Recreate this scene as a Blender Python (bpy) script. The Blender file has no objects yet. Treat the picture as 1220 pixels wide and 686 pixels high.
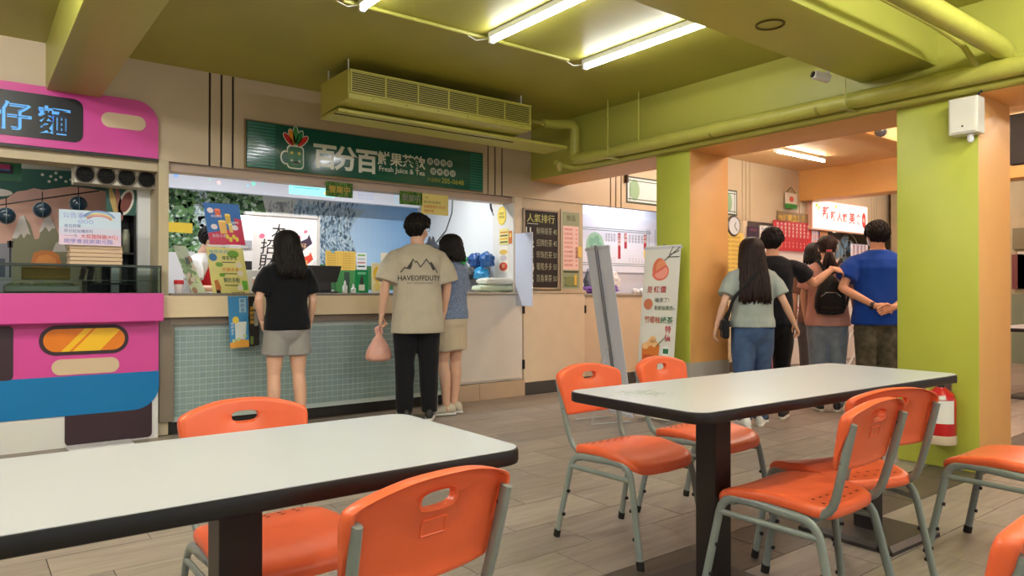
import bpy, bmesh, math, random
import numpy as np
from mathutils import Vector, Matrix, Quaternion, noise
from mathutils.bvhtree import BVHTree

random.seed(7)
R = math.radians
PI = math.pi
C = bpy.context.scene.collection
SC = bpy.context.scene

# ---------------------------------------------------------------- camera, world, lights, exposure
F_PX, YAW, HORIZON, CAM_H = 850.0, R(37.6), 348.0, 1.10
cam_d = bpy.data.cameras.new('camera')
cam = bpy.data.objects.new('camera', cam_d)
C.objects.link(cam)
cam.location = (0, 0, CAM_H)
cam_d.sensor_width = 36.0
cam_d.lens = F_PX / 1220.0 * 36.0
cam_d.clip_start = 0.02
cam.rotation_euler = (PI / 2 + math.atan((HORIZON - 343.0) / F_PX), 0, -YAW)
SC.camera = cam

SC.view_settings.view_transform = 'Standard'
SC.view_settings.look = 'None'
SC.view_settings.gamma = 1.0
SC.view_settings.use_curve_mapping = False
SC.view_settings.exposure = 0.62

world = bpy.data.worlds.new('hall_ambient_fill')  # even ambient fill added from all sides
SC.world = world
world.use_nodes = True
bgn = world.node_tree.nodes['Background']
bgn.inputs['Color'].default_value = (0.95, 0.97, 1.0, 1)
bgn.inputs['Strength'].default_value = 0.45


def area_light(name, loc, sx, sy, watts, col=(1, 0.99, 0.97), rot=(0, 0, 0)):
    d = bpy.data.lights.new(name, 'AREA')
    d.shape = 'RECTANGLE'
    d.size, d.size_y = sx, sy
    d.energy = watts
    d.color = col
    o = bpy.data.objects.new(name, d)
    C.objects.link(o)
    o.location = loc
    o.rotation_euler = rot
    return o


# fluorescent tubes of the bays that the photograph does not show (behind and beside the camera)
def tube_light(x, y, z, watts, col=(0.97, 0.96, 1.0), along='Y'):
    for k in (-0.3, 0.3):
        d = bpy.data.lights.new('ceiling_tube_lamp', 'POINT')
        d.energy = watts / 2
        d.shadow_soft_size = 0.04
        d.color = col
        o = bpy.data.objects.new('ceiling_tube_lamp', d)
        C.objects.link(o)
        o.location = (x + (k if along == 'X' else 0), y + (k if along == 'Y' else 0), z)


for lx in (-2.0, -1.0, -0.03):
    tube_light(lx, 3.3, 2.75, 40)
for lx in (-1.6, 0.3, 1.6, 2.9, 4.0):
    tube_light(lx, 0.4, 2.72, 32)
for lx in (-2.0, 0.6, 3.0):
    tube_light(lx, -2.6, 2.72, 40)
# the hall next door
for lx, ly in ((6.5, 0.7), (6.5, 2.5), (9.2, 2.3), (6.9, 4.8), (11.6, 4.6)):
    tube_light(lx, ly, 2.80, 36, (1, 0.94, 0.86), 'X')
# shop interiors
area_light('shop_tube_lamp', (2.0, 6.65, 2.44), 1.2, 0.06, 15, (0.95, 0.98, 1))
area_light('shop_tube_lamp', (3.6, 6.65, 2.44), 1.2, 0.06, 15, (0.95, 0.98, 1))
area_light('shop_tube_lamp', (-0.2, 6.6, 2.38), 1.2, 0.06, 3, (1, 0.95, 0.85))
area_light('shop_tube_lamp', (6.8, 6.35, 2.46), 1.2, 0.06, 9, (0.93, 0.95, 1))
area_light('shop_tube_lamp', (9.6, 6.9, 2.46), 1.6, 0.06, 12, (1, 0.95, 0.95))

# ---------------------------------------------------------------- geometry helpers
CY, SY = math.cos(YAW), math.sin(YAW)


def ray(u, v):
    a, b = (u - 610.0) / F_PX, (HORIZON - v) / F_PX
    return Vector((CY * a + SY, -SY * a + CY, b))


def atY(u, v, y):
    d = ray(u, v)
    return d * (y / d.y) + Vector((0, 0, CAM_H))


def atX(u, v, x):
    d = ray(u, v)
    return d * (x / d.x) + Vector((0, 0, CAM_H))


def lin(c):
    return tuple(((x / 255.0) / 12.92) if x <= 10 else (((x / 255.0) + 0.055) / 1.055) ** 2.4 for x in c[:3])


MATS = {}


def mat(name, col=(200, 200, 200), rough=0.5, metal=0.0, spec=0.5, var=0.0, vscale=6.0, bump=0.0, bscale=40.0,
        emit=None, estr=1.0, coat=0.0, stretch=None, attr=False, trans=0.0, alpha=1.0, island=0.0, sheen=0.0):
    if name in MATS:
        return MATS[name]
    m = bpy.data.materials.new(name)
    m.use_nodes = True
    nt = m.node_tree
    b = nt.nodes['Principled BSDF']
    b.inputs['Base Color'].default_value = (*lin(col), 1)
    b.inputs['Roughness'].default_value = rough
    b.inputs['Metallic'].default_value = metal
    b.inputs['Specular IOR Level'].default_value = spec
    b.inputs['Coat Weight'].default_value = coat
    b.inputs['Coat Roughness'].default_value = 0.12
    b.inputs['Transmission Weight'].default_value = trans
    b.inputs['Alpha'].default_value = alpha
    b.inputs['Sheen Weight'].default_value = sheen
    src = None
    if attr:
        a = nt.nodes.new('ShaderNodeAttribute')
        a.attribute_name = 'Col'
        src = a.outputs['Color']
        nt.links.new(src, b.inputs['Base Color'])
    if var > 0 or bump > 0:
        tc = nt.nodes.new('ShaderNodeTexCoord')
        mp = nt.nodes.new('ShaderNodeMapping')
        if stretch:
            mp.inputs['Scale'].default_value = stretch
        nt.links.new(tc.outputs['Object'], mp.inputs['Vector'])
    if var > 0:
        n = nt.nodes.new('ShaderNodeTexNoise')
        n.inputs['Scale'].default_value = vscale
        n.inputs['Detail'].default_value = 5
        nt.links.new(mp.outputs['Vector'], n.inputs['Vector'])
        mr = nt.nodes.new('ShaderNodeMapRange')
        mr.inputs['From Min'].default_value = 0.3
        mr.inputs['From Max'].default_value = 0.7
        mr.inputs['To Min'].default_value = 1 - var
        mr.inputs['To Max'].default_value = 1 + var
        nt.links.new(n.outputs['Fac'], mr.inputs['Value'])
        hs = nt.nodes.new('ShaderNodeHueSaturation')
        if src is None:
            hs.inputs['Color'].default_value = (*lin(col), 1)
        else:
            nt.links.new(src, hs.inputs['Color'])
        nt.links.new(mr.outputs['Result'], hs.inputs['Value'])
        nt.links.new(hs.outputs['Color'], b.inputs['Base Color'])
        src = hs.outputs['Color']
    if island > 0:
        g = nt.nodes.new('ShaderNodeNewGeometry')
        mr2 = nt.nodes.new('ShaderNodeMapRange')
        mr2.inputs['To Min'].default_value = 1 - island
        mr2.inputs['To Max'].default_value = 1 + island
        nt.links.new(g.outputs['Random Per Island'], mr2.inputs['Value'])
        h2 = nt.nodes.new('ShaderNodeHueSaturation')
        if src is None:
            h2.inputs['Color'].default_value = (*lin(col), 1)
        else:
            nt.links.new(src, h2.inputs['Color'])
        nt.links.new(mr2.outputs['Result'], h2.inputs['Value'])
        nt.links.new(h2.outputs['Color'], b.inputs['Base Color'])
    if bump > 0:
        n2 = nt.nodes.new('ShaderNodeTexNoise')
        n2.inputs['Scale'].default_value = bscale
        n2.inputs['Detail'].default_value = 4
        nt.links.new(mp.outputs['Vector'], n2.inputs['Vector'])
        bp = nt.nodes.new('ShaderNodeBump')
        bp.inputs['Strength'].default_value = bump
        bp.inputs['Distance'].default_value = 0.02
        nt.links.new(n2.outputs['Fac'], bp.inputs['Height'])
        nt.links.new(bp.outputs['Normal'], b.inputs['Normal'])
    if emit:
        b.inputs['Emission Color'].default_value = (*lin(emit), 1)
        b.inputs['Emission Strength'].default_value = estr
        if attr:
            nt.links.new(src, b.inputs['Emission Color'])
    MATS[name] = m
    return m


OFF = {}


class MB:
    """collects faces; build() links them as ONE mesh object"""

    def __init__(self):
        self.v, self.f, self.c = [], [], []
        self.col = None

    def add(self, verts, faces, col=None):
        o = len(self.v)
        self.v += [Vector(p) for p in verts]
        self.f += [tuple(i + o for i in f) for f in faces]
        self.c += [col or self.col or (255, 255, 255)] * len(faces)
        return self

    def box(self, x0, x1, y0, y1, z0, z1, col=None, M=None):
        p = [Vector((x, y, z)) for z in (z0, z1) for y in (y0, y1) for x in (x0, x1)]
        if M:
            p = [M @ q for q in p]
        return self.add(p, [(0, 2, 3, 1), (4, 5, 7, 6), (0, 1, 5, 4), (1, 3, 7, 5), (3, 2, 6, 7), (2, 0, 4, 6)], col)

    def bbox(self, x0, x1, y0, y1, z0, z1, r=0.005, seg=2, col=None, M=None):
        bm = bmesh.new()
        bmesh.ops.create_cube(bm, size=1)
        for q in bm.verts:
            q.co = Vector(((x0 + x1) / 2 + q.co.x * (x1 - x0), (y0 + y1) / 2 + q.co.y * (y1 - y0), (z0 + z1) / 2 + q.co.z * (z1 - z0)))
        bmesh.ops.bevel(bm, geom=list(bm.edges), offset=r, segments=seg, affect='EDGES', profile=0.5)
        bm.verts.index_update()
        vs = [(M @ q.co) if M else q.co.copy() for q in bm.verts]
        fs = [tuple(q.index for q in f.verts) for f in bm.faces]
        bm.free()
        return self.add(vs, fs, col)

    def rings(self, rings, cap=True, col=None, closed=False):
        n = len(rings[0])
        vs = [p for r in rings for p in r]
        fs = []
        m = len(rings)
        for k in range(m if closed else m - 1):
            k2 = (k + 1) % m
            for i in range(n):
                j = (i + 1) % n
                fs.append((k * n + i, k * n + j, k2 * n + j, k2 * n + i))
        if cap and not closed:
            fs.append(tuple(range(n - 1, -1, -1)))
            fs.append(tuple((m - 1) * n + i for i in range(n)))
        return self.add(vs, fs, col)

    def tube(self, pts, r, n=10, up=(0, 0, 1), flat=1.0, col=None, ends=False):
        """r: radius or list; flat: second radius factor along 'side' axis; ends rounds the ends"""
        P = [Vector(p) for p in pts]
        rr = list(r) if isinstance(r, (list, tuple)) else [r] * len(P)
        if ends:
            d0 = (P[0] - P[1]).normalized()
            d1 = (P[-1] - P[-2]).normalized()
            a, b = rr[0], rr[-1]
            P = [P[0] + d0 * a * 0.85, P[0] + d0 * a * 0.5] + P + [P[-1] + d1 * b * 0.5, P[-1] + d1 * b * 0.85]
            rr = [a * 0.45, a * 0.85] + rr + [b * 0.85, b * 0.45]
        T = []
        for i in range(len(P)):
            a, b = P[max(i - 1, 0)], P[min(i + 1, len(P) - 1)]
            t = (b - a)
            T.append(t.normalized() if t.length > 1e-9 else Vector((0, 0, 1)))
        u = Vector(up)
        s = T[0].cross(u)
        if s.length < 0.05:
            s = T[0].cross(Vector((1, 0, 0)))
        s.normalize()
        rs = []
        for i in range(len(P)):
            if i:
                q = T[i - 1].rotation_difference(T[i])
                s = q @ s
            w = s.cross(T[i]).normalized()
            rs.append([P[i] + s * math.cos(2 * PI * k / n) * rr[i] * flat + w * math.sin(2 * PI * k / n) * rr[i] for k in range(n)])
        return self.rings(rs, True, col)

    def lathe(self, prof, n=24, M=None, col=None):
        rs = []
        for r, z in prof:
            r = max(r, 1e-4)
            ring = [Vector((math.cos(2 * PI * k / n) * r, math.sin(2 * PI * k / n) * r, z)) for k in range(n)]
            rs.append([M @ p for p in ring] if M else ring)
        return self.rings(rs, True, col)

    def ell(self, c, r, n=16, m=10, M=None, col=None):
        rs = []
        c = Vector(c)
        for i in range(m + 1):
            th = PI * (i + 0.02) / (m + 0.04)
            ring = []
            for k in range(n):
                p = Vector((math.sin(th) * math.cos(2 * PI * k / n) * r[0], math.sin(th) * math.sin(2 * PI * k / n) * r[1], -math.cos(th) * r[2]))
                ring.append(c + ((M @ p) if M else p))
            rs.append(ring)
        return self.rings(rs, True, col)

    def prism(self, poly, O, U, V, t0, t1, col=None):
        """2D polygon extruded along the normal U x V from t0 to t1"""
        O, U, V = Vector(O), Vector(U), Vector(V)
        N = U.cross(V)
        n = len(poly)
        a = [O + U * x + V * y + N * t0 for x, y in poly]
        b = [O + U * x + V * y + N * t1 for x, y in poly]
        fs = [tuple(range(n - 1, -1, -1)), tuple(range(n, 2 * n))] + [(i, (i + 1) % n, n + (i + 1) % n, n + i) for i in range(n)]
        return self.add(a + b, fs, col)

    def build(self, name, m=None, parent=None, smooth=False, angle=40, colors=False):
        me = bpy.data.meshes.new(name)
        if parent is None:
            xs = np.array([tuple(p) for p in self.v])
            lo, hi = xs.min(0), xs.max(0)
            off = Vector(((lo[0] + hi[0]) / 2, (lo[1] + hi[1]) / 2, lo[2]))
        else:
            off = OFF.get(parent.name, Vector((0, 0, 0)))
        me.from_pydata([tuple(p - off) for p in self.v], [], self.f)
        o = bpy.data.objects.new(name, me)
        C.objects.link(o)
        if parent is None:
            o.location = off
        else:
            o.parent = parent
        OFF[o.name] = off
        if m:
            for q in (m if isinstance(m, (list, tuple)) else [m]):
                me.materials.append(q)
        if colors:
            at = me.color_attributes.new('Col', 'FLOAT_COLOR', 'CORNER')
            buf = []
            for f, c in zip(self.f, self.c):
                l = lin(c)
                buf += [l[0], l[1], l[2], 1.0] * len(f)
            at.data.foreach_set('color', buf)
        me.validate()
        if smooth:
            me.polygons.foreach_set('use_smooth', [True] * len(me.polygons))
            if angle < 180:
                me.set_sharp_from_angle(angle=R(angle))
        return o


def thing(name, label, cat, loc=(0, 0, 0), rz=0, group=None):
    o = bpy.data.objects.new(name, None)
    o.empty_display_size = 0.05
    C.objects.link(o)
    o.location = loc
    o.rotation_euler = (0, 0, rz)
    o['label'], o['category'] = label, cat
    if group:
        o['group'] = group
    OFF[o.name] = Vector(loc) if not rz else Vector((0, 0, 0))
    return o


def tag(o, label, cat, group=None):
    o['label'], o['category'] = label, cat
    if group:
        o['group'] = group
    return o


def struct(o, label=None):
    o['kind'] = 'structure'
    if label:
        o['label'] = label
    return o


def copy_tree(o, parent=None):
    c = o.copy()
    C.objects.link(c)
    if parent:
        c.parent = parent
    for ch in o.children:
        copy_tree(ch, c)
    return c


_glyph = {}


def glyphs(s, off=0.0):
    if (s, off) in _glyph:
        return _glyph[(s, off)]
    cu = bpy.data.curves.new('lettering', 'FONT')
    cu.body, cu.size, cu.offset, cu.resolution_u = s, 1.0, off, 2
    o = bpy.data.objects.new('lettering', cu)
    C.objects.link(o)
    dg = bpy.context.evaluated_depsgraph_get()
    me = bpy.data.meshes.new_from_object(o.evaluated_get(dg))
    vs = [(v.co.x, v.co.y) for v in me.vertices]
    fs = [tuple(p.vertices) for p in me.polygons]
    bpy.data.objects.remove(o)
    bpy.data.meshes.remove(me)
    bpy.data.curves.remove(cu)
    _glyph[(s, off)] = (vs, fs)
    return vs, fs


class Pr(MB):
    """flat print on a board: coordinates in metres from the board's lower left corner"""

    def __init__(self, O, U, V, w=1, h=1, eps=0.0006):
        super().__init__()
        self.O, self.U, self.V = Vector(O), Vector(U).normalized(), Vector(V).normalized()
        self.N = self.U.cross(self.V)
        self.w, self.h, self.eps = w, h, eps
        self.lay = 0

    def P(self, x, y):
        return self.O + self.U * x + self.V * y + self.N * (self.eps * (1 + self.lay))

    def poly(self, pts, col, lay=None):
        if lay is not None:
            self.lay = lay
        return self.add([self.P(x, y) for x, y in pts], [tuple(range(len(pts)))], col)

    def rect(self, x0, y0, x1, y1, col, lay=None):
        return self.poly([(x0, y0), (x1, y0), (x1, y1), (x0, y1)], col, lay)

    def rrect(self, x0, y0, x1, y1, r, col, lay=None):
        return self.poly(rrect(x0, y0, x1, y1, r), col, lay)

    def ellipse(self, cx, cy, rx, ry, col, lay=None, n=20, a=0):
        ca, sa = math.cos(a), math.sin(a)
        pts = []
        for k in range(n):
            x, y = math.cos(2 * PI * k / n) * rx, math.sin(2 * PI * k / n) * ry
            pts.append((cx + x * ca - y * sa, cy + x * sa + y * ca))
        return self.poly(pts, col, lay)

    def line(self, pts, w, col, lay=None):
        if lay is not None:
            self.lay = lay
        for (x0, y0), (x1, y1) in zip(pts[:-1], pts[1:]):
            d = math.hypot(x1 - x0, y1 - y0) or 1e-6
            nx, ny = -(y1 - y0) / d * w / 2, (x1 - x0) / d * w / 2
            ex, ey = (x1 - x0) / d * w * 0.3, (y1 - y0) / d * w * 0.3
            self.poly([(x0 - nx - ex, y0 - ny - ey), (x1 - nx + ex, y1 - ny + ey), (x1 + nx + ex, y1 + ny + ey), (x0 + nx - ex, y0 + ny - ey)], col)
        return self

    def text(self, s, x, y, size, col, lay=None, bold=0.0, fit=None, align='l', slant=0.0):
        """fit: total width in metres"""
        if lay is not None:
            self.lay = lay
        vs, fs = glyphs(s, bold)
        if not vs:
            return self
        x0, x1 = min(p[0] for p in vs), max(p[0] for p in vs)
        sx = size if fit is None else fit / (x1 - x0)
        dx = x - x0 * sx
        if align == 'c':
            dx = x - (x0 + x1) / 2 * sx
        return self.add([self.P(dx + px * sx + slant * py * size, y + py * size) for px, py in vs], fs, col)

    def vtext(self, s, x, y, size, col, lay=None, bold=0.0, step=1.1):
        for i, ch in enumerate(s):
            self.text(ch, x, y - size * (0.9 + i * step), size, col, lay, bold, align='c')
        return self


def rrect(x0, y0, x1, y1, r, n=6, corners=(1, 1, 1, 1)):
    """corners: lower left, lower right, upper right, upper left"""
    pts = []
    for (cx, cy, a0), on in zip(((x0 + r, y0 + r, PI), (x1 - r, y0 + r, 1.5 * PI), (x1 - r, y1 - r, 0), (x0 + r, y1 - r, 0.5 * PI)), corners):
        if on:
            pts += [(cx + r * math.cos(a0 + 0.5 * PI * k / n), cy + r * math.sin(a0 + 0.5 * PI * k / n)) for k in range(n + 1)]
        else:
            k = a0 + 0.25 * PI
            pts.append((cx + r * math.copysign(1, math.cos(k)), cy + r * math.copysign(1, math.sin(k))))
    return pts


UX, UZ = Vector((1, 0, 0)), Vector((0, 0, 1))
PRINT = mat('print_ink', attr=True, rough=0.55)
PRINT_G = mat('print_glossy', attr=True, rough=0.25, coat=0.3)
PRINT_LIT = mat('print_backlit', attr=True, rough=0.5, emit=(255, 255, 255), estr=0.45)


def wall_rect(u0, v0, u1, v1, y):
    """rectangle on the plane Y=y from two picture corners (upper left, lower right)"""
    a, b = atY(u0, v0, y), atY(u1, v1, y)
    return a.x, b.x, b.z, a.z


def board(name, label, cat, X0, X1, Z0, Z1, y, t=0.006, m=None, group=None, tilt=0.0, yaw=0.0, r=0.0, base=None):
    """flat board facing the room (-Y); returns the object and its print surface"""
    base = Vector(base) if base else Vector(((X0 + X1) / 2, y, Z0))
    U = Vector((math.cos(yaw), math.sin(yaw), 0))
    bk = Vector((-math.sin(yaw), math.cos(yaw), 0))
    V = UZ * math.cos(tilt) + bk * math.sin(tilt)
    w, h = X1 - X0, Z1 - Z0
    O = base - U * (w / 2)
    mb = MB()
    pts = rrect(0, 0, w, h, r) if r > 0 else [(0, 0), (w, 0), (w, h), (0, h)]
    mb.prism(pts, O, U, V, -t, 0)
    o = mb.build(name, m or mat('board_white', (235, 235, 232), 0.5))
    if label:
        tag(o, label, cat, group)
    return o, Pr(O, U, V, w, h)


# ---------------------------------------------------------------- materials
M_OLIVE = mat('paint_ceiling_olive', (168, 164, 66), 0.45, var=0.05, vscale=2.5)
M_BEAM = mat('paint_beam_lime', (184, 184, 80), 0.42, var=0.04, vscale=3)
M_GREEN = mat('paint_lime_green', (184, 190, 72), 0.4, var=0.03, vscale=4)
M_ORANGE = mat('paint_orange', (230, 174, 104), 0.5, var=0.03, vscale=4)
M_BAND = mat('paint_grey_base', (176, 172, 164), 0.6, var=0.03)
M_BEIGE = mat('wall_beige_panel', (205, 186, 158), 0.5, var=0.03, vscale=3)
M_BEIGE2 = mat('wall_beige_jamb', (200, 184, 152), 0.55, var=0.03)
M_CREAM = mat('wall_cream', (226, 208, 182), 0.5, var=0.03)
M_WHITE = mat('paint_white', (232, 230, 224), 0.5, var=0.02)
M_GROOVE = mat('groove_dark_brown', (52, 36, 28), 0.7)
M_DARKBASE = mat('skirting_dark', (70, 68, 68), 0.5, var=0.05)
M_KICK = mat('kick_black', (38, 36, 34), 0.45, var=0.1)
M_BROWNGREY = mat('laminate_taupe', (128, 116, 102), 0.5, var=0.04)
M_STEEL = mat('grey_powder_steel', (140, 150, 146), 0.38, metal=0.15, var=0.04, vscale=20)
M_RUBBER = mat('black_rubber', (24, 22, 20), 0.6)
M_BLACK = mat('black_satin', (26, 22, 22), 0.4)
M_PIPE = mat('pipe_lime_paint', (184, 182, 80), 0.4, var=0.06, vscale=9, bump=0.12, bscale=30)
M_SCREW = mat('screw_black', (20, 20, 20), 0.4)
M_CHROME = mat('brushed_metal', (190, 192, 192), 0.3, metal=0.9)


# ---------------------------------------------------------------- structure: floor
def floor_mat(name, col, col2, stuff=False):
    m = bpy.data.materials.new(name)
    m.use_nodes = True
    nt = m.node_tree
    b = nt.nodes['Principled BSDF']
    g = nt.nodes.new('ShaderNodeNewGeometry')
    mp = nt.nodes.new('ShaderNodeMapping')
    mp.inputs['Scale'].default_value = (1.6, 16, 1)
    n = nt.nodes.new('ShaderNodeTexNoise')
    n.inputs['Scale'].default_value = 1.6
    n.inputs['Detail'].default_value = 7
    n.inputs['Roughness'].default_value = 0.62
    n.inputs['Distortion'].default_value = 0.6
    if stuff:
        rnd = g.outputs['Random Per Island']
    else:
        oi = nt.nodes.new('ShaderNodeObjectInfo')
        rnd = oi.outputs['Random']
    cx = nt.nodes.new('ShaderNodeCombineXYZ')
    mm = nt.nodes.new('ShaderNodeMath')
    mm.operation = 'MULTIPLY'
    mm.inputs[1].default_value = 40
    nt.links.new(rnd, mm.inputs[0])
    for k in range(3):
        nt.links.new(mm.outputs[0], cx.inputs[k])
    ad = nt.nodes.new('ShaderNodeVectorMath')
    nt.links.new(g.outputs['Position'], mp.inputs['Vector'])
    nt.links.new(mp.outputs['Vector'], ad.inputs[0])
    nt.links.new(cx.outputs['Vector'], ad.inputs[1])
    nt.links.new(ad.outputs['Vector'], n.inputs['Vector'])
    cr = nt.nodes.new('ShaderNodeValToRGB')
    cr.color_ramp.elements[0].position = 0.30
    cr.color_ramp.elements[1].position = 0.68
    cr.color_ramp.elements[0].color = (*lin(col2), 1)
    cr.color_ramp.elements[1].color = (*lin(col), 1)
    nt.links.new(n.outputs['Fac'], cr.inputs['Fac'])
    mr = nt.nodes.new('ShaderNodeMapRange')
    mr.inputs['To Min'].default_value = 0.86
    mr.inputs['To Max'].default_value = 1.08
    nt.links.new(rnd, mr.inputs['Value'])
    hs = nt.nodes.new('ShaderNodeHueSaturation')
    nt.links.new(cr.outputs['Color'], hs.inputs['Color'])
    nt.links.new(mr.outputs['Result'], hs.inputs['Value'])
    nt.links.new(hs.outputs['Color'], b.inputs['Base Color'])
    b.inputs['Roughness'].default_value = 0.42
    bp = nt.nodes.new('ShaderNodeBump')
    bp.inputs['Strength'].default_value = 0.15
    bp.inputs['Distance'].default_value = 0.01
    nt.links.new(n.outputs['Fac'], bp.inputs['Height'])
    nt.links.new(bp.outputs['Normal'], b.inputs['Normal'])
    return m


FL, FL2 = (164, 153, 145), (138, 127, 118)
FLOORM = floor_mat('floor_tile_wood_grey', FL, FL2)
FLOORS = floor_mat('floor_tile_wood_grey_far', FL, FL2, True)
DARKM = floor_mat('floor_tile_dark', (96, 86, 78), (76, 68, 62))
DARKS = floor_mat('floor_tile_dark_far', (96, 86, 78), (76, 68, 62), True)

mb = MB()
mb.box(-5, 15, -4, 8.6, -0.12, -0.006)
floor = struct(mb.build('floor', mat('floor_grout', (92, 80, 70), 0.8)), 'grey brown wood-look floor tiles in staggered rows')
TW, TH, GAP = 0.615, 0.305, 0.004


def tile_mesh(m, w):
    q = MB()
    q.box(-w / 2 + GAP / 2, w / 2 - GAP / 2, -TH / 2 + GAP / 2, TH / 2 - GAP / 2, -0.008, 0)
    me = bpy.data.meshes.new('floor_tile')
    me.from_pydata([tuple(p) for p in q.v], [], q.f)
    me.materials.append(m)
    return me


tiles = []
near_me, dark_me = tile_mesh(FLOORM, TW), tile_mesh(DARKM, TW)
far_mb, fard_mb = MB(), MB()
row_y = 1.985
rng = random.Random(3)
for k in range(-19, 15):
    yc = row_y + (k + 0.5) * TH
    dark_row = (k == -1)
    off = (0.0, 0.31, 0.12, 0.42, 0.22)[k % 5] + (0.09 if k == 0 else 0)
    for i in range(-9, 26):
        xc = i * TW + off - 0.25
        if yc > 6.1:
            continue
        f = SY * xc + CY * yc
        r = CY * xc - SY * yc
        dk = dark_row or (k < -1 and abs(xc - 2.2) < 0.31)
        vis = f > 1.9 and abs(r) < f * 0.74 + 0.3
        tiles.append((f if vis else 99 + f, xc, yc, dk))
tiles.sort(key=lambda t: t[0])
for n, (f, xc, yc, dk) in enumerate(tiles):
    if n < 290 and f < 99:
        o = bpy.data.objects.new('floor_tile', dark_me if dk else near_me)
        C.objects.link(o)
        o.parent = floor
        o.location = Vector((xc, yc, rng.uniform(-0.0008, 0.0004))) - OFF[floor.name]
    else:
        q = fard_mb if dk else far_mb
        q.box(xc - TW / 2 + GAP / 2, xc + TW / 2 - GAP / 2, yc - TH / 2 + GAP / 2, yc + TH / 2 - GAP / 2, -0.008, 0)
far_mb.build('floor_tiling', FLOORS, floor)['kind'] = 'stuff'
fard_mb.build('dark_floor_tiling', DARKS, floor)['kind'] = 'stuff'

# ---------------------------------------------------------------- structure: ceiling, beams, pillars
CZ, CZ2 = 2.86, 2.96
WY = 6.0
mb = MB()
mb.box(-5, 4.9, -4, 8.6, CZ, CZ + 0.12)
struct(mb.build('ceiling', M_OLIVE), 'olive yellow painted ceiling of the main bay')
mb = MB()
mb.box(5.38, 15, -4, 8.6, CZ2, CZ2 + 0.12)
struct(mb.build('ceiling', mat('paint_ceiling_peach', (232, 190, 138), 0.5, var=0.03)), 'peach ceiling of the hall beyond the pillars')


def rounded_beam(name, x0, x1, y0, y1, z0, z1, m, label, r=0.012):
    q = MB()
    q.bbox(x0, x1, y0, y1, z0, z1, r, 2)
    return struct(q.build(name, m, smooth=True), label)


rounded_beam('ceiling_beam', 0.46, 0.80, -4, 6.05, 2.525, CZ + 0.02, M_BEAM, 'lime beam over the pink stall running out from the shop wall')
rounded_beam('ceiling_beam', 0.80, 4.9, 1.93, 2.42, 2.53, CZ + 0.02, M_BEAM, 'wide lime cross beam above the right table', 0.02)
rounded_beam('ceiling_beam', -5, 0.46, 1.93, 2.42, 2.53, CZ + 0.02, M_BEAM, 'lime cross beam over the camera side of the left bay', 0.02)
q = MB()
q.bbox(4.88, 5.41, -4, 6.05, 2.305, CZ2 + 0.02, 0.01, 2)
rb = q.build('ceiling_beam', [M_BEAM, M_ORANGE], smooth=True)
for p in rb.data.polygons:
    if p.normal.z < -0.5 or p.normal.x > 0.5:
        p.material_index = 1
struct(rb, 'deep beam carried by the pillars, lime side and orange underside')


def pillar(x0, x1, y0, y1, z1, label, band=None):
    q = MB()
    q.bbox(x0, x1, y0, y1, 0, z1, 0.006, 2)
    o = q.build('pillar', [M_GREEN, M_ORANGE], smooth=True)
    for p in o.data.polygons:
        if p.normal.y < -0.72 or p.normal.x > 0.5:
            p.material_index = 1
    if band:
        q = MB()
        q.box(x0 - 0.004, x1 + 0.004, y0 - 0.006, y1 + 0.004, 0, band)
        q.build('base_band', M_BAND, o)
    return struct(o, label)


pillar(4.885, 5.42, 3.87, 4.24, 2.31, 'slim pillar behind the drink banner, lime on one face and orange on the other', 0.50)
pillar(4.885, 5.41, 1.70, 2.18, 2.31, 'wide pillar with fire extinguisher, lime face and orange face')
rounded_beam('ceiling_beam', 10.2, 10.55, -4, 6.3, 2.50, CZ2 + 0.02, M_ORANGE, 'orange beam across the far hall in front of the lit sign')
rounded_beam('ceiling_beam', 5.4, 10.2, 3.55, 3.85, 2.72, CZ2 + 0.02, M_ORANGE, 'shallow orange rib on the far hall ceiling')
rounded_beam('ceiling_beam', 5.4, 15, 1.35, 1.75, 2.40, CZ2 + 0.02, M_ORANGE, 'orange beam of the far hall seen past the wide pillar')

# ---------------------------------------------------------------- structure: back wall with its shop fronts
wall = bpy.data.objects.new('wall_back', None)
C.objects.link(wall)
wall['kind'] = 'structure'
wall['label'] = 'beige panelled shop wall with dark vertical grooves'
OFF['wall_back'] = Vector((0, 0, 0))
mb = MB()
mb.box(-5, 14.5, WY + 0.012, WY + 0.14, 2.13, 3.0)
mb.build('groove_backing', M_GROOVE, wall)
edges = [-5.0]
for c in (-1.2, 1.655, 4.40, 6.19, 8.82, 10.3, 12.6):
    edges += [c - 0.09, c, c + 0.09]
edges.append(14.5)
for a, b in zip(edges[:-1], edges[1:]):
    q = MB()
    q.bbox(a + 0.008, b - 0.008, WY, WY + 0.02, 2.115, 2.965, 0.003, 1)
    q.build('wall_panel', M_BEIGE, wall)


def wbox(name, x0, x1, y0, y1, z0, z1, m, parent=wall, bevel=0):
    q = MB()
    if bevel:
        q.bbox(x0, x1, y0, y1, z0, z1, bevel, 2)
    else:
        q.box(x0, x1, y0, y1, z0, z1)
    return q.build(name, m, parent)


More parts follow.
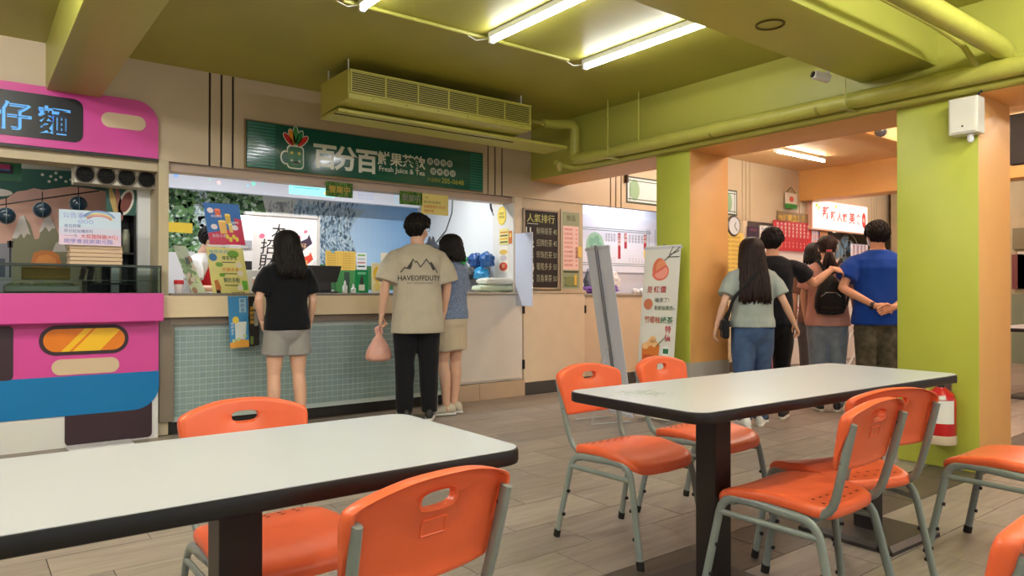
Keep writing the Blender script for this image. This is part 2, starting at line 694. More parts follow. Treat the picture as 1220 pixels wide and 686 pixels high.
# lintel and jambs of the stalls
wbox('lintel', -3.0, 1.19, WY + 0.03, WY + 0.25, 2.03, 2.115, M_BEIGE2)
wbox('lintel', 1.25, 4.66, WY + 0.05, WY + 0.20, 2.05, 2.115, mat('lintel_pinkish', (190, 168, 150), 0.5))
wbox('jamb', 1.19, 1.262, WY - 0.005, WY + 0.30, 0, 2.115, M_BEIGE2)
wbox('jamb', 4.655, 4.76, WY, WY + 0.37, 0.0, 2.115, M_CREAM)
wbox('jamb_lining', 4.640, 4.655, WY + 0.003, WY + 0.37, 1.09, 2.05, M_WHITE)
wbox('wall_panel', 4.76, 5.665, WY + 0.02, WY + 0.12, 1.10, 2.115, M_BEIGE2)
wbox('wall_panel', 4.765, 5.66, WY - 0.02, WY + 0.10, 0.13, 1.09, M_CREAM, bevel=0.004)
wbox('ledge', 4.76, 5.67, WY - 0.035, WY + 0.03, 1.09, 1.112, M_BEIGE)
wbox('wall_panel', 5.668, 7.6, WY + 0.0, WY + 0.10, 0.13, 1.06, mat('wall_cream_dim', (214, 194, 168), 0.5, var=0.03))
wbox('ledge', 5.668, 7.6, WY - 0.02, WY + 0.40, 1.06, 1.085, mat('counter_grey', (170, 160, 150), 0.4))
wbox('jamb', 7.62, 8.75, WY, WY + 0.2, 0.0, 2.115, M_BEIGE2)
wbox('jamb', 8.75, 8.85, WY, WY + 0.5, 0.0, 2.115, M_CREAM)
for x0, x1 in ((4.76, 9.2),):
    struct(wbox('baseboard_back', x0, x1, WY - 0.03, WY + 0.01, 0, 0.13, M_DARKBASE, None), 'dark skirting under the cream wall panels')
wbox('hinge', 5.655, 5.675, WY - 0.03, WY - 0.018, 0.86, 0.95, M_SCREW)
# rooms behind the stalls
M_SHOPW = mat('shop_wall_white', (236, 238, 240), 0.5, var=0.01)
struct(wbox('wall_shop', -3.2, 4.75, 8.0, 8.1, 0, 2.6, M_SHOPW, None), 'rear wall of the juice stall carrying the tree mural')
struct(wbox('wall_shop', 4.655, 4.75, 6.375, 8.0, 0, 2.6, M_SHOPW, None), 'white side wall of the juice stall')
struct(wbox('wall_shop', 1.10, 1.19, 6.3, 8.0, 0, 2.6, M_SHOPW, None), 'partition between noodle stall and juice stall')
struct(wbox('ceiling', -3.2, 9.0, 6.14, 8.1, 2.52, 2.6, M_WHITE, None), 'white ceiling inside the stalls')
struct(wbox('wall_shop', 4.75, 9.0, 6.62, 6.72, 0, 2.6, mat('shop_wall_cool', (214, 216, 232), 0.5), None), 'cool white rear wall of the second stall')
struct(wbox('wall_shop', 8.85, 15, 7.6, 7.7, 0, 2.96, mat('shop_wall_pink', (236, 222, 216), 0.5), None), 'pinkish rear wall of the far stalls')
struct(wbox('wall_right', 14.5, 14.6, -4, 7.6, 0, 2.96, mat('wall_far_olive', (150, 136, 104), 0.6, var=0.05), None), 'far end wall of the hall beyond the pillars')
struct(wbox('wall_left', -5.1, -5.0, -4, 8.1, 0, 2.9, M_BEIGE, None), 'left wall outside the picture')

# ---------------------------------------------------------------- mural behind the juice counter
def mural():
    y = 8.0 - 0.002
    q = Pr((0, y, 0), UX, UZ, eps=0.0004)
    rg = random.Random(11)

    def PX(u, v):
        a = atY(u, v, y)
        return a.x, a.z

    def pp(pts, col, lay):
        q.poly([PX(*p) for p in pts], col, lay)
    # soft blue sky in strips, paler toward the trunk
    for i in range(16):
        u0, u1 = 398 + i * 6.2, 398 + (i + 1) * 6.2
        for j in range(6):
            v0, v1 = 236 + j * 20, 256 + j * 20
            t = i / 15
            s = max(0, 1 - j / 6)
            c = (int(205 - 75 * t * (0.5 + 0.5 * s)), int(226 - 42 * t * (0.5 + 0.5 * s)), int(246 - 8 * t))
            pp([(u0, v0), (u0 + 6.3, v0), (u0 + 6.3, v1), (u0, v1)], c, 0)
    pp([(190, 215), (400, 232), (400, 360), (190, 360)], (226, 228, 228), 1)
    # foliage
    pp([(195, 215), (300, 226), (318, 244), (322, 262), (318, 290), (300, 330), (195, 335)], (104, 138, 90), 2)
    for k in range(1500):
        u, v = rg.uniform(196, 322), rg.uniform(218, 325)
        if u > 312 + 10 * math.sin(v * 0.3) or v < 216 + (u - 195) * 0.09:
            continue
        if abs(u - (238 + (v - 225) * 0.12)) < 8 and rg.random() < 0.75:
            c = rg.choice([(206, 222, 224), (178, 200, 200), (226, 236, 238)])
        else:
            c = rg.choice([(62, 108, 52), (44, 80, 46), (98, 146, 74), (124, 168, 100), (172, 196, 160), (210, 224, 208), (80, 124, 70), (56, 94, 60)])
        s = rg.uniform(1.2, 3.6)
        a = rg.uniform(0, PI)
        x, z = PX(u, v)
        q.ellipse(x, z, s * 0.012, s * 0.006, c, 3 + k % 5, 6, a)
    # pale trunk
    pp([(318, 238), (436, 250), (424, 262), (416, 275), (424, 300), (428, 345), (312, 345), (322, 280)], (176, 198, 212), 8)
    pp([(312, 234), (352, 238), (350, 262), (318, 258)], (232, 230, 222), 9)
    for k in range(2600):
        u, v = rg.uniform(318, 428), rg.uniform(240, 340)
        if u > 416 + abs(v - 275) * 0.3:
            continue
        c = rg.choice([(110, 134, 156), (138, 164, 184), (204, 220, 230), (90, 110, 134), (222, 232, 238), (160, 186, 204)])
        s = rg.uniform(1.0, 3.0)
        x, z = PX(u, v)
        if u < 350 and v < 262:
            c = rg.choice([(236, 234, 228), (196, 198, 196), (176, 180, 184), (222, 222, 216)])
        q.ellipse(x, z, s * 0.004, s * 0.011, c, 10 + k % 5, 6, rg.uniform(-0.5, 0.3) + (0.5 if v > 285 else 0))
    pp([(318, 312), (470, 318), (470, 345), (318, 345)], (74, 128, 74), 15)
    pp([(196, 300), (232, 300), (232, 345), (196, 345)], (232, 226, 226), 9)
    pp([(200, 264), (229, 266), (229, 278), (200, 276)], (240, 200, 50), 10)
    o = q.build('mural', PRINT, None, colors=True)
    tag(o, 'printed tree mural of green foliage and pale blue trunk on the stall rear wall', 'mural')


mural()
# backlit strip menu hanging under the stall ceiling
X0, X1, Z0, Z1 = wall_rect(190, 200, 500, 250.5, 7.6)
Z0 = atY(199, 222.5, 7.6).z
o, p = board('menu_lightbox', 'long backlit white menu strip with pale blue dots above the mural', 'menu', X0, X1, Z0, Z0 + 0.28, 7.6, 0.08,
             mat('lightbox_white', (196, 196, 206), 0.5, emit=(240, 240, 250), estr=0.08))
for k, (fx, fy, rr, c) in enumerate(((0.05, .55, .022, (120, 160, 220)), (.16, .5, .012, (150, 200, 180)), (.19, .42, .02, (240, 190, 190)), (.31, .5, .024, (130, 205, 190)), (.29, .4, .012, (130, 200, 220)))):
    p.ellipse(fx * p.w, fy * p.h - 0.03, rr, rr, c, 0)
p.rect(.44 * p.w, .12 * p.h, .62 * p.w, .55 * p.h, (150, 225, 225), 0)
p.rect(.46 * p.w, .38 * p.h, .56 * p.w, .42 * p.h, (90, 190, 200), 1)
p.ellipse(.585 * p.w, .28 * p.h, .02, .02, (240, 220, 120), 1)
for k in range(3):
    p.text('鮮果茶 珍珠 綠茶', .72 * p.w, (.42 - .13 * k) * p.h, .026, (140, 150, 180), 0)
p.line([(.9 * p.w + .05 * math.cos(a), .3 * p.h + .05 * math.sin(a)) for a in np.linspace(0, 2 * PI, 16)], .008, (110, 190, 210), 0)
p.line([(.36 * p.w + .06 * math.cos(a), .5 * p.h + .04 * math.sin(a * 1.5)) for a in np.linspace(0, 5, 16)], .005, (130, 200, 195), 0)
p.build('print', PRINT_LIT, o, colors=True)
for x in (X0 + .3, X1 - .3):
    q = MB()
    q.tube([(x, 7.64, Z0 + .25), (x, 7.64, 2.53)], .006, 6)
    q.build('hanger_rod', M_CHROME, o)

# ---------------------------------------------------------------- pink noodle stall (food-truck facade)
PINK = mat('panel_pink', (214, 74, 158), 0.35, var=0.02)
BLUEP = mat('panel_blue', (0, 118, 184), 0.35)
MAROON = mat('panel_maroon', (58, 36, 46), 0.4)
SIGNBLK = mat('sign_black', (26, 25, 28), 0.35)
SLOT = mat('panel_slot_beige', (214, 190, 158), 0.5)
OR2, YE2 = mat('panel_amber', (232, 128, 24), 0.35), mat('panel_yellow', (248, 196, 36), 0.35)
fac = thing('stall_facade', 'pink blue and white food-truck shaped facade under the noodle stall counter', 'stall front', (0.0, 5.9, 0))
yf = 5.93


def plate(name, pts, m, parent, y, t=0.006):
    q = MB()
    q.prism(pts, (0, y, 0), UX, UZ, 0, t)
    return q.build(name, m, parent)


q = MB()
q.bbox(-3.2, 1.19, 5.80, 6.05, 0.885, 1.092, 0.006)
q.build('counter_ledge', PINK, fac)
q = MB()
q.box(-3.2, 1.178, yf, 6.05, 0.0, 0.9)
q.build('body', mat('panel_white', (226, 224, 222), 0.4), fac)
plate('pink_panel', [(-3.2, 0.40), (1.18, 0.40), (1.18, 0.885), (-3.2, 0.885)], PINK, fac, yf, 0.004)
plate('blue_band', rrect(-3.2, 0.225, 1.182, 0.505, 0.17, 8, (0, 1, 0, 0)), BLUEP, fac, yf, 0.008)
plate('wheel_panel', rrect(0.575, 0.012, 1.135, 0.30, 0.03, 4, (1, 1, 0, 0)), MAROON, fac, yf, 0.006)
wn = plate('truck_window', rrect(0.42, 0.655, 0.975, 0.865, 0.103, 10), MAROON, fac, yf, 0.010)
pw_ = rrect(0.445, 0.680, 0.950, 0.840, 0.079, 10)
plate('pane', pw_, OR2, wn, yf - 0.010, 0.003)


def clip_poly(poly, f):
    out = []
    for a, b in zip(poly, poly[1:] + poly[:1]):
        fa, fb = f(a), f(b)
        if fa >= 0:
            out.append(a)
        if (fa >= 0) != (fb >= 0):
            t = fa / (fa - fb)
            out.append((a[0] + (b[0] - a[0]) * t, a[1] + (b[1] - a[1]) * t))
    return out


for s0, s1 in ((-0.02, 0.03), (0.05, 0.22)):
    sl = clip_poly(clip_poly(pw_, lambda p: (p[0] - 0.57 - (p[1] - 0.68) * 0.9) - s0), lambda p: s1 - (p[0] - 0.57 - (p[1] - 0.68) * 0.9))
    plate('glint', sl, YE2, wn, yf - 0.013, 0.002)
plate('slot_panel', rrect(0.495, 0.515, 0.915, 0.625, 0.054, 8), SLOT, fac, yf, 0.009)
plate('bar_panel', rrect(0.10, 0.50, 0.275, 0.87, 0.03, 5), MAROON, fac, yf, 0.009)

sg = thing('stall_sign', 'pink rounded signboard with blue neon style characters above the noodle stall', 'sign', (-0.5, 5.97, 2.1))
plate('sign_plate', rrect(-3.2, 2.12, 1.182, 2.545, 0.16, 8, (0, 0, 1, 0)), PINK, sg, 5.998, 0.028)
plate('lower_edge', [(-3.2, 2.10), (1.182, 2.10), (1.182, 2.12), (-3.2, 2.12)], M_KICK, sg, 5.998, 0.02)
bp_ = plate('black_panel', rrect(-1.6, 2.175, 0.685, 2.485, 0.06, 6), SIGNBLK, sg, 5.970, 0.006)
plate('slot_panel', rrect(0.80, 2.315, 1.095, 2.425, 0.054, 8), SLOT, sg, 5.970, 0.005)
M_NEON = mat('neon_ink', attr=True, rough=0.4, emit=(255, 255, 255), estr=0.25)
for ch, x in (('担', -0.06), ('仔', 0.178), ('麵', 0.408)):
    sz = 0.205
    p = Pr((0, 5.964, 0), UX, UZ)
    p.text(ch, x, 2.235, sz, (90, 172, 242), 0, 0.018)
    p.text(ch, x, 2.235, sz, (16, 44, 96), 1, -0.022)
    p.build('character', M_NEON, bp_, colors=True)

# noodle stall interior
yb = 7.0
struct(wbox('wall_shop', -3.2, 1.10, yb, yb + 0.1, 0, 2.6, mat('stall_wall_dim', (150, 150, 140), 0.6), None), 'rear wall of the noodle stall with the mountain mural')


def noodle_mural():
    y = yb - 0.002
    q = Pr((0, y, 0), UX, UZ)

    def PX(u, v):
        a = atY(u, v, y)
        return a.x, a.z

    def pp(pts, col, lay):
        q.poly([PX(*a) for a in pts], col, lay)
    pp([(-60, 196), (128, 206), (128, 350), (-60, 350)], (38, 84, 74), 0)
    pp([(-60, 250), (8, 236), (20, 228), (36, 226), (52, 226), (84, 222), (104, 224), (128, 228), (128, 350), (-60, 350)], (208, 160, 142), 1)
    pp([(8, 240), (18, 230), (40, 224), (60, 228), (50, 240)], (198, 156, 144), 2)
    pp([(14, 284), (23, 258), (28, 256), (36, 268), (41, 285), (46, 284), (52, 262), (58, 254), (66, 270), (74, 290), (110, 295), (110, 350), (14, 350)], (128, 124, 96), 2)
    for a in ([(14, 284), (23, 258), (28, 256), (36, 280), (32, 278), (28, 284), (25, 278), (20, 284)], [(46, 276), (52, 262), (58, 254), (66, 272), (62, 272), (58, 276), (54, 270), (49, 276)]):
        pp(a, (206, 196, 188), 3)
    pp([(66, 290), (74, 285), (80, 300), (62, 300)], (196, 186, 178), 3)
    pp([(37, 312), (40, 301), (50, 298), (62, 299), (70, 304), (73, 314), (73, 322), (37, 322)], (206, 122, 56), 4)
    pp([(41, 314), (46, 305), (56, 303), (66, 308), (69, 322), (41, 322)], (226, 146, 72), 5)
    pp([(-20, 290), (14, 290), (14, 350), (-20, 350)], (128, 128, 138), 4)
    pp([(-20, 308), (6, 308), (6, 330), (-20, 330)], (58, 66, 84), 5)
    for u, v in ((50, 208), (60, 210), (66, 214), (72, 211), (58, 216), (78, 216), (66, 206), (84, 214)):
        x, z = PX(u, v)
        q.ellipse(x, z, .012, .012, (200, 200, 190), 2, 8)
    for u, v in ((-2, 229),):
        x, z = PX(u, v)
        q.ellipse(x, z, .09, .03, (206, 196, 188), 2)
    # lamp post
    q.line([PX(12, 287), PX(12, 330)], .014, (44, 44, 44), 6)
    pp([(8, 287), (16, 287), (15, 295), (9, 295)], (52, 46, 40), 6)
    o = q.build('mural', PRINT, colors=True)
    tag(o, 'printed mural of pink hills snowy peaks and orange tree in the noodle stall', 'mural')


noodle_mural()
mb = MB()
mb.tube([atY(-20, 247, 6.8), atY(40, 238, 6.8), atY(118, 227, 6.8)], .006, 6)
tag(mb.build('lantern_wire', M_BLACK), 'thin wire holding dark globe lanterns across the noodle stall', 'wire')
for u, v, uu in ((7, 257, 'left'), (50, 250, 'mid'), (93, 243, 'right')):
    c = atY(u, v, 6.78)
    ln = thing('globe_lantern', {'left': 'dark blue globe lantern nearest the picture edge in the noodle stall', 'mid': 'dark blue globe lantern above the orange tree of the mural', 'right': 'dark blue globe lantern just above the handwritten notice'}[uu], 'lantern', c, group='globe lanterns on the wire')
    q = MB()
    q.ell(c, (.062, .062, .062), 18, 12)
    g = q.build('globe', mat('lantern_navy', (38, 58, 74), 0.25, coat=0.4), ln, True)
    q = MB()
    q.tube([c + Vector((0, 0, .055)), c + Vector((0, 0, .145))], .004, 6)
    q.build('hanger', M_BLACK, ln)
    for a in (0, PI / 2):
        q = MB()
        q.tube([c + Vector((math.cos(a) * math.cos(t) * .0635, math.sin(a) * math.cos(t) * .0635, math.sin(t) * .0635)) for t in np.linspace(0, 2 * PI, 24)], .0025, 5)
        q.build('rib', mat('lantern_rib', (120, 140, 150), 0.4), ln)

# ventilation box with four round fans
X0, X1, Z0, Z1 = wall_rect(88, 195.5, 186, 222, 6.12)
Z1 = atY(88, 195.5, 6.12).z
Z0 = atY(88, 217, 6.12).z
fb = thing('fan_box', 'white box with four round black fans under the pink sign', 'fan', ((X0 + X1) / 2, 6.12, Z0))
q = MB()
q.bbox(X0, X1 - 0.01, 6.12, 6.30, Z0, Z1, .006)
q.build('housing', mat('fan_box_white', (206, 200, 186), 0.5), fb)
w = (X1 - X0) / 4
for k in range(4):
    c = Vector((X0 + w * (k + .5), 6.118, (Z0 + Z1) / 2))
    MM = Matrix.Translation(c) @ Matrix.Rotation(PI / 2, 4, 'X')
    q = MB()
    q.lathe([(.062, -.004), (.072, .004), (.072, .008), (.062, .008), (.058, .0), (.058, -.004)], 24, MM)
    fr = q.build('fan_ring', mat('fan_ring', (110, 100, 84), 0.5), fb, True)
    q = MB()
    q.lathe([(.06, .001 - .002), (.06, .001)], 24, MM)
    q.build('fan_recess', mat('recess_black', (8, 8, 8), .95), fr)
    q = MB()
    for b in range(7):
        a = 2 * PI * b / 7
        pts = [(.012 * math.cos(a), .012 * math.sin(a)), (.055 * math.cos(a - .05), .055 * math.sin(a - .05)), (.055 * math.cos(a + .55), .055 * math.sin(a + .55)), (.012 * math.cos(a + .6), .012 * math.sin(a + .6))]
        q.add([MM @ Vector((x, y, .003 + .002 * (i > 1))) for i, (x, y) in enumerate(pts)], [(0, 1, 2, 3)])
    q.lathe([(.016, .003), (.014, .007), (.0001, .008)], 12, MM)
    q.build('fan_blades', mat('fan_blade', (16, 14, 13), 0.9), fr)

# green framed screen in the corner, menu chart, posts and back cabinet
X0, X1, Z0, Z1 = wall_rect(-14, 186, 25, 216, 6.5)
o, p = board('corner_picture', 'green framed colourful picture hanging top corner of the noodle stall', 'picture', X0, X1, Z0, Z1, 6.5, .02, mat('frame_green', (28, 110, 76), 0.4))
p.rect(.04, .05, p.w - .05, p.h - .05, (40, 40, 60), 0)
p.rect(.06, .07, p.w - .07, .5 * p.h, (90, 120, 190), 1)
p.rect(.06, .5 * p.h, p.w - .07, .72 * p.h, (190, 60, 120), 1)
p.build('print', PRINT, o, colors=True)
X0, X1, Z0, Z1 = wall_rect(126, 220, 182, 258, 6.35)
o, p = board('menu_chart', 'dark green chart with white food drawings below the fan box', 'menu', X0, X1, Z0, Z1, 6.35, .012, mat('chart_green', (44, 92, 80), 0.5))
p.ellipse(.42 * p.w, .45 * p.h, .05, .11, (226, 220, 206), 0, a=-.3)
p.ellipse(.42 * p.w, .45 * p.h, .035, .085, (126, 62, 50), 1, a=-.3)
p.poly([(.62 * p.w, .1 * p.h), (.93 * p.w, .3 * p.h), (.93 * p.w, .92 * p.h), (.66 * p.w, .88 * p.h)], (150, 156, 156), 0)
for k in range(5):
    p.line([(.66 * p.w, (.2 + .15 * k) * p.h), (.92 * p.w, (.34 + .13 * k) * p.h)], .008, (64, 80, 80), 1)
p.line([(.76 * p.w, .15 * p.h), (.78 * p.w, .9 * p.h)], .008, (64, 80, 80), 1)
p.ellipse(.15 * p.w, .45 * p.h, .02, .12, (190, 160, 90), 0, a=.2)
p.ellipse(.27 * p.w, .4 * p.h, .02, .14, (150, 96, 80), 0, a=.15)
p.build('print', PRINT, o, colors=True)
struct(wbox('trim_1', 0.93, 0.985, 6.40, 6.46, 1.0, 2.5, mat('post_pale', (196, 204, 200), 0.4, metal=.3), None), 'pale metal post inside the noodle stall')
cab = thing('open_shelf', 'dark shelf unit with upright containers behind the noodle counter', 'shelf', (1.05, 6.4, 1.0))
ca = atY(146, 258, 6.45)
q = MB()
q.box(0.76, 1.10, 6.60, 6.64, 1.0, 1.72)
q.box(1.085, 1.10, 6.36, 6.64, 1.0, 1.72)
q.box(0.76, 0.775, 6.36, 6.64, 1.0, 1.72)
q.build('carcass', M_BLACK, cab)
for z in (1.16, 1.40, 1.71):
    q = MB()
    q.box(0.76, 1.10, 6.36, 6.62, z, z + .014)
    q.build('shelf', mat('shelf_dark', (58, 52, 46), 0.5), cab)
for k, (x, z, c) in enumerate(((.83, 1.414, (170, 176, 160)), (.90, 1.414, (186, 180, 140)), (.97, 1.414, (120, 130, 124)), (1.04, 1.414, (150, 150, 130)), (.84, 1.174, (150, 146, 120)), (.98, 1.174, (180, 174, 150)))):
    q = MB()
    q.lathe([(.028, 0), (.030, .01), (.030, .15), (.022, .175), (.022, .19)], 14, Matrix.Translation((x, 6.44, z)))
    o = q.build('container', mat('container%d' % k, c, 0.35), smooth=True)
    tag(o, 'container on the dark noodle stall shelf, ' + ('pale sage on the upper tier', 'straw yellow on the upper tier', 'slate grey on the upper tier', 'olive grey on the upper tier by the wall', 'khaki on the lower tier', 'cream on the lower tier')[k], 'container', 'containers on the noodle stall shelf')

# glass display case on the pink counter
dc = thing('display_case', 'long glass display case on the pink noodle counter', 'display case', (0, 5.95, 1.092))
GLASS = mat('clear_glass', (225, 240, 235), 0.03, trans=1.0)
GLASS.node_tree.nodes['Principled BSDF'].inputs['IOR'].default_value = 1.1
zt = 1.285
q = MB()
q.box(-3.0, 1.185, 5.86, 5.866, 1.095, zt)
q.build('front_pane', GLASS, dc)
q = MB()
q.box(1.180, 1.186, 5.866, 6.18, 1.095, zt)
q.build('side_pane', GLASS, dc)
q = MB()
q.box(-3.0, 1.187, 5.858, 6.18, zt, zt + .008)
q.build('top_pane', mat('case_top', (108, 118, 104), 0.2, coat=.4), dc)
for y in (5.86, 6.17):
    q = MB()
    q.box(-3.0, 1.187, y - .006, y + .006, zt + .002, zt + .014)
    q.build('top_rail', mat('case_rail', (60, 66, 60), 0.35, metal=.4), dc)
q = MB()
q.box(-3.0, 1.187, 5.86, 6.18, 1.092, 1.098)
q.build('case_floor', mat('case_floor', (110, 104, 92), 0.4, metal=.4), dc)
q = MB()
q.box(-3.0, 1.17, 6.05, 6.17, 1.185, 1.190)
q.build('glass_shelf', mat('case_shelf', (140, 146, 132), 0.2), dc)
for k, (x0, x1, c, lb) in enumerate(((-.25, .16, (120, 126, 110), 'steel food tray by the picture edge inside the glass case'), (.22, .66, (140, 146, 128), 'long steel food tray with wrapped food inside the glass case'))):
    t = thing('food_tray', lb, 'tray', ((x0 + x1) / 2, 5.95, 1.099), group='food trays in the display case')
    q = MB()
    q.bbox(x0, x1, 5.88, 6.03, 1.099, 1.15, .008)
    q.build('pan', mat('tray_steel', (128, 130, 120), 0.3, metal=.7), t)
    q = MB()
    rg = random.Random(k)
    for i in range(14):
        q.ell((rg.uniform(x0 + .04, x1 - .04), rg.uniform(5.91, 6.0), 1.152), (.035, .03, .016), 8, 6)
    q.build('filling', mat('tray_food%d' % k, c, 0.25, var=.3, vscale=30), t, True)
mb = MB()
mb.ell((-.12, 5.95, 1.2), (.13, .05, .018), 14, 8)
tag(mb.build('food_cover', mat('lid_red', (170, 30, 34), 0.3), smooth=True), 'red dome lid lying in the glass case by the picture edge', 'lid')
mb = MB()
mb.bbox(.33, .62, 6.06, 6.15, 1.192, 1.278, .006)
tag(mb.build('yellow_carton', mat('carton_ochre', (176, 140, 56), 0.6, var=.05)), 'ochre carton on the shelf of the glass case', 'box')
for k in range(4):
    mb = MB()
    mb.box(.68 + k * .026, .695 + k * .026, 6.06, 6.15, 1.192, 1.275, M=Matrix.Translation((.7, 0, 1.192)) @ Matrix.Rotation(.18, 4, 'Y') @ Matrix.Translation((-.7, 0, -1.192)))
    tag(mb.build('menu_card', mat('card%d' % (k % 2), ((40, 34, 32), (150, 140, 120))[k % 2], 0.5)), ('darkest upright card beside the ochre carton in the glass case', 'second upright card from the ochre carton in the glass case', 'third upright card from the ochre carton in the glass case', 'pale upright card farthest from the ochre carton in the glass case')[k], 'card', 'cards in the display case')

# stacked takeaway boxes with the handwritten notice leaning on them
X0, X1, Z0, Z1 = wall_rect(82, 291, 145, 316, 5.98)
nb = 5
zb = zt + .012
hh = (Z1 - zb) / nb
names = ('lowest', 'second lowest', 'middle', 'second highest', 'topmost')
for k in range(nb):
    t = MB()
    t.bbox(X0 + .004 * (k % 2), X1 + .003 * (k % 2), 5.96, 6.13, zb + k * hh + .001, zb + (k + 1) * hh - .0015, .004)
    o = t.build('takeaway_box', mat('kraft_pale', (222, 190, 158), 0.6, var=.03))
    tag(o, 'pale brown takeaway box, %s of the stack on the display case' % names[k], 'box', 'takeaway boxes on the display case')
X0, X1, Z0, Z1 = wall_rect(70, 249, 144, 293, 5.94)
Z0, Z1 = atY(70, 291, 5.94).z, atY(70, 248.5, 5.94).z
o, p = board('handwritten_notice', 'pale blue handwritten notice with a rainbow leaning on the takeaway boxes', 'notice', X0, X1, Z0, Z1, 5.935, .004, mat('paper_pale_blue', (206, 224, 240), 0.6), tilt=.06)
p.rect(0, 0, p.w, .3 * p.h, (232, 206, 226), 0)
p.rect(0, .3 * p.h, p.w, .5 * p.h, (216, 214, 234), 0)
for k, c in enumerate(((226, 90, 80), (240, 160, 60), (240, 220, 90), (110, 170, 220), (100, 110, 190))):
    p.line([(.64 * p.w + .085 * math.cos(a) * (1 + .08 * k), .66 * p.h + .05 * math.sin(a) * (1 + .2 * k)) for a in np.linspace(.5, 2.6, 9)], .006, c, 1)
p.text('公告事項', .06 * p.w, .78 * p.h, .045, (150, 160, 226), 1)
p.text('OOO', .30 * p.w, .62 * p.h, .04, (150, 160, 226), 1)
p.text('各位同學', .08 * p.w, .50 * p.h, .026, (80, 90, 160), 1)
p.text('即日起加購飲料', .08 * p.w, .36 * p.h, .026, (80, 90, 160), 1)
p.text('一一大', .08 * p.w, .22 * p.h, .028, (80, 90, 160), 1)
p.text('大瓶鹽酥雞(9元)', .34 * p.w, .20 * p.h, .036, (206, 50, 60), 2, fit=.6 * p.w)
p.text('開學會說謝謝光臨', .08 * p.w, .06 * p.h, .034, (80, 90, 190), 1, fit=.78 * p.w)
p.build('print', PRINT, o, colors=True)
# white and black floor ramp in front of the truck wheel
mb = MB()
mb.bbox(.58, .98, 5.72, 5.90, 0.0005, .02, .004)
tag(mb.build('floor_ramp', mat('ramp_white', (222, 220, 224), .4)), 'low white cable ramp on the floor at the maroon wheel panel', 'ramp')

# ---------------------------------------------------------------- juice stall: counter with mosaic front
jc = thing('juice_counter', 'long juice counter with cream ledge and pale green mosaic tile front', 'counter', (2.5, 6.0, 0))
wbox('worktop', 1.262, 3.86, 5.90, 6.50, 1.072, 1.092, mat('worktop_grey', (128, 116, 104), 0.4, var=.05), jc, .004)
wbox('ledge_board', 1.20, 3.86, 5.905, 5.945, 0.905, 1.074, mat('ledge_cream', (222, 202, 166), 0.45, var=.03), jc, .004)
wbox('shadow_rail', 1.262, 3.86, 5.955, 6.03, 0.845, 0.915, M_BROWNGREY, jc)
wbox('side_post', 1.19, 1.298, 5.96, 6.06, 0.10, 0.91, M_BROWNGREY, jc, .006)
wbox('backing', 1.29, 3.86, 6.004, 6.10, 0.09, 0.90, mat('mosaic_grout', (196, 210, 206), 0.7), jc)
wbox('kick_base', 1.19, 3.86, 6.03, 6.12, 0.0, 0.13, M_KICK, jc)
q = MB()
s, g = 0.0485, 0.0062
nx, nz = int((3.86 - 1.30) / s), int(0.72 / s)
rg = random.Random(5)
for i in range(nx):
    for j in range(nz):
        x, z = 1.30 + i * s, 0.127 + j * s
        d = rg.uniform(0, .0006)
        q.box(x + g / 2, x + s - g / 2, 6.0 - d, 6.006, z + g / 2, z + s - g / 2)
mo = q.build('mosaic_tiling', mat('mosaic_sage', (142, 166, 164), 0.32, island=.05, coat=.2), jc)
mo['kind'] = 'stuff'
wc = thing('white_cabinet', 'white side cabinet with hinged door at the end of the juice counter', 'cabinet', (4.3, 6.0, 0))
wbox('worktop', 3.865, 4.655, 5.93, 6.45, 1.078, 1.10, mat('cab_top', (206, 192, 170), 0.4), wc, .004)
wbox('body', 3.87, 4.75, 5.99, 6.40, 0.17, 1.078, M_WHITE, wc)
wbox('door', 3.875, 4.735, 5.965, 5.99, 0.19, 1.072, mat('door_white_pinkish', (228, 220, 212), 0.42, var=.02), wc, .004)
for z in (.33, .92):
    wbox('hinge', 4.73, 4.762, 5.955, 5.985, z - .05, z + .05, M_SCREW, wc, .002)
for k, (x0, x1) in enumerate(((3.87, 4.155), (4.159, 4.745))):
    wbox('plinth_tile', x0, x1, 5.935, 6.03, 0, 0.165, mat('plinth_beige', (196, 172, 146), 0.45, var=.05), wc, .003)

# green shop sign
sx0, sx1, sz0, sz1 = 1.845, 4.22, 2.13, 2.517
sgn = thing('shop_sign', 'long dark green shop sign with white characters and mug emblem above the juice stall', 'sign', ((sx0 + sx1) / 2, 5.97, sz0))
wbox('sign_board', sx0, sx1, 5.965, 5.998, sz0, sz1, mat('sign_green', (8, 84, 74), 0.09, coat=.6), sgn, .003)
wbox('sign_frame', sx0 - .012, sx1 + .012, 5.985, 5.999, sz0 - .012, sz1 + .012, mat('sign_frame', (150, 126, 88), 0.5), sgn)
W_, H_ = sx1 - sx0, sz1 - sz0
p = Pr((sx0, 5.965, sz0), UX, UZ, W_, H_)
for a, b in ((0, .10), (.93, 1.0)):
    for k in range(14):
        y0 = (.02 + k * .07) * H_
        p.rect(a * W_ + .004, y0, b * W_ - .004, y0 + .035 * H_, (30, 124, 106), 0)
p.build('stripe_print', PRINT_G, sgn, colors=True)
p = Pr((sx0, 5.965, sz0), UX, UZ, W_, H_)
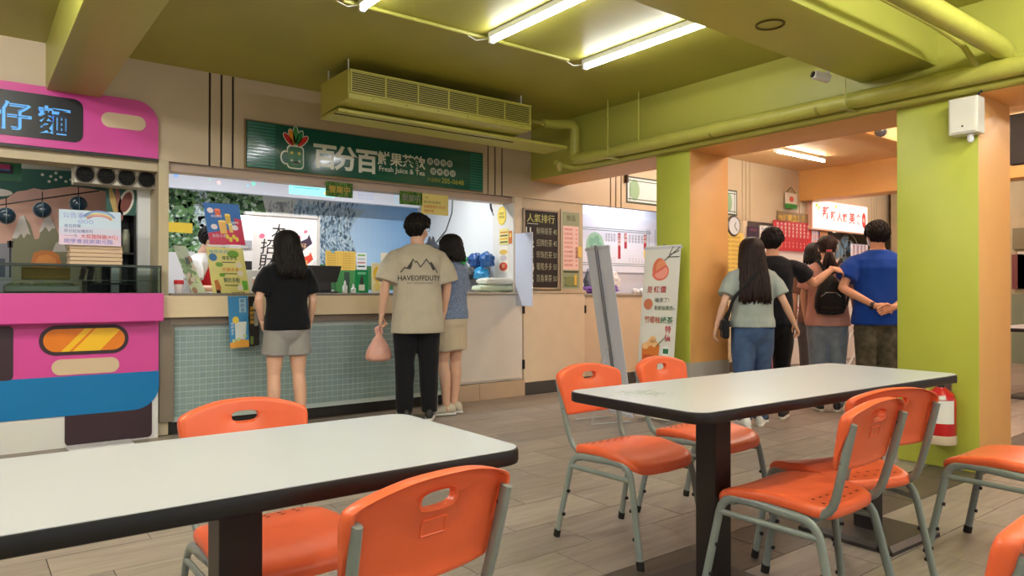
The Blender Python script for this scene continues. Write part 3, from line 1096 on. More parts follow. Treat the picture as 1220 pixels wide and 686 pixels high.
# mug emblem
mx, my = .172 * W_, .32 * H_
ink = (222, 226, 214)
p.poly(rrect(mx - .075, my - .10, mx + .075, my + .10, .035), ink, 0)
p.poly(rrect(mx - .065, my - .09, mx + .065, my + .09, .03), (18, 92, 70), 1)
p.ellipse(mx - .085, my - .01, .045, .06, ink, 0)
p.ellipse(mx - .085, my - .01, .034, .048, (8, 84, 74), 0.5)
p.poly(rrect(mx - .065, my - .09, mx + .065, my + .09, .03), (28, 104, 66), 2)
for a, c, l in ((.7, (190, 40, 44), .15), (.3, (226, 150, 50), .16), (0, (70, 150, 80), .18), (-.35, (40, 130, 70), .16), (-.75, (196, 36, 44), .15)):
    ex, ey = mx - math.sin(a) * l * .62, my + .075 + math.cos(a) * l * .62
    p.ellipse(ex, ey, .030, l * .46, ink, 3, a=a)
    p.ellipse(ex, ey, .023, l * .42, c, 4, a=a)
for s_ in (-1, 1):
    p.ellipse(mx + s_ * .032, my + .035, .013, .013, (196, 190, 70), 5)
p.line([(mx - .035 + .07 * t, my - .03 - .02 * math.sin(t * PI)) for t in np.linspace(0, 1, 7)], .02, ink, 5)
p.build('emblem', PRINT_G, sgn, colors=True)
for ch, fx in (('百', .284), ('分', .367), ('百', .453)):
    p = Pr((sx0, 5.965, sz0), UX, UZ, W_, H_)
    p.text(ch, fx * W_, .21 * H_, .225, ink, 0, .035, align='c')
    p.build('character', PRINT_G, sgn, colors=True)
for ch, fx in (('鮮', .525), ('果', .580), ('茶', .633), ('飲', .685)):
    p = Pr((sx0, 5.965, sz0), UX, UZ, W_, H_)
    p.text(ch, fx * W_, .42 * H_, .132, ink, 0, .018, align='c')
    p.build('character', PRINT_G, sgn, colors=True)
p = Pr((sx0, 5.965, sz0), UX, UZ, W_, H_)
p.text('Fresh Juice & Tea', .505 * W_, .24 * H_, .068, ink, 0, .010, fit=.205 * W_)
p.build('lettering', PRINT_G, sgn, colors=True)
p = Pr((sx0, 5.965, sz0), UX, UZ, W_, H_)
for r_, (st, y0, x0) in enumerate((('鮮鮮現榨', .62, .735), ('健康滿分', .38, .750))):
    for k, ch in enumerate(st):
        cx, cy = (x0 + k * .0315) * W_ + .0, y0 * H_
        p.ellipse(cx, cy, .034, .034, (196, 204, 196), 0)
        p.text(ch, cx, cy - .018, .046, (20, 92, 80), 1, .006, align='c')
p.text('外送專線', .723 * W_, .12 * H_, .044, (150, 160, 60), 0, .004, fit=.062 * W_)
p.text('205-0648', .790 * W_, .11 * H_, .070, (176, 180, 74), 0, .008, fit=.110 * W_)
p.build('small_lettering', PRINT_G, sgn, colors=True)

# hanging signs under the lintel
for k, (u0, v0, u1, v1, kind) in enumerate(((388, 215.5, 420, 236, 'a'), (476, 227, 503, 245, 'b'), (502, 230, 534, 257, 'c'))):
    y = 6.02
    a = atY(u0, (v0 + v1) / 2 - (v1 - v0) / 2, y)
    b = atY(u1, v1, y)
    if kind == 'c':
        o, p = board('paper_notice', 'pale yellow paper notice hanging at the right end of the juice stall lintel', 'notice', a.x, b.x, b.z, a.z, y, .003, mat('paper_yellow', (232, 214, 128), .6))
        p.text('公告', .12 * p.w, .78 * p.h, .02, (110, 100, 70), 0)
        p.text('即日起本店飲料', .1 * p.w, .55 * p.h, .028, (90, 80, 60), 0, fit=.62 * p.w)
        p.text('自備環保杯 折5元', .1 * p.w, .32 * p.h, .034, (200, 60, 40), 0, fit=.8 * p.w)
        p.text('謝謝光臨', .1 * p.w, .12 * p.h, .03, (200, 60, 40), 0, fit=.35 * p.w)
    else:
        o, p = board('hanging_tag', {'a': 'green grass patterned tag with gold characters hanging mid lintel', 'b': 'green grass patterned tag with grey characters next to the yellow notice'}[kind], 'sign', a.x, b.x, b.z, a.z, y, .004, mat('tag_green', (58, 104, 34), .5), 'grass tags on the lintel')
        rg = random.Random(k)
        for i in range(60):
            x = rg.uniform(0, p.w)
            h_ = rg.uniform(.1, .5) * p.h
            for y0 in (0, .72 * p.h):
                hh_ = min(h_, p.h - y0)
                p.line([(x, y0), (min(p.w, max(0, x + rg.uniform(-.02, .02))), y0 + hh_)], .004, rg.choice([(110, 160, 50), (60, 120, 30), (160, 190, 90)]), 0)
        c = (190, 160, 60) if kind == 'a' else (130, 130, 112)
        p.text('營業中', .5 * p.w, .3 * p.h, .07, c, 2, .02, fit=.8 * p.w, align='c')
    p.build('print', PRINT, o, colors=True)

# stickers on the right jamb (faces -X) and the yellow round sticker
jx = 4.638


def jamb_pr(u0, v0, u1, v1):
    a, b = atX(u0, v0, jx), atX(u1, v1, jx)
    return Pr((jx, a.y, b.z), (0, -1, 0), UZ, a.y - b.y, a.z - b.z), a, b


def jamb_board(name, label, u0, v0, u1, v1, col, grp='stickers on the white jamb'):
    a, b = atX(u0, v0, jx), atX(u1, v1, jx)
    q = MB()
    q.prism([(0, 0), (a.y - b.y, 0), (a.y - b.y, a.z - b.z), (0, a.z - b.z)], (jx, a.y, b.z), (0, -1, 0), UZ, 0, .002)
    o = tag(q.build(name, mat(name + str(col), col, .5)), label, 'sticker', grp)
    return o, Pr((jx - .002, a.y, b.z), (0, -1, 0), UZ, a.y - b.y, a.z - b.z)


a = atX(598, 257, jx)
q = MB()
q.prism([(.075 * math.cos(2 * PI * k / 28), .10 * math.sin(2 * PI * k / 28)) for k in range(28)], (jx, a.y, a.z), (0, -1, 0), UZ, 0, .002)
o = tag(q.build('round_sticker', mat('sticker_yellow', (246, 214, 60), .5)), 'round yellow sticker near the top of the white jamb', 'sticker', 'stickers on the white jamb')
p = Pr((jx - .002, a.y, a.z), (0, -1, 0), UZ)
p.ellipse(0, 0, .06, .085, (250, 228, 110), 0)
p.text('請出示', 0, .015, .03, (120, 90, 40), 1, .005, fit=.09, align='c')
p.text('學生證', 0, -.025, .03, (120, 90, 40), 1, .005, fit=.09, align='c')
p.build('print', PRINT, o, colors=True)
o, p = jamb_board('sticker', 'tall cream and yellow price sticker below the round one', 595, 273, 606, 291, (240, 226, 150))
for k in range(4):
    p.rect(.1 * p.w, (.12 + .2 * k) * p.h, .9 * p.w, (.22 + .2 * k) * p.h, ((120, 120, 60), (230, 180, 60), (120, 110, 80), (220, 150, 60))[k], 0)
p.build('print', PRINT, o, colors=True)
o, p = jamb_board('sticker', 'fruit sticker with red and orange fruit low on the white jamb', 594, 294, 606, 324, (244, 236, 220))
p.ellipse(.5 * p.w, .22 * p.h, .4 * p.w, .17 * p.h, (222, 80, 60), 0)
p.ellipse(.5 * p.w, .55 * p.h, .34 * p.w, .12 * p.h, (206, 196, 196), 0)
p.ellipse(.5 * p.w, .78 * p.h, .4 * p.w, .1 * p.h, (232, 190, 90), 0)
p.text('鮮', .5 * p.w, .17 * p.h, .05, (250, 220, 160), 1, .01, align='c')
p.build('print', PRINT, o, colors=True)
o, p = jamb_board('sticker', 'narrow orange sticker at the outer edge of the white jamb', 606.5, 275, 610, 290, (214, 120, 50))
p.rect(.2 * p.w, .5 * p.h, .8 * p.w, .8 * p.h, (250, 220, 120), 0)
p.build('print', PRINT, o, colors=True)

# open white flap standing out at the jamb
mb = MB()
A, B = Vector((4.655, 5.985, 0)), Vector((4.66, 5.70, 0))
mb.bbox(4.648, 4.664, 5.70, 5.985, 0.955, 1.72, .003)
tag(mb.build('open_flap', mat('flap_bluish_white', (214, 220, 240), .3)), 'bluish white open shutter flap standing out beside the blackboard', 'shutter')

# blackboard with chalk ranking
X0, X1, Z0, Z1 = 4.775, 5.265, 1.15, 1.985
bb = thing('blackboard', 'wooden framed blackboard with chalk ranking of drinks beside the jamb', 'blackboard', (5.0, 5.99, Z0))
wbox('slate', X0, X1, 5.992, 6.02, Z0, Z1, mat('slate_black', (36, 28, 28), .7, var=.15, vscale=12), bb)
for x0, x1, z0, z1 in ((X0 - .012, X0 + .012, Z0 - .02, Z1 + .02), (X1 - .012, X1 + .016, Z0 - .02, Z1 + .02), (X0, X1, Z1, Z1 + .022), (X0, X1, Z0 - .022, Z0)):
    wbox('frame_rail', x0, x1, 5.982, 6.02, z0, z1, mat('board_frame', (170, 152, 130), .5), bb, .003)
p = Pr((X0, 5.992, Z0), UX, UZ, X1 - X0, Z1 - Z0)
p.text('人氣排行', .09 * p.w, .86 * p.h, .10, (206, 206, 120), 0, -.002, fit=.8 * p.w)
p.line([(.1 * p.w, .83 * p.h), (.4 * p.w, .83 * p.h)], .006, (220, 220, 210), 0)
for k, st in enumerate(('鮮檸綠茶 40', '招牌奶茶 45', '珍珠奶茶 50', '葡萄多多 55', '百香果茶 50')):
    y = (.68 - k * .155) * p.h
    p.text(str(k + 1), .17 * p.w, y, .12, (236, 236, 230), 0, .018)
    p.text(st, .36 * p.w, y + .02, .085, (176, 178, 150), 0, -.004, fit=.6 * p.w)
p.text('1', .06 * p.w, .70 * p.h, .10, (236, 236, 230), 0, .02)
p.build('chalk_lettering', PRINT, bb, colors=True)
# pink price list
X0, X1, Z0, Z1 = 5.30, 5.605, 1.115, 2.03
o, p = board('price_list', 'tall narrow pink price list with green top next to the blackboard', 'menu', X0, X1, Z0, Z1, 5.985, .012, mat('list_frame', (196, 182, 156), .5))
p.rect(.06 * p.w, .03 * p.h, .92 * p.w, .97 * p.h, (150, 160, 128), 0)
p.rect(.1 * p.w, .26 * p.h, .88 * p.w, .80 * p.h, (246, 208, 204), 1)
p.text('飲品', .5 * p.w, .87 * p.h, .07, (80, 96, 70), 2, .01, align='c')
for k in range(9):
    y = (.745 - k * .055) * p.h
    p.text(('鮮檸綠茶', '百香綠茶', '金桔檸檬', '鮮奶紅茶', '珍珠奶茶', '冬瓜檸檬', '多多綠茶', '梅子綠茶', '蜂蜜檸檬')[k], .16 * p.w, y, .03, (200, 80, 80), 2, .003, fit=.42 * p.w)
    p.text('40', .72 * p.w, y, .03, (200, 80, 80), 2, .003)
p.rect(.12 * p.w, .225 * p.h, .86 * p.w, .245 * p.h, (60, 60, 50), 2)
p.rect(.16 * p.w, .05 * p.h, .8 * p.w, .17 * p.h, (96, 116, 80), 1)
p.ellipse(.45 * p.w, .12 * p.h, .3 * p.w, .06 * p.h, (130, 140, 90), 2)
p.rect(.66 * p.w, .07 * p.h, .78 * p.w, .2 * p.h, (230, 190, 80), 3)
p.build('print', PRINT, o, colors=True)
mb = MB()
mb.box(5.54, 5.60, 5.966, 5.970, 1.50, 1.62)
tag(mb.build('yellow_slip', mat('slip_yellow', (240, 206, 110), .6)), 'small yellow paper slip stuck on the edge of the pink price list', 'note')

# second stall: white menu with green bowl, frame above, odds and ends on its counter
mm_ = thing('wall_menu', 'wide white menu panel with green round emblem in the second stall', 'menu', (6.9, 6.55, 1.3))
wbox('panel', 5.62, 8.6, 6.59, 6.622, 1.36, 2.10, mat('menu_white', (226, 228, 244), .45), mm_)
p = Pr((5.62, 6.59, 1.36), UX, UZ, 2.98, .74)
g_ = (92, 120, 112)
for y in (.09, .115, .54, .565):
    p.line([(.02, y), (1.86, y)], .008, g_, 0)
for x in (1.78, 1.82, 1.95, 1.99):
    p.line([(x, .06), (x, .60)], .008, g_, 0)
p.ellipse(.80, .325, .165, .185, (158, 198, 172), 0, 28)
for a in range(5):
    p.ellipse(.80 + .08 * math.cos(a * 1.25), .325 + .09 * math.sin(a * 1.25), .05, .06, (128, 176, 148), 1)
p.ellipse(.80, .325, .04, .05, (150, 192, 166), 2)
p.rect(.525, .14, .565, .53, (178, 60, 76), 0)
for x, z0, z1, st in ((1.24, .18, .52, '小菜類'), (1.36, .32, .52, '湯類'), (1.74, .32, .52, '飯類')):
    p.rect(x - .025, z0, x + .025, z1, (172, 44, 62), 0)
    p.vtext(st, x, z1 - .01, .05, (250, 240, 230), 1, .004)
for j, x in enumerate((1.0, 1.05, 1.10, 1.15, 1.44, 1.50, 1.56, 1.62, 1.68)):
    p.vtext(('滷肉飯', '雞肉飯', '炒青菜', '貢丸湯', '蛋花湯', '控肉飯', '排骨飯', '雞腿飯', '咖哩飯')[j], x, .51, .034, (70, 74, 90), 0)
    p.vtext('30', x, .20, .03, (70, 74, 90), 0)
p.rect(1.715, .20, 1.765, .31, (240, 206, 110), 0)
p.build('print', PRINT, mm_, colors=True)
X0, X1, Z0, Z1 = 6.365, 7.35, 2.186, 2.512
o, p = board('framed_picture', 'green cornered framed picture high on the beige wall beside the slim pillar', 'picture', X0, X1, Z0, Z1, 5.992, .02, mat('pic_frame', (62, 78, 68), .5), 'framed pictures on the upper wall')
p.rect(.02, .02, p.w - .02, p.h - .02, (214, 224, 226), 0)
p.ellipse(.14, .5 * p.h, .09, .13, (150, 186, 152), 1)
for y in (.05, p.h - .05):
    p.line([(.03, y), (p.w - .03, y)], .012, (84, 110, 100), 2)
p.line([(.06, .03), (.06, p.h - .03)], .010, (84, 110, 100), 2)
p.line([(p.w - .06, .03), (p.w - .06, p.h - .03)], .010, (84, 110, 100), 2)
p.build('print', PRINT, o, colors=True)
mb = MB()
mb.bbox(6.33, 6.36, 5.95, 5.998, 2.42, 2.86, .005)
tag(mb.build('cable_cover', M_GROOVE), 'short dark vertical cable cover beside the framed picture', 'cable cover')
X0, X1, Z0, Z1 = wall_rect(711, 357, 723, 384, 5.99)
o, p = board('paper_notice', 'pinkish paper notice taped low on the cream panel behind the banner', 'notice', X0, X1, Z0, Z1, 5.992, .003, mat('paper_pink', (236, 210, 202), .6))
for k in range(7):
    p.text('本店公告事項說明', .12 * p.w, (.82 - .11 * k) * p.h, .02, (190, 110, 100), 0, fit=.75 * p.w)
p.build('print', PRINT, o, colors=True)
mb = MB()
mb.box(6.00, 6.08, 6.583, 6.5895, 1.27, 1.40)
tag(mb.build('yellow_slip', mat('slip_amber', (244, 202, 90), .6)), 'amber paper slip hanging under the green emblem menu', 'note')


def crumple(c, r, m, name, label, cat, seed=0, grp=None):
    bm = bmesh.new()
    bmesh.ops.create_icosphere(bm, subdivisions=4, radius=1)
    q = MB()
    vs = []
    for v in bm.verts:
        n = noise.noise(v.co * 2.2 + Vector((seed * 7.1, 0, 0))) * .28 + noise.noise(v.co * 6 + Vector((seed * 3.1, 2, 0))) * .10
        p_ = v.co * (1 + n)
        vs.append(Vector(c) + Vector((p_.x * r[0], p_.y * r[1], max(p_.z, -.8) * r[2])))
    q.add(vs, [tuple(v.index for v in f.verts) for f in bm.faces])
    bm.free()
    o = q.build(name, m, smooth=True)
    return tag(o, label, cat, grp)


crumple((6.10, 6.30, 1.22), (.13, .09, .17), mat('bag_smoky', (120, 128, 148), .25, coat=.4), 'plastic_bag', 'smoky grey plastic bag on the second stall counter', 'bag', 1)
crumple((6.40, 6.28, 1.24), (.13, .09, .12), mat('bag_white', (224, 222, 226), .3), 'plastic_bag', 'white plastic bag on the second stall counter', 'bag', 2)
crumple((6.15, 6.20, 1.135), (.28, .08, .06), mat('bag_purple', (112, 60, 168), .4), 'plastic_bag', 'purple bag slumped along the front of the second stall counter', 'bag', 3)
for k, (u, v) in enumerate(((757, 346), (765, 345))):
    c = atY(u, v, 6.15)
    crumple((c.x, 6.15, 1.115), (.05, .04, .035), mat('bag_white', (224, 222, 226), .3), 'plastic_bag', ('small white bag beside the drink banner edge on the counter', 'small white bag half behind the drink banner on the counter')[k], 'bag', 5 + k)

# ---------------------------------------------------------------- juice stall: things behind and on the counter
CT = 1.092


def wrect(u0, v0, u1, v1, y):
    a, b = atY(u0, (v0 + v1) / 2, y), atY(u1, (v0 + v1) / 2, y)
    m = atY((u0 + u1) / 2, v0, y).z, atY((u0 + u1) / 2, v1, y).z
    return a.x, b.x, m[1], m[0]


# white board with brush characters
X0, X1, Z0, Z1 = wrect(292, 258, 378, 352, 7.2)
wbd = thing('display_board', 'large white board with black brush characters and a ribbon emblem behind the register', 'board', ((X0 + X1) / 2, 7.2, 0.9))
wbox('panel', X0, X1, 7.2, 7.24, 0.0, Z1, mat('board_warm_white', (238, 228, 222), .5), wbd)
wbox('frame_rail', X0, X1 + .01, 7.19, 7.25, Z1, Z1 + .03, mat('board_rail', (196, 190, 184), .4), wbd)
wbox('frame_rail', X1, X1 + .025, 7.19, 7.25, 0.9, Z1 + .03, mat('board_rail', (196, 190, 184), .4), wbd)
p = Pr((X0, 7.2, 0), UX, UZ)


def B72(u, v):
    a = atY(u, v, 7.2)
    return a.x - X0, a.z


for ch, u, v, s_ in (('大', 331, 281, .145), ('招', 318.5, 301, .165), ('財', 317, 320, .175)):
    x, z = B72(u, v)
    p.text(ch, x, z, s_, (28, 24, 24), 1, .006, align='c', slant=.12)
for u, v, r_ in ((312, 281, .03), (364, 276, .02), (355, 283, .03), (340, 284, .02)):
    p.ellipse(*B72(u, v), r_, r_ * .8, (238, 110, 140), 0, a=.4)
for pts, c, l in (([(352, 296), (356, 286), (366, 281), (369, 272), (371, 285), (376, 286), (370, 298), (356, 307)], (244, 240, 238), 1), ([(354, 297), (357, 288), (366, 284), (368, 279), (372, 290), (364, 296), (356, 303)], (62, 44, 64), 2),
                  ([(354, 316), (358, 305), (368, 301), (370, 296), (372, 306), (378, 308), (370, 317), (358, 324)], (244, 240, 238), 1), ([(356, 316), (360, 307), (368, 304), (370, 300), (373, 309), (366, 315), (358, 321)], (222, 74, 50), 2)):
    p.poly([B72(*a) for a in pts], c, l)
p.text('好', *B72(361, 297), .075, (220, 170, 130), 3, .01, align='c')
p.text('運', *B72(363, 317), .07, (244, 190, 120), 3, .01, align='c')
p.build('lettering', PRINT, wbd, colors=True)
# machine beside it
X0, X1, Z0, Z1 = wrect(288, 257, 301, 352, 7.05)
mc = thing('drink_machine', 'white drink machine with grey window left of the brush character board', 'machine', ((X0 + X1) / 2, 7.05, .9))
wbox('body', X0 - .12, X1, 7.02, 7.17, 0, Z1, mat('machine_white', (232, 226, 222), .4), mc, .006)
wbox('window', X0 - .02, X1 - .02, 7.012, 7.02, 1.52, 1.60, mat('machine_grey', (160, 158, 164), .3), mc)
wbox('dark_bay', X0 - .02, X1 - .02, 7.012, 7.02, 1.10, 1.40, M_BLACK, mc)

# cash register screen seen from behind
cr_ = thing('register_screen', 'black cash register screen seen from behind on the juice counter', 'screen', (2.55, 6.35, CT))
a, b = atY(364, 316, 6.36), atY(407, 316, 6.36)
zt_ = a.z
q = MB()
q.prism([(a.x - .02, CT + .10), (b.x - .05, CT + .10), (b.x, zt_), (a.x, zt_)], (0, 6.37, 0), UX, UZ, -.02, .012)
q.build('panel', mat('screen_black', (30, 28, 30), .35), cr_)
q = MB()
q.bbox(a.x + .08, b.x - .10, 6.36, 6.47, CT + .012, CT + .12, .01)
q.build('neck', mat('screen_neck', (48, 46, 48), .4), cr_)
q = MB()
q.bbox(a.x + .02, b.x - .06, 6.30, 6.50, CT + .001, CT + .016, .004)
q.build('base', M_BLACK, cr_)
# yellow price sheets, green display and small papers pinned behind
X0, X1, Z0, Z1 = wrect(388, 299, 424, 326, 7.985)
o, p = board('price_sheet', 'amber double price sheet behind the register screen', 'notice', X0, X1, Z0, Z1, 7.990, .006, mat('sheet_amber', (246, 200, 92), .6))
p.line([(.5 * p.w, 0), (.5 * p.w, p.h)], .006, (214, 160, 60), 0)
for k in range(8):
    for s_ in (.06, .56):
        p.text('鮮果茶飲 45', s_ * p.w, (.86 - .105 * k) * p.h, .022, (190, 130, 50), 0, fit=.38 * p.w)
p.rect(.18 * p.w, .92 * p.h, .3 * p.w, p.h, (120, 190, 210), 1)
p.build('print', PRINT, o, colors=True)
X0, X1, Z0, Z1 = wrect(425, 301, 437, 323, 7.985)
o, p = board('paper_notice', 'white paper with small print right of the amber price sheet', 'notice', X0, X1, Z0, Z1, 7.990, .006, mat('paper_white', (238, 236, 232), .6))
for k, c in enumerate(((120, 180, 90), (190, 190, 190), (200, 120, 120), (60, 90, 80))):
    p.rect(.1 * p.w, (.82 - .2 * k) * p.h, .85 * p.w, (.9 - .2 * k) * p.h, c, 0)
p.build('print', PRINT, o, colors=True)
gs = thing('green_rack', 'dark green stand behind the register holding cups', 'stand', (3.4, 7.3, 1.0))
X0, X1, Z0, Z1 = wrect(400, 322, 424, 352, 7.3)
wbox('panel', X0, X1, 7.30, 7.34, 0.0, Z1, mat('rack_green', (58, 118, 62), .5), gs)
wbox('dark_slot', X0 + .1, X1 - .08, 7.292, 7.30, 1.0, Z1 - .02, mat('rack_slot', (44, 60, 50), .5), gs)
X0, X1, Z0, Z1 = wrect(423.5, 323, 438.5, 346, 6.9)
o, p = board('payment_card', 'green payment stand card with bottle figure right of the register', 'card', X0, X1, CT + .001, Z1, 6.45, .006, mat('card_green', (0, 142, 78), .4), base=(atY(431, 340, 6.45).x, 6.45, CT + .001), r=.01)
p.rect(.2 * p.w, .8 * p.h, .8 * p.w, .9 * p.h, (120, 210, 170), 0)
p.poly([(.36 * p.w, .36 * p.h), (.64 * p.w, .36 * p.h), (.62 * p.w, .6 * p.h), (.54 * p.w, .74 * p.h), (.46 * p.w, .74 * p.h), (.38 * p.w, .6 * p.h)], (50, 60, 50), 0)
p.rect(.28 * p.w, .1 * p.h, .72 * p.w, .36 * p.h, (224, 228, 216), 1)
p.build('print', PRINT, o, colors=True)
X0, X1, Z0, Z1 = wrect(443, 314, 456, 350, 6.6)
o, p = board('poster', 'yellow and white fruit poster standing left of the khaki shirt', 'poster', X0, X1, CT + .001, Z1, 6.44, .005, mat('poster_pale_yellow', (246, 236, 190), .5), base=(atY(449.5, 330, 6.44).x, 6.44, CT + .001))
p.ellipse(.5 * p.w, .62 * p.h, .38 * p.w, .26 * p.h, (240, 200, 60), 0)
p.ellipse(.5 * p.w, .22 * p.h, .3 * p.w, .14 * p.h, (236, 214, 120), 0)
p.build('print', PRINT, o, colors=True)
X0, X1, Z0, Z1 = wrect(454, 301, 462, 320, 7.985)
o, p = board('paper_notice', 'small cream paper behind the khaki shirt shoulder', 'notice', X0, X1, Z0, Z1, 7.990, .006, mat('paper_cream', (240, 224, 196), .6))
# small bottles on the counter
for k, (u, hgt, r_, lb) in enumerate(((411, .085, .022, 'clear pump bottle on the counter beside the register screen'), (421, .055, .024, 'squat clear jar on the counter beside the pump bottle'))):
    c = atY(u, 345, 6.10)
    t = thing('pump_bottle' if k == 0 else 'glass_jar', lb, 'bottle' if k == 0 else 'jar', (c.x, 6.10, CT + .001))
    MM = Matrix.Translation((c.x, 6.10, CT + .001))
    q = MB()
    q.lathe([(r_ * .9, 0), (r_, .006), (r_, hgt * .7), (r_ * .5, hgt * .9), (r_ * .4, hgt)], 16, MM)
    q.build('body', mat('bottle_clear', (214, 220, 216), .2), t, True)
    q = MB()
    q.lathe([(r_ * .45, hgt), (r_ * .45, hgt + .015), (r_ * .2, hgt + .018), (r_ * .2, hgt + .03)], 12, MM)
    q.build('cap', mat('cap_white', (240, 240, 236), .4), t, True)

# tilted posters in acrylic stands on the counter
def stand_poster(name, label, uv, y, tilt_xy, mcol, t=.006):
    """uv: four picture corners (ul, ur, lr, ll) on a plane Y=y: a real leaning board, thickness t"""
    P4 = [atY(u, v, y) for u, v in uv]
    ll, lr, ur, ul = P4[3], P4[2], P4[1], P4[0]
    U = (lr - ll)
    w = U.length
    U.normalize()
    V = (ul - ll)
    h = V.length
    V.normalize()
    q = MB()
    N = U.cross(V).normalized()
    pts = [ll, lr, ur, ul]
    q.add([p_ - N * t for p_ in pts] + pts, [(3, 2, 1, 0), (4, 5, 6, 7), (0, 1, 5, 4), (1, 2, 6, 5), (2, 3, 7, 6), (3, 0, 4, 7)])
    o = q.build(name, mcol)
    tag(o, label, 'poster')
    p = Pr(ll, U, V, w, h)
    p.N = N
    ux = (ur - ul).length / w

    def P(x, y_):
        fx, fy = x / w, y_ / h
        return ll.lerp(lr, fx).lerp(ul.lerp(ur, fx), fy) + N * (p.eps * (1 + p.lay))
    p.P = P
    return o, p


o, p = stand_poster('poster', 'blue and red poster of fruit drinks, upper one of two on the counter stand', ((241.5, 241), (284, 243.5), (292.5, 292), (250, 291)), 6.12, 0, mat('poster_blue', (44, 110, 186), .35))
p.poly([(0, 0), (p.w, 0), (p.w, .62 * p.h), (.80 * p.w, .66 * p.h), (.80 * p.w, .4 * p.h), (0, .28 * p.h)], (204, 36, 76), 0)
for cx, cy, w_, h_, c in ((.36, .76, .17, .17, (226, 92, 42)), (.62, .62, .16, .22, (226, 184, 60)), (.44, .42, .22, .30, (240, 188, 92)), (.66, .40, .12, .2, (238, 206, 110))):
    p.poly([((cx - w_ * .42) * p.w, (cy - h_ / 2) * p.h), ((cx + w_ * .42) * p.w, (cy - h_ / 2) * p.h), ((cx + w_ / 2) * p.w, (cy + h_ / 2) * p.h), ((cx - w_ / 2) * p.w, (cy + h_ / 2) * p.h)], c, 2)
    p.ellipse(cx * p.w, (cy + h_ / 2) * p.h, w_ / 2 * p.w, .025 * p.h, tuple(min(255, x + 40) for x in c), 3)
for cx, cy in ((.16, .82), (.2, .43), (.78, .42)):
    p.ellipse(cx * p.w, cy * p.h, .09 * p.w, .065 * p.h, (236, 220, 226), 4)
p.text('鮮橙果茶', .16 * p.w, .66 * p.h, .024, (250, 240, 240), 4, .004, fit=.3 * p.w)
p.text('百香檸檬', .66 * p.w, .52 * p.h, .02, (250, 240, 240), 4, .004, fit=.24 * p.w)
p.text('鳳梨冰茶', .10 * p.w, .18 * p.h, .03, (240, 196, 200), 4, .006, fit=.4 * p.w)
for cx, cy in ((.52, .2), (.6, .13), (.7, .2), (.78, .14)):
    p.ellipse(cx * p.w, cy * p.h, .05 * p.w, .06 * p.h, (240, 204, 70), 5)
p.build('print', PRINT_G, o, colors=True)
o, p = stand_poster('poster', 'yellow green poster with juice list, lower one of two on the counter stand', ((245.5, 294), (289, 296), (298, 351), (254, 351)), 6.10, 0, mat('poster_yellow_green', (222, 212, 130), .35))
p.text('綠茶系列', .06 * p.w, .88 * p.h, .032, (90, 160, 190), 1, .006, fit=.5 * p.w)
p.ellipse(.14 * p.w, .79 * p.h, .11 * p.w, .08 * p.h, (40, 110, 160), 1)
p.text('檸茶多多', .38 * p.w, .74 * p.h, .04, (60, 80, 40), 1, .008, fit=.42 * p.w)
p.text('芒果多多', .34 * p.w, .50 * p.h, .036, (220, 130, 50), 1, .008, fit=.46 * p.w)
p.text('鮮奶多酚', .34 * p.w, .27 * p.h, .045, (40, 70, 90), 1, .010, fit=.44 * p.w)
for fy in (.69, .45, .2):
    p.line([(.36 * p.w, fy * p.h), (.72 * p.w, fy * p.h)], .008, (90, 90, 60), 1)
for cx, cy, r_ in ((.7, .87, .16), (.28, .64, .1), (.32, .42, .08)):
    p.ellipse(cx * p.w, cy * p.h, r_ * p.w, r_ * .5 * p.h, (110, 160, 50), 1)
for cx, cy in ((.82, .64), (.82, .46), (.76, .15)):
    p.ellipse(cx * p.w, cy * p.h, .08 * p.w, .06 * p.h, (232, 222, 206), 2)
p.poly([(.84 * p.w, .1 * p.h), (.96 * p.w, .1 * p.h), (.98 * p.w, .3 * p.h), (.82 * p.w, .3 * p.h)], (110, 180, 70), 2)
p.poly([(.1 * p.w, .02 * p.h), (.2 * p.w, .02 * p.h), (.24 * p.w, .16 * p.h), (.18 * p.w, .32 * p.h), (.08 * p.w, .30 * p.h)], (196, 120, 60), 2)
p.poly([(.1 * p.w, .0 * p.h), (.22 * p.w, .0 * p.h), (.2 * p.w, .1 * p.h), (.1 * p.w, .1 * p.h)], (40, 30, 30), 3)
p.text('全校最低價', .5 * p.w, .02 * p.h, .02, (80, 70, 40), 2, .004, fit=.36 * p.w)
p.build('print', PRINT_G, o, colors=True)
o, p = stand_poster('poster', 'grey green poster leaning left edge of the juice counter before the clerk', ((206, 292), (221, 293), (246, 350), (229, 350)), 6.22, 0, mat('poster_grey_green', (186, 196, 170), .3))
rg = random.Random(2)
for k in range(26):
    p.ellipse(rg.uniform(.12, .88) * p.w, rg.uniform(.05, .75) * p.h, .02, .028, rg.choice([(130, 160, 110), (160, 120, 90), (190, 200, 150), (110, 140, 90), (206, 196, 176)]), 1 + k % 3, a=rg.uniform(0, 3))
p.rect(.5 * p.w, .62 * p.h, .8 * p.w, .76 * p.h, (80, 84, 70), 4)
p.build('print', PRINT_G, o, colors=True)
a = atY(271, 340, 6.2)
st = thing('poster_stand', 'clear and white stand holding the two posters on the juice counter', 'stand', (a.x, 6.2, CT))
q = MB()
q.bbox(a.x - .17, a.x + .13, 6.13, 6.30, CT + .0005, CT + .012, .003)
q.build('base', mat('stand_white', (226, 226, 224), .3), st)
q = MB()
q.tube([(a.x - .02, 6.22, CT + .01), (a.x - .06, 6.20, CT + .3), (a.x - .09, 6.15, CT + .66)], .008, 8)
q.build('stem', mat('stand_white', (226, 226, 224), .3), st, True)
wbox('shelf_strip', atY(248, 292, 6.1).x, atY(296, 292, 6.1).x, 6.112, 6.15, atY(270, 294, 6.1).z, atY(270, 292, 6.1).z, mat('stand_white', (226, 226, 224), .3), st)
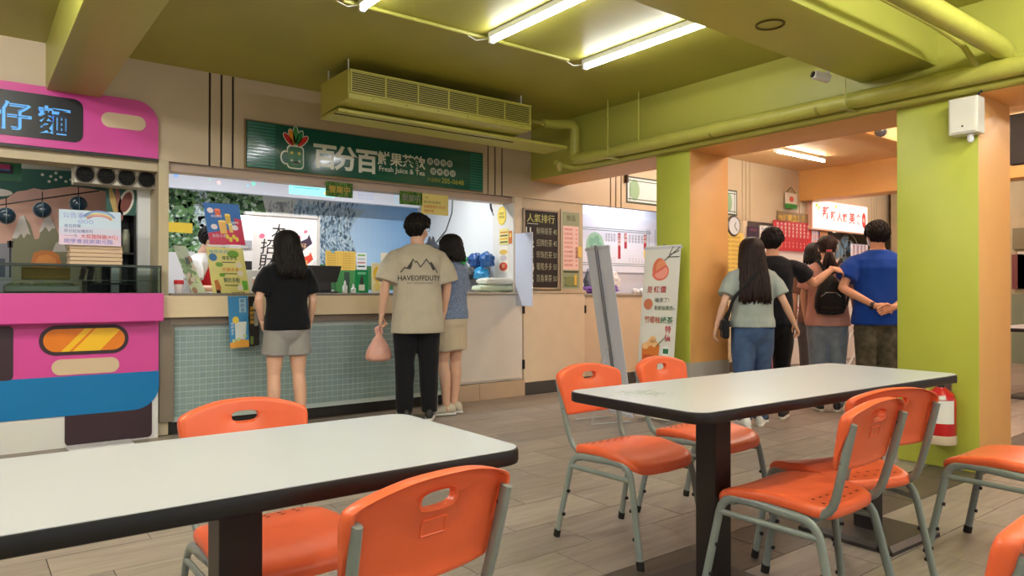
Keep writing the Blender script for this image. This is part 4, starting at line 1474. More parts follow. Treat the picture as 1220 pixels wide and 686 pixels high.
# red-capped jar and a paper cup
for k, (u, r_, h_, bc, cc, nm, lb) in enumerate(((213, .036, .07, (236, 226, 226), (206, 40, 50), 'red_lid_jar', 'white jar with a red lid at the left end of the juice counter'), (306, .036, .13, (188, 150, 122), (238, 234, 228), 'paper_cup', 'pale brown paper cup right of the counter posters'))):
    c = atY(u, 345, 6.12)
    t = thing(nm, lb, 'jar' if k == 0 else 'cup', (c.x, 6.12, CT + .001))
    MM = Matrix.Translation((c.x, 6.12, CT + .001))
    q = MB()
    q.lathe([(r_ * .8, 0), (r_ * .86, .003), (r_, h_)], 18, MM)
    q.build('body', mat(nm + '_body', bc, .4), t, True)
    q = MB()
    q.lathe([(r_ * 1.03, h_), (r_ * 1.03, h_ + .03), (r_ * .9, h_ + .034)] if k == 0 else [(r_ * 1.03, h_ - .012), (r_ * 1.03, h_ + .002), (r_ * .9, h_ + .006)], 18, MM)
    q.build('lid', mat(nm + '_lid', cc, .35), t, True)
# stack of clear cup sleeves behind the cup
c = atY(300, 325, 6.45)
t = MB()
t.lathe([(.05, 0), (.062, .004), (.075, .2), (.07, .203)], 20, Matrix.Translation((c.x, 6.45, CT + .001)))
tag(t.build('cup_stack', mat('cup_sleeve_white', (226, 228, 228), .3), smooth=True), 'stack of white cups standing behind the pale brown cup', 'cups')

# posters hanging on the counter front
for uv, lb, nm, bg in ((((271.5, 353), (295, 352.5), (297, 413), (274.5, 415)), 'blue juice poster hanging on the counter ledge left of the black shirt', 'b', (64, 142, 196)), (((296, 353), (309, 352.5), (309, 411), (297.5, 413)), 'dark drink poster hanging on the ledge behind the woman in black', 'k', (40, 36, 34))):
    o, p = stand_poster('hanging_poster', lb, uv, 5.893 if nm == 'b' else 5.9, 0, mat('poster_' + nm, bg, .35), .003)
    if nm == 'b':
        p.poly([(.3 * p.w, .16 * p.h), (.82 * p.w, .16 * p.h), (.9 * p.w, .5 * p.h), (.28 * p.w, .5 * p.h)], (226, 232, 226), 1)
        p.poly([(0, 0), (p.w, 0), (p.w, .13 * p.h), (.5 * p.w, .17 * p.h), (0, .1 * p.h)], (236, 170, 70), 1)
        p.ellipse(.34 * p.w, .54 * p.h, .17 * p.w, .07 * p.h, (240, 214, 90), 2)
        p.rect(.55 * p.w, .68 * p.h, .9 * p.w, .96 * p.h, (170, 206, 226), 1)
        p.vtext('鮮奶茶', .72 * p.w, .95 * p.h, .035, (50, 110, 160), 2, .005)
        p.vtext('檸檬多多', .16 * p.w, .5 * p.h, .024, (236, 240, 240), 2, .004)
        for cx, cy in ((.8, .22), (.45, .16), (.2, .14)):
            p.ellipse(cx * p.w, cy * p.h, .09 * p.w, .035 * p.h, (196, 216, 150), 3)
    else:
        p.rect(.5 * p.w, .4 * p.h, .9 * p.w, .7 * p.h, (150, 150, 140), 1)
        p.ellipse(.7 * p.w, .82 * p.h, .3 * p.w, .1 * p.h, (196, 186, 160), 1)
        p.vtext('黑糖珍珠', .3 * p.w, .8 * p.h, .034, (216, 170, 70), 2, .006)
        p.rect(.1 * p.w, .04 * p.h, .4 * p.w, .2 * p.h, (110, 130, 60), 1)
    p.build('print', PRINT_G, o, colors=True)

# right side of the stall: shelf with packages, flour bags, cable
sh = thing('wire_rack', 'grey rack with packages against the white side wall', 'rack', (4.5, 7.0, 1.1))
wbox('back_panel', 4.62, 4.655, 6.45, 7.2, 1.05, 1.42, mat('rack_grey', (150, 150, 152), .5), sh)
wbox('shelf', 4.40, 4.655, 6.45, 7.2, 1.05, 1.07, mat('rack_grey', (150, 150, 152), .5), sh)
wbox('divider', 4.42, 4.655, 7.02, 7.06, 1.07, 1.42, mat('rack_dark', (70, 70, 74), .5), sh)
for k, (u, v, c, nm) in enumerate(((549, 311, (34, 150, 70), 'bright green package on the rack beside the woman in blue'), (567, 311, (34, 76, 140), 'navy blue package on top of the rack, nearer the mural'), (580, 310, (30, 92, 160), 'navy blue package on top of the rack, nearer the jamb'), (574, 327, (50, 150, 206), 'sky blue package low on the rack above the flour bags'), (556, 326, (60, 60, 66), 'dark grey package low on the rack'), (562, 320, (120, 124, 128), 'pale grey package in the middle of the rack'))):
    P_ = atX(u, v, 4.50)
    crumple((4.50, P_.y, P_.z), (.08, .10, .085), mat('pack%d' % k, c, .3, coat=.3), 'package', nm, 'package', 20 + k, 'packages on the rack')
def pillow(c, r, m, name, label, seed):
    bm = bmesh.new()
    bmesh.ops.create_icosphere(bm, subdivisions=4, radius=1)
    q = MB()
    vs = []
    for v in bm.verts:
        f = lambda t: math.copysign(abs(t) ** .45, t)
        n = noise.noise(v.co * 3 + Vector((seed, 0, 0))) * .07
        vs.append(Vector(c) + Vector((f(v.co.x) * r[0] * (1 + n), f(v.co.y) * r[1] * (1 + n), math.copysign(abs(v.co.z) ** .8, v.co.z) * r[2] * (1 + 2 * n))))
    q.add(vs, [tuple(v.index for v in f.verts) for f in bm.faces])
    bm.free()
    return tag(q.build(name, m, smooth=True), label, 'bag', 'bags on the white cabinet')


cx_ = atY(590, 340, 6.1).x
pillow((cx_ - .02, 6.12, 1.141), (.22, .12, .036), mat('sack_pale_green', (206, 218, 190), .4), 'flour_bag', 'pale green flour bag, lower of the two on the white cabinet', 1)
pillow((cx_ + .02, 6.12, 1.216), (.20, .12, .038), mat('sack_white', (232, 230, 220), .4), 'flour_bag', 'white flour bag, upper of the two on the white cabinet', 2)
mb = MB()
mb.tube([(4.648, y, z) for y, z in ((7.2, 2.25), (7.22, 2.05), (7.35, 1.85), (7.6, 1.7), (7.9, 1.62))], .006, 6)
tag(mb.build('black_cable', M_RUBBER, smooth=True), 'thin black cable looping down the white side wall of the stall', 'cable')
mb = MB()
mb.tube([atX(u, v, 4.648) for u, v in ((584, 240), (585, 248), (589, 257))], .012, 6)
tag(mb.build('black_hook', M_RUBBER, smooth=True), 'short curved black hose at the top of the white side wall', 'hose')
# ladle pot / fan seen between the couple
c = atY(519, 297, 7.3)
fn = thing('shaker_machine', 'steel cup sealing machine between the couple, behind the counter', 'machine', (c.x, 7.3, .9))
wbox('body', c.x - .12, c.x + .10, 7.3, 7.5, 0, c.z - .05, mat('steel_mid', (150, 152, 156), .3, metal=.6), fn, .01)
q = MB()
q.lathe([(.02, -.06), (.11, -.05), (.12, .03), (.05, .09), (.03, .16)], 20, Matrix.Translation((c.x, 7.40, c.z)))
q.build('hopper', mat('steel_dark', (92, 94, 98), .3, metal=.7), fn, True)

# ---------------------------------------------------------------- ceiling: tube lamps, conduit, air conditioner
TUBE = mat('tube_glow', (255, 255, 255), emit=(250, 249, 255), estr=26.0)
HOUS = mat('lamp_housing', (226, 226, 214), .4)


def tube_lamp(x, y0, y1, z, label, along='Y', glow=TUBE):
    ln = abs(y1 - y0)
    t = thing('ceiling_tube_light', label, 'light', (x, (y0 + y1) / 2, z), 0, 'fluorescent tube lights')
    def bx(n, w0, w1, l0, l1, z0, z1, m):
        q = MB()
        if along == 'Y':
            q.bbox(x + w0, x + w1, l0, l1, z + z0, z + z1, .004)
        else:
            q.bbox(l0, l1, x + w0, x + w1, z + z0, z + z1, .004)
        return q.build(n, m, t)
    bx('housing', -.022, .022, y0, y1, .022, .06, HOUS)
    for e0, e1 in ((y0, y0 + .025), (y1 - .025, y1)):
        bx('end_cap', -.02, .02, e0, e1, -.016, .03, HOUS)
    q = MB()
    pts = [(x, y0 + .02, z), (x, y1 - .02, z)] if along == 'Y' else [(y0 + .02, x, z), (y1 - .02, x, z)]
    q.tube(pts, .0145, 12)
    q.build('tube', glow, t, True)
    return t


tube_lamp(1.895, 2.78, 3.95, 2.80, 'lit tube light at the top edge of the picture, leftmost of three')
tube_lamp(2.835, 2.75, 3.92, 2.80, 'lit tube light in the middle of the olive ceiling bay')
tube_lamp(3.73, 2.78, 3.95, 2.80, 'lit tube light next to the cross beam, rightmost of the olive bay')
t2 = tube_lamp(5.15, 8.2, 9.4, 2.90, 'lit tube light on the peach ceiling beyond the slim pillar', 'X', mat('tube_glow_warm', (255, 255, 255), emit=(255, 244, 220), estr=26.0))
tube_lamp(3.2, 7.75, 8.6, 2.90, 'lit tube light half hidden by the wide pillar top', 'X', MATS['tube_glow_warm'])
mb = MB()
mb.tube([(1.80, 3.99, 2.845), (2.6, 3.985, 2.845), (3.60, 3.98, 2.845)], .013, 8)
tag(mb.build('ceiling_conduit', M_PIPE, smooth=True), 'thin lime conduit on the ceiling along the ends of the tube lights', 'pipe')
for x in (1.895, 2.835, 3.73):
    mb = MB()
    mb.tube([(x - .14, 3.985, 2.83), (x - .07, 3.99, 2.815), (x - .01, 3.95, 2.825)], .004, 6)
    tag(mb.build('lamp_cord', HOUS, smooth=True), 'short pale cord from the conduit to the tube light ' + {1.895: 'at the picture top', 2.835: 'in the middle of the bay', 3.73: 'beside the cross beam'}[x], 'cord')

ac = thing('air_conditioner', 'long lime painted air conditioner with slatted grille hung below the ceiling', 'air conditioner', (3.1, 5.2, 2.5))
ax0, ax1, ay0, ay1 = 2.27, 4.02, 4.95, 5.46
M_AC = mat('ac_lime', (196, 192, 92), .4, var=.03)
q = MB()
q.prism([(-ay1, 2.51), (-ay0 - .02, 2.545), (-ay0, 2.56), (-ay0, 2.765), (-ay1, 2.765)], (ax0, 0, 0), (0, -1, 0), UZ, ax0 - ax1, 0)
q.build('casing', M_AC, ac)
wbox('lip', ax0, ax1, ay0 - .012, ay0, 2.545, 2.585, M_AC, ac, .003)
q = MB()
q.box(ax0 + .03, ax1 - .02, ay0 - .004, ay0 + .002, 2.60, 2.755)
q.build('grille_recess', mat('grille_dark', (50, 46, 24), .6), ac)
for z0, z1 in ((2.588, 2.602), (2.752, 2.766)):
    wbox('grille_rail', ax0 + .01, ax1, ay0 - .016, ay0, z0, z1, M_AC, ac, .002)
for k in range(7):
    x = ax0 + .02 + k * (ax1 - ax0 - .03) / 6
    wbox('grille_mullion', x - .006, x + .006, ay0 - .014, ay0, 2.60, 2.754, M_AC, ac)
q = MB()
for k in range(9):
    z = 2.612 + k * .0165
    q.box(ax0 + .02, ax1 - .01, ay0 - .012, ay0 - .003, z, z + .006, M=Matrix.Translation((0, 0, 0)))
q.build('grille_slats', M_AC, ac)['kind'] = 'stuff'
wbox('drip_tray', ax0, 4.62, 5.12, 5.47, 2.485, 2.51, M_AC, ac, .004)
wbox('seam', ax0, ax1, 5.20, 5.206, 2.478, 2.486, M_GROOVE, ac)
for x, y in ((ax0 + .03, ay0 + .06), (ax0 + .03, ay1 - .08), (ax1 - .06, ay0 + .06), (ax1 - .06, ay1 - .08)):
    q = MB()
    q.tube([(x, y, 2.76), (x, y, 2.862)], .006, 6)
    q.build('hanger_rod', HOUS, ac)
for k in range(6):
    q = MB()
    x = ax0 + .2 + k * .29
    q.tube([(x, ay0 - .014, 2.565), (x, ay0 - .009, 2.565)], .005, 6)
    q.build('screw', M_SCREW, ac)

# lagged pipes
pp_ = thing('lagged_pipe', 'thick lime lagged pipe running along the deep beam to the air conditioner', 'pipe', (4.75, 3, 2.3))
q = MB()
q.tube([(4.775, -2.0, 2.385), (4.77, 2.0, 2.395), (4.765, 4.9, 2.40), (4.765, 5.12, 2.40)], .056, 14)
q.build('run', M_PIPE, pp_, True)
q = MB()
q.tube([(4.765, 5.1, 2.40), (4.765, 5.15, 2.405), (4.765, 5.18, 2.44), (4.765, 5.18, 2.5), (4.765, 5.18, 2.66), (4.762, 5.18, 2.71), (4.73, 5.18, 2.74), (4.68, 5.18, 2.74), (4.52, 5.18, 2.715), (4.36, 5.18, 2.70)], [.054, .056, .056, .054, .052, .05, .048, .045, .045, .042], 14)
q.build('riser', M_PIPE, pp_, True)
q = MB()
q.tube([(4.36, 5.18, 2.70), (4.26, 5.18, 2.70), (4.02, 5.18, 2.70)], [.026, .02, .02], 12)
q.build('coupling', mat('pipe_lime_dull', (160, 152, 70), .4), pp_, True)
for y in (0.9, 2.65, 3.55):
    q = MB()
    q.tube([(4.772, y - .012, 2.392), (4.772, y + .012, 2.392)], .0585, 14)
    q.build('strap', mat('pipe_lime_dark', (150, 146, 50), .4), pp_, True)
dp = MB()
dp.tube([(4.835, -2.0, 2.325), (4.835, 4.9, 2.335), (4.80, 5.22, 2.335), (4.72, 5.30, 2.36), (4.62, 5.30, 2.38)], .026, 10)
tag(dp.build('drain_pipe', M_PIPE, smooth=True), 'thin lime drain pipe below and behind the thick lagged pipe', 'pipe')
up = MB()
up.tube([(0.82, 1.54, 2.515), (4.70, 1.54, 2.515), (4.82, 1.54, 2.50), (4.86, 1.56, 2.44)], .058, 14)
tag(up.build('lagged_pipe', M_PIPE, smooth=True), 'second thick lagged pipe parallel to the cross beam in the upper corner', 'pipe')
cp = MB()
cp.tube([(0.82, 1.72, 2.60), (4.25, 1.72, 2.60), (4.55, 1.72, 2.585), (4.66, 1.70, 2.55), (4.74, 1.66, 2.44)], .017, 8)
tag(cp.build('conduit', M_PIPE, smooth=True), 'narrow lime conduit between the cross beam and the upper lagged pipe', 'pipe')
for k, (x, y) in enumerate(((4.66, 4.62), (4.68, 2.42))):
    t = thing('pipe_hanger', ('lime rod and bracket holding the pipe in front of the slim pillar', 'lime rod and bracket holding the pipe under the cross beam end')[k], 'bracket', (x, y, 2.33), group='pipe hangers')
    q = MB()
    q.tube([(x, y, 2.345), (x, y, 2.862 if k == 0 else 2.535)], .007, 6)
    q.build('rod', M_PIPE, t)
    q = MB()
    q.box(x - .02, 4.884, y - .018, y + .018, 2.325, 2.331)
    q.build('angle_bar', M_PIPE, t)
mb = MB()
mb.tube([(4.70, 4.28, 2.42), (4.70, 4.28, 2.862)], .006, 6)
tag(mb.build('hanger_rod', M_PIPE), 'thin lime rod from the ceiling to the pipe, nearer of the two rods', 'rod')
mb = MB()
mb.ell((4.66, 5.285, 2.34), (.035, .02, .05), 10, 6)
tag(mb.build('valve_handle', mat('valve_pale', (196, 186, 110), .5), smooth=True), 'small pale valve handle below the air conditioner tray end', 'valve')
# white camera under the cross beam and ring mark
wc_ = thing('security_camera', 'small white camera fixed under the end of the lime cross beam', 'camera', (4.44, 2.37, 2.45))
M_ = Matrix.Translation((4.42, 2.44, 2.50)) @ Matrix.Rotation(R(-35), 4, 'Z') @ Matrix.Rotation(R(14), 4, 'Y')
q = MB()
q.bbox(-.055, .055, -.026, .026, -.024, .024, .008, 2, M=M_)
q.build('camera_body', mat('cam_white', (214, 212, 206), .4), wc_, True)
q = MB()
q.lathe([(.02, 0), (.02, .012), (.012, .013)], 14, M_ @ Matrix.Translation((-.055, 0, 0)) @ Matrix.Rotation(-PI / 2, 4, 'Y'))
q.build('lens', M_BLACK, wc_, True)
q = MB()
q.tube([(4.45, 2.43, 2.51), (4.46, 2.41, 2.54)], .012, 8)
q.build('mount', mat('cam_white', (214, 212, 206), .4), wc_)
mb = MB()
mb.rings([[Vector((3.41 + math.cos(a) * r_, 2.17 + math.sin(a) * r_, z)) for a in np.linspace(0, 2 * PI, 32, False)] for r_, z in ((.066, 2.5305), (.066, 2.522), (.076, 2.522), (.076, 2.5305))], cap=False)
tag(mb.build('detector_ring', mat('ring_dark_olive', (96, 84, 26), .5)), 'dark ring of a missing detector under the cross beam', 'ring')
# dome camera in the far hall
dcam = thing('dome_camera', 'grey dome camera hanging from the orange ceiling rib of the far hall', 'camera', atY(1050, 155, 3.54))
c = atY(1050, 156, 3.50)
q = MB()
q.ell(c, (.06, .06, .06), 16, 10)
q.build('dome', mat('dome_grey', (92, 90, 92), .2, coat=.5), dcam, True)
q = MB()
q.tube([c + Vector((0, 0, .05)), c + Vector((0, 0, .12)), c + Vector((0, .06, .13))], .012, 8)
q.build('bracket', M_BLACK, dcam)
# emergency light box on the wide pillar
eb = thing('emergency_light', 'white emergency light box near the top of the wide lime pillar', 'light', (4.82, 1.75, 2.03))
wbox('box', 4.775, 4.885, 1.665, 1.825, 2.055, 2.275, mat('box_offwhite', (226, 222, 206), .4), eb, .006)
wbox('cover_plate', 4.768, 4.775, 1.675, 1.815, 2.065, 2.265, mat('box_offwhite', (226, 222, 206), .4), eb, .003)
q = MB()
q.lathe([(.016, 0), (.02, -.035), (.012, -.05)], 12, Matrix.Translation((4.82, 1.72, 2.055)))
q.build('lamp_bulb', mat('bulb_clear', (230, 230, 224), .2), eb, True)
q = MB()
q.tube([(4.766, 1.745, 2.10), (4.768, 1.745, 2.10)], .006, 8)
q.build('switch', M_SCREW, eb)
mb = MB()
mb.tube([(4.83, 1.70, 2.27), (4.83, 1.66, 2.31), (4.85, 1.64, 2.33), (4.87, 1.65, 2.40)], .007, 6)
tag(mb.build('black_cable', M_RUBBER, smooth=True), 'short black cable looping up from the emergency light box', 'cable')
# fire extinguisher on the wide pillar
ex = thing('fire_extinguisher', 'red fire extinguisher with white label on the lime pillar behind the right table', 'fire extinguisher', (4.79, 1.88, .17))
MM = Matrix.Translation((4.79, 1.88, .17))
q = MB()
q.lathe([(.078, .0), (.085, .01), (.085, .27), (.07, .31), (.035, .335), (.03, .345)], 24, MM)
q.build('cylinder', mat('extinguisher_red', (196, 24, 28), .3, coat=.4), ex, True)
q = MB()
q.lathe([(.0855, .0), (.087, .005), (.087, .05), (.0855, .055)], 24, MM)
q.build('base_ring', mat('ext_base', (206, 186, 160), .4), ex, True)


def wrap(name, a0, a1, z0, z1, m):
    q = MB()
    n = 10
    A = [a0 + (a1 - a0) * k / n for k in range(n + 1)]
    q.add([MM @ Vector((.0862 * math.cos(a), .0862 * math.sin(a), z)) for z in (z0, z1) for a in A], [(k, k + 1, n + 2 + k, n + 1 + k) for k in range(n)])
    return q.build(name, m, ex, True)


wrap('label_white', PI * .98, PI * 1.42, .13, .27, mat('label_white', (232, 230, 222), .4))
wrap('label_yellow', PI * .72, PI * .97, .14, .25, mat('label_yellow', (232, 206, 50), .4))
wrap('label_emblem', PI * 1.0, PI * 1.22, .275, .30, mat('label_white', (232, 230, 222), .4))
q = MB()
q.tube([MM @ Vector((0, 0, .335)), MM @ Vector((0, 0, .385))], .022, 12)
q.build('valve', M_BLACK, ex, True)
q = MB()
q.tube([MM @ Vector((0, 0, .385)), MM @ Vector((0, -.05, .395)), MM @ Vector((0, -.09, .385))], .010, 8)
q.build('lever', M_BLACK, ex, True)
q = MB()
q.tube([MM @ Vector((0, .02, .37)), MM @ Vector((0, .08, .36)), MM @ Vector((0, .11, .30)), MM @ Vector((0, .10, .12))], .010, 8)
q.build('hose', M_RUBBER, ex, True)
q = MB()
q.box(4.87, 4.886, 1.85, 1.91, .42, .57)
q.tube([(4.79, 1.88, .53), (4.875, 1.88, .55)], .006, 6)
q.build('wall_hook', M_CHROME, ex)

# ---------------------------------------------------------------- two leaning banner stands
def banner(name, label, foot, yaw, lean, roll, w, h, m, reach=.38):
    """foot: floor point below the middle of the lower edge; board leans back by 'lean' and sideways by 'roll'"""
    t = thing(name, label, 'banner', foot, group=None)
    U = Vector((math.cos(yaw), math.sin(yaw), 0))
    Bk = Vector((-math.sin(yaw), math.cos(yaw), 0))
    V = (UZ * math.cos(lean) + Bk * math.sin(lean)).normalized()
    qr = Quaternion(U.cross(V), roll)
    U2, V2 = qr @ U, qr @ V
    O = Vector(foot) + UZ * 0.02 - U2 * (w / 2) + V2 * 0.02
    q = MB()
    q.prism([(0, 0), (w, 0), (w, h), (0, h)], O, U2, V2, -.004, 0)
    q.build('sheet', m, t)
    N = U2.cross(V2)
    q = MB()
    c0 = O + U2 * (w / 2) - N * .019
    q.tube([c0 - V2 * .01, c0 + V2 * (h + .01)], .013, 8)
    q.build('pole', mat('banner_pole', (122, 122, 124), .4, metal=.4), t)
    mid = c0 + V2 * (h * .42)
    for s_ in (-1, 1):
        q = MB()
        ft = Vector(foot) - N * reach + U2 * (s_ * w * .35)
        ft.z = .012
        q.tube([mid - N * .01, ft], .004, 6)
        q.tube([ft, Vector((foot[0], foot[1], .012)) + U2 * (s_ * w * .4)], .006, 6)
        q.build('strut', mat('strut_grey', (176, 176, 176), .4), t)
    for zz in (.01, h - .03):
        q = MB()
        q.prism([(-.01, zz), (w + .01, zz), (w + .01, zz + .02), (-.01, zz + .02)], O, U2, V2, -.012, .002)
        q.build('rail', mat('banner_rail', (200, 200, 204), .4), t)
    return t, Pr(O, U2, V2, w, h, .0008)


yaw_l = R(150)
ban, _ = banner('banner_stand', 'grey banner stand seen from its blank back, left of the grapefruit drink banner', (4.50, 4.30, 0), R(77), 0.16, R(0), .37, 1.47, mat('banner_back', (216, 218, 228), .6))
ban2, p = banner('banner_stand', 'drink banner stand with grapefruit print leaning by the slim pillar', (4.60, 4.05, 0), R(-86), .11, R(0), .37, 1.47, mat('banner_sheet', (228, 226, 216), .5), .2)
w_, h_ = p.w, p.h
p.ellipse(.44 * w_, .86 * h_, .19 * w_, .066 * h_, (226, 120, 84), 0, 24)
p.ellipse(.50 * w_, .865 * h_, .15 * w_, .05 * h_, (236, 150, 106), 1, 24)
p.poly([(.48 * w_ + .24 * w_ * math.cos(a), .845 * h_ + .052 * h_ * math.sin(a)) for a in np.linspace(-2.9, .9, 14)], (232, 110, 96), 2)
p.poly([(.50 * w_ + .19 * w_ * math.cos(a), .843 * h_ + .040 * h_ * math.sin(a)) for a in np.linspace(-2.8, .8, 14)], (244, 160, 140), 3)
for a in ((.58, .91, .98, .985), (.66, .93, .98, .93), (.7, .94, .80, .99), (.74, .945, .96, .965)):
    p.line([(a[0] * w_, a[1] * h_), (a[2] * w_, a[3] * h_)], .007, (56, 60, 44), 4)
for k, (ch, c) in enumerate(zip('是紅鑽', ((190, 80, 70), (190, 60, 60), (190, 60, 60)))):
    p.text(ch, (.14 + k * .19) * w_, .725 * h_, .062, c, 4, .008)
p.ellipse(.2 * w_, .655 * h_, .13 * w_, .032 * h_, (204, 120, 84), 4)
p.text('柚來了!', .38 * w_, .668 * h_, .046, (84, 92, 80), 4, .004, fit=.4 * w_)
p.text('新鮮柚果肉~', .38 * w_, .622 * h_, .044, (84, 110, 80), 4, .004, fit=.58 * w_)
p.text('葡萄柚', .12 * w_, .548 * h_, .062, (184, 84, 60), 4, .012, fit=.44 * w_)
p.text('綠茶', .58 * w_, .548 * h_, .062, (50, 120, 76), 4, .012, fit=.34 * w_)
p.vtext('特價', .80 * w_, .535 * h_, .064, (200, 50, 60), 4, .012)
p.ellipse(.77 * w_, .385 * h_, .11 * w_, .034 * h_, (236, 240, 236), 4)
p.rect(.70 * w_, .372 * h_, .85 * w_, .40 * h_, (40, 110, 80), 5)
p.poly([(.16 * w_, .16 * h_), (.54 * w_, .16 * h_), (.60 * w_, .42 * h_), (.10 * w_, .42 * h_)], (222, 124, 46), 4)
p.poly([(.18 * w_, .17 * h_), (.40 * w_, .17 * h_), (.42 * w_, .36 * h_), (.14 * w_, .36 * h_)], (196, 84, 34), 5)
p.ellipse(.42 * w_, .26 * h_, .09 * w_, .09 * h_, (240, 160, 70), 6, a=.2)
for cx, cy in ((.2, .41), (.32, .43), (.46, .425), (.4, .45)):
    p.ellipse(cx * w_, cy * h_, .09 * w_, .02 * h_, (240, 190, 130), 6)
p.line([(.5 * w_, .41 * h_), (.72 * w_, .46 * h_)], .008, (90, 100, 50), 7)
p.text('鳳梨冰茶 上市', .16 * w_, .105 * h_, .05, (110, 50, 90), 4, .010, fit=.66 * w_)
p.text('限時優惠', .16 * w_, .05 * h_, .04, (180, 70, 60), 4, .006, fit=.5 * w_)
p.build('print', PRINT, ban2, colors=True)

# ---------------------------------------------------------------- far hall behind the people
fy = 5.97
X0, X1, Z0, Z1 = wrect(867, 226, 880, 256, fy)
o, p = board('framed_picture', 'green cornered framed picture high on the wall right of the slim pillar', 'picture', X0 - .5, X1, Z0, Z1, 5.992, .02, mat('pic_frame', (62, 78, 68), .5), 'framed pictures on the upper wall')
p.rect(.02, .02, p.w - .02, p.h - .02, (214, 224, 226), 0)
p.ellipse(p.w - .2, .5 * p.h, .08, .13, (150, 186, 152), 1)
for y in (.05, p.h - .05):
    p.line([(.03, y), (p.w - .03, y)], .012, (84, 110, 100), 2)
p.line([(p.w - .06, .03), (p.w - .06, p.h - .03)], .012, (84, 110, 100), 2)
p.build('print', PRINT, o, colors=True)
# wall clock
c = atY(874.5, 269, 5.96)
ck = thing('wall_clock', 'round wall clock with pale face above the yellow poster', 'clock', c)
MM = Matrix.Translation(c) @ Matrix.Rotation(PI / 2, 4, 'X')
q = MB()
q.lathe([(.14, -.03), (.145, 0), (.135, .012), (.12, .006)], 28, MM)
q.build('rim', mat('clock_rim', (96, 96, 100), .3, metal=.6), ck, True)
q = MB()
q.lathe([(.122, .0095 - .002), (.122, .0095)], 28, MM)
q.build('face', mat('clock_face', (226, 232, 240), .3), ck)
for a, l in ((.6, .06), (2.4, .09)):
    q = MB()
    q.tube([MM @ Vector((0, 0, .013)), MM @ Vector((math.sin(a) * l, math.cos(a) * l, .013))], .004, 6)
    q.build('hand', M_BLACK, ck)
for nm, lb, uv, col in (('poster', 'tall yellow notice under the wall clock', (864, 277, 886, 338), (240, 210, 110)), ('poster', 'dark purple poster between the long haired woman and the man in black', (891, 269, 904, 300), (54, 30, 60)), ('menu_chart', 'white menu sheet right of the dark purple poster', (905.5, 269, 922, 300), (236, 232, 230)),
                        ('poster', 'orange poster between the red menu and the lit sign', (975, 272, 986, 284), (244, 180, 70)), ('menu_chart', 'pale pink price sheet right of the red menu banner', (968, 268, 977, 292), (240, 220, 220)), ('menu_chart', 'blue and red lettered menu sheet left of the man in blue', (1014, 291, 1034, 306), (236, 236, 246))):
    X0, X1, Z0, Z1 = wrect(*uv, fy)
    o, p = board(nm, lb, 'poster' if nm == 'poster' else 'menu', X0, X1, Z0, Z1, fy, .006, mat('fp' + str(col), col, .5))
    if col[2] == 110:
        for k in range(9):
            p.text('每日供應自助餐', .14 * p.w, (.88 - .085 * k) * p.h, .05, (170, 130, 50), 0, fit=.68 * p.w)
    elif col[0] == 54:
        p.ellipse(.55 * p.w, .35 * p.h, .22 * p.w, .2 * p.h, (226, 150, 150), 0)
        p.rect(.2 * p.w, .8 * p.h, .8 * p.w, .9 * p.h, (120, 60, 90), 0)
    else:
        for k in range(6):
            p.text('飯 麵 湯 菜', .1 * p.w, (.82 - .14 * k) * p.h, .05, ((90, 100, 190), (190, 70, 80))[k % 2], 0, fit=.8 * p.w)
    p.build('print', PRINT, o, colors=True)
# red menu banner with white columns, gold lettering above
X0, X1, Z0, Z1 = wrect(922, 264, 967, 299, fy)
o, p = board('menu_banner', 'red menu banner with white character columns beyond the man in black', 'menu', X0, X1, Z0, Z1, fy, .006, mat('banner_red', (206, 40, 56), .5))
for k in range(9):
    x = (.10 + k * .10) * p.w
    p.vtext(('麻辣鴨血', '牛肉湯麵', '酸辣湯餃', '炸醬乾麵', '什錦炒飯', '鍋燒意麵', '咖哩雞飯', '滷味拼盤', '蛋花湯麵')[k], x, .95 * p.h, .048, (250, 236, 232), 0, .008, 1.15)
    p.vtext('50', x, .32 * p.h, .046, (250, 236, 232), 0, .008)
p.build('lettering', PRINT, o, colors=True)
gl = thing('gold_sign', 'gold character sign just above the red menu banner', 'sign', atY(944, 262, 5.97))
for k, ch in enumerate('麻辣鴨血20'):
    a = atY(927.5 + k * 5.6, 263.5, 5.97)
    q = MB()
    vs, fs = glyphs(ch, .02)
    s_ = .125
    q.add([(a.x + x * s_, 5.97, a.z + y * s_ - .0) for x, y in vs], fs)
    q.build('character', mat('gold_letter', (214, 170, 60), .35, metal=.3), gl)
wbox('backing', atY(926, 260, 5.985).x, atY(967, 260, 5.985).x, 5.975, 5.985, atY(945, 266, 5.98).z, atY(945, 253, 5.98).z, mat('gold_backing', (150, 120, 70), .5), gl)
# lit sign
X0, X1, Z0, Z1 = 10.43, 12.15, 2.095, 2.535
ls = thing('lit_sign', 'backlit white sign with red characters and round red emblem in the far hall', 'sign', ((X0 + X1) / 2, 5.9, Z0))
wbox('sign_case', X0 - .02, X1 + .02, 5.91, 5.995, Z0 - .02, Z1 + .02, mat('lit_case', (236, 190, 170), .5), ls, .004)
q = MB()
q.box(X0, X1, 5.902, 5.91, Z0, Z1)
q.build('lit_panel', mat('lit_panel', (255, 244, 240), .4, emit=(255, 236, 232), estr=0.45), ls)
for ch, fx, s_, y in (('新', .22, .21, .42), ('新', .35, .17, .36), ('人', .465, .17, .36), ('類', .565, .15, .36), ('美', .70, .20, .34), ('食', .82, .18, .34)):
    p = Pr((X0, 5.902, Z0), UX, UZ, X1 - X0, Z1 - Z0)
    p.text(ch, fx * p.w, y * p.h, s_, (206, 40, 48), 0, .02, align='c')
    p.build('character', PRINT_LIT, ls, colors=True)
p = Pr((X0, 5.902, Z0), UX, UZ, X1 - X0, Z1 - Z0)
p.ellipse(.93 * p.w, .48 * p.h, .07, .13, (222, 60, 60), 0)
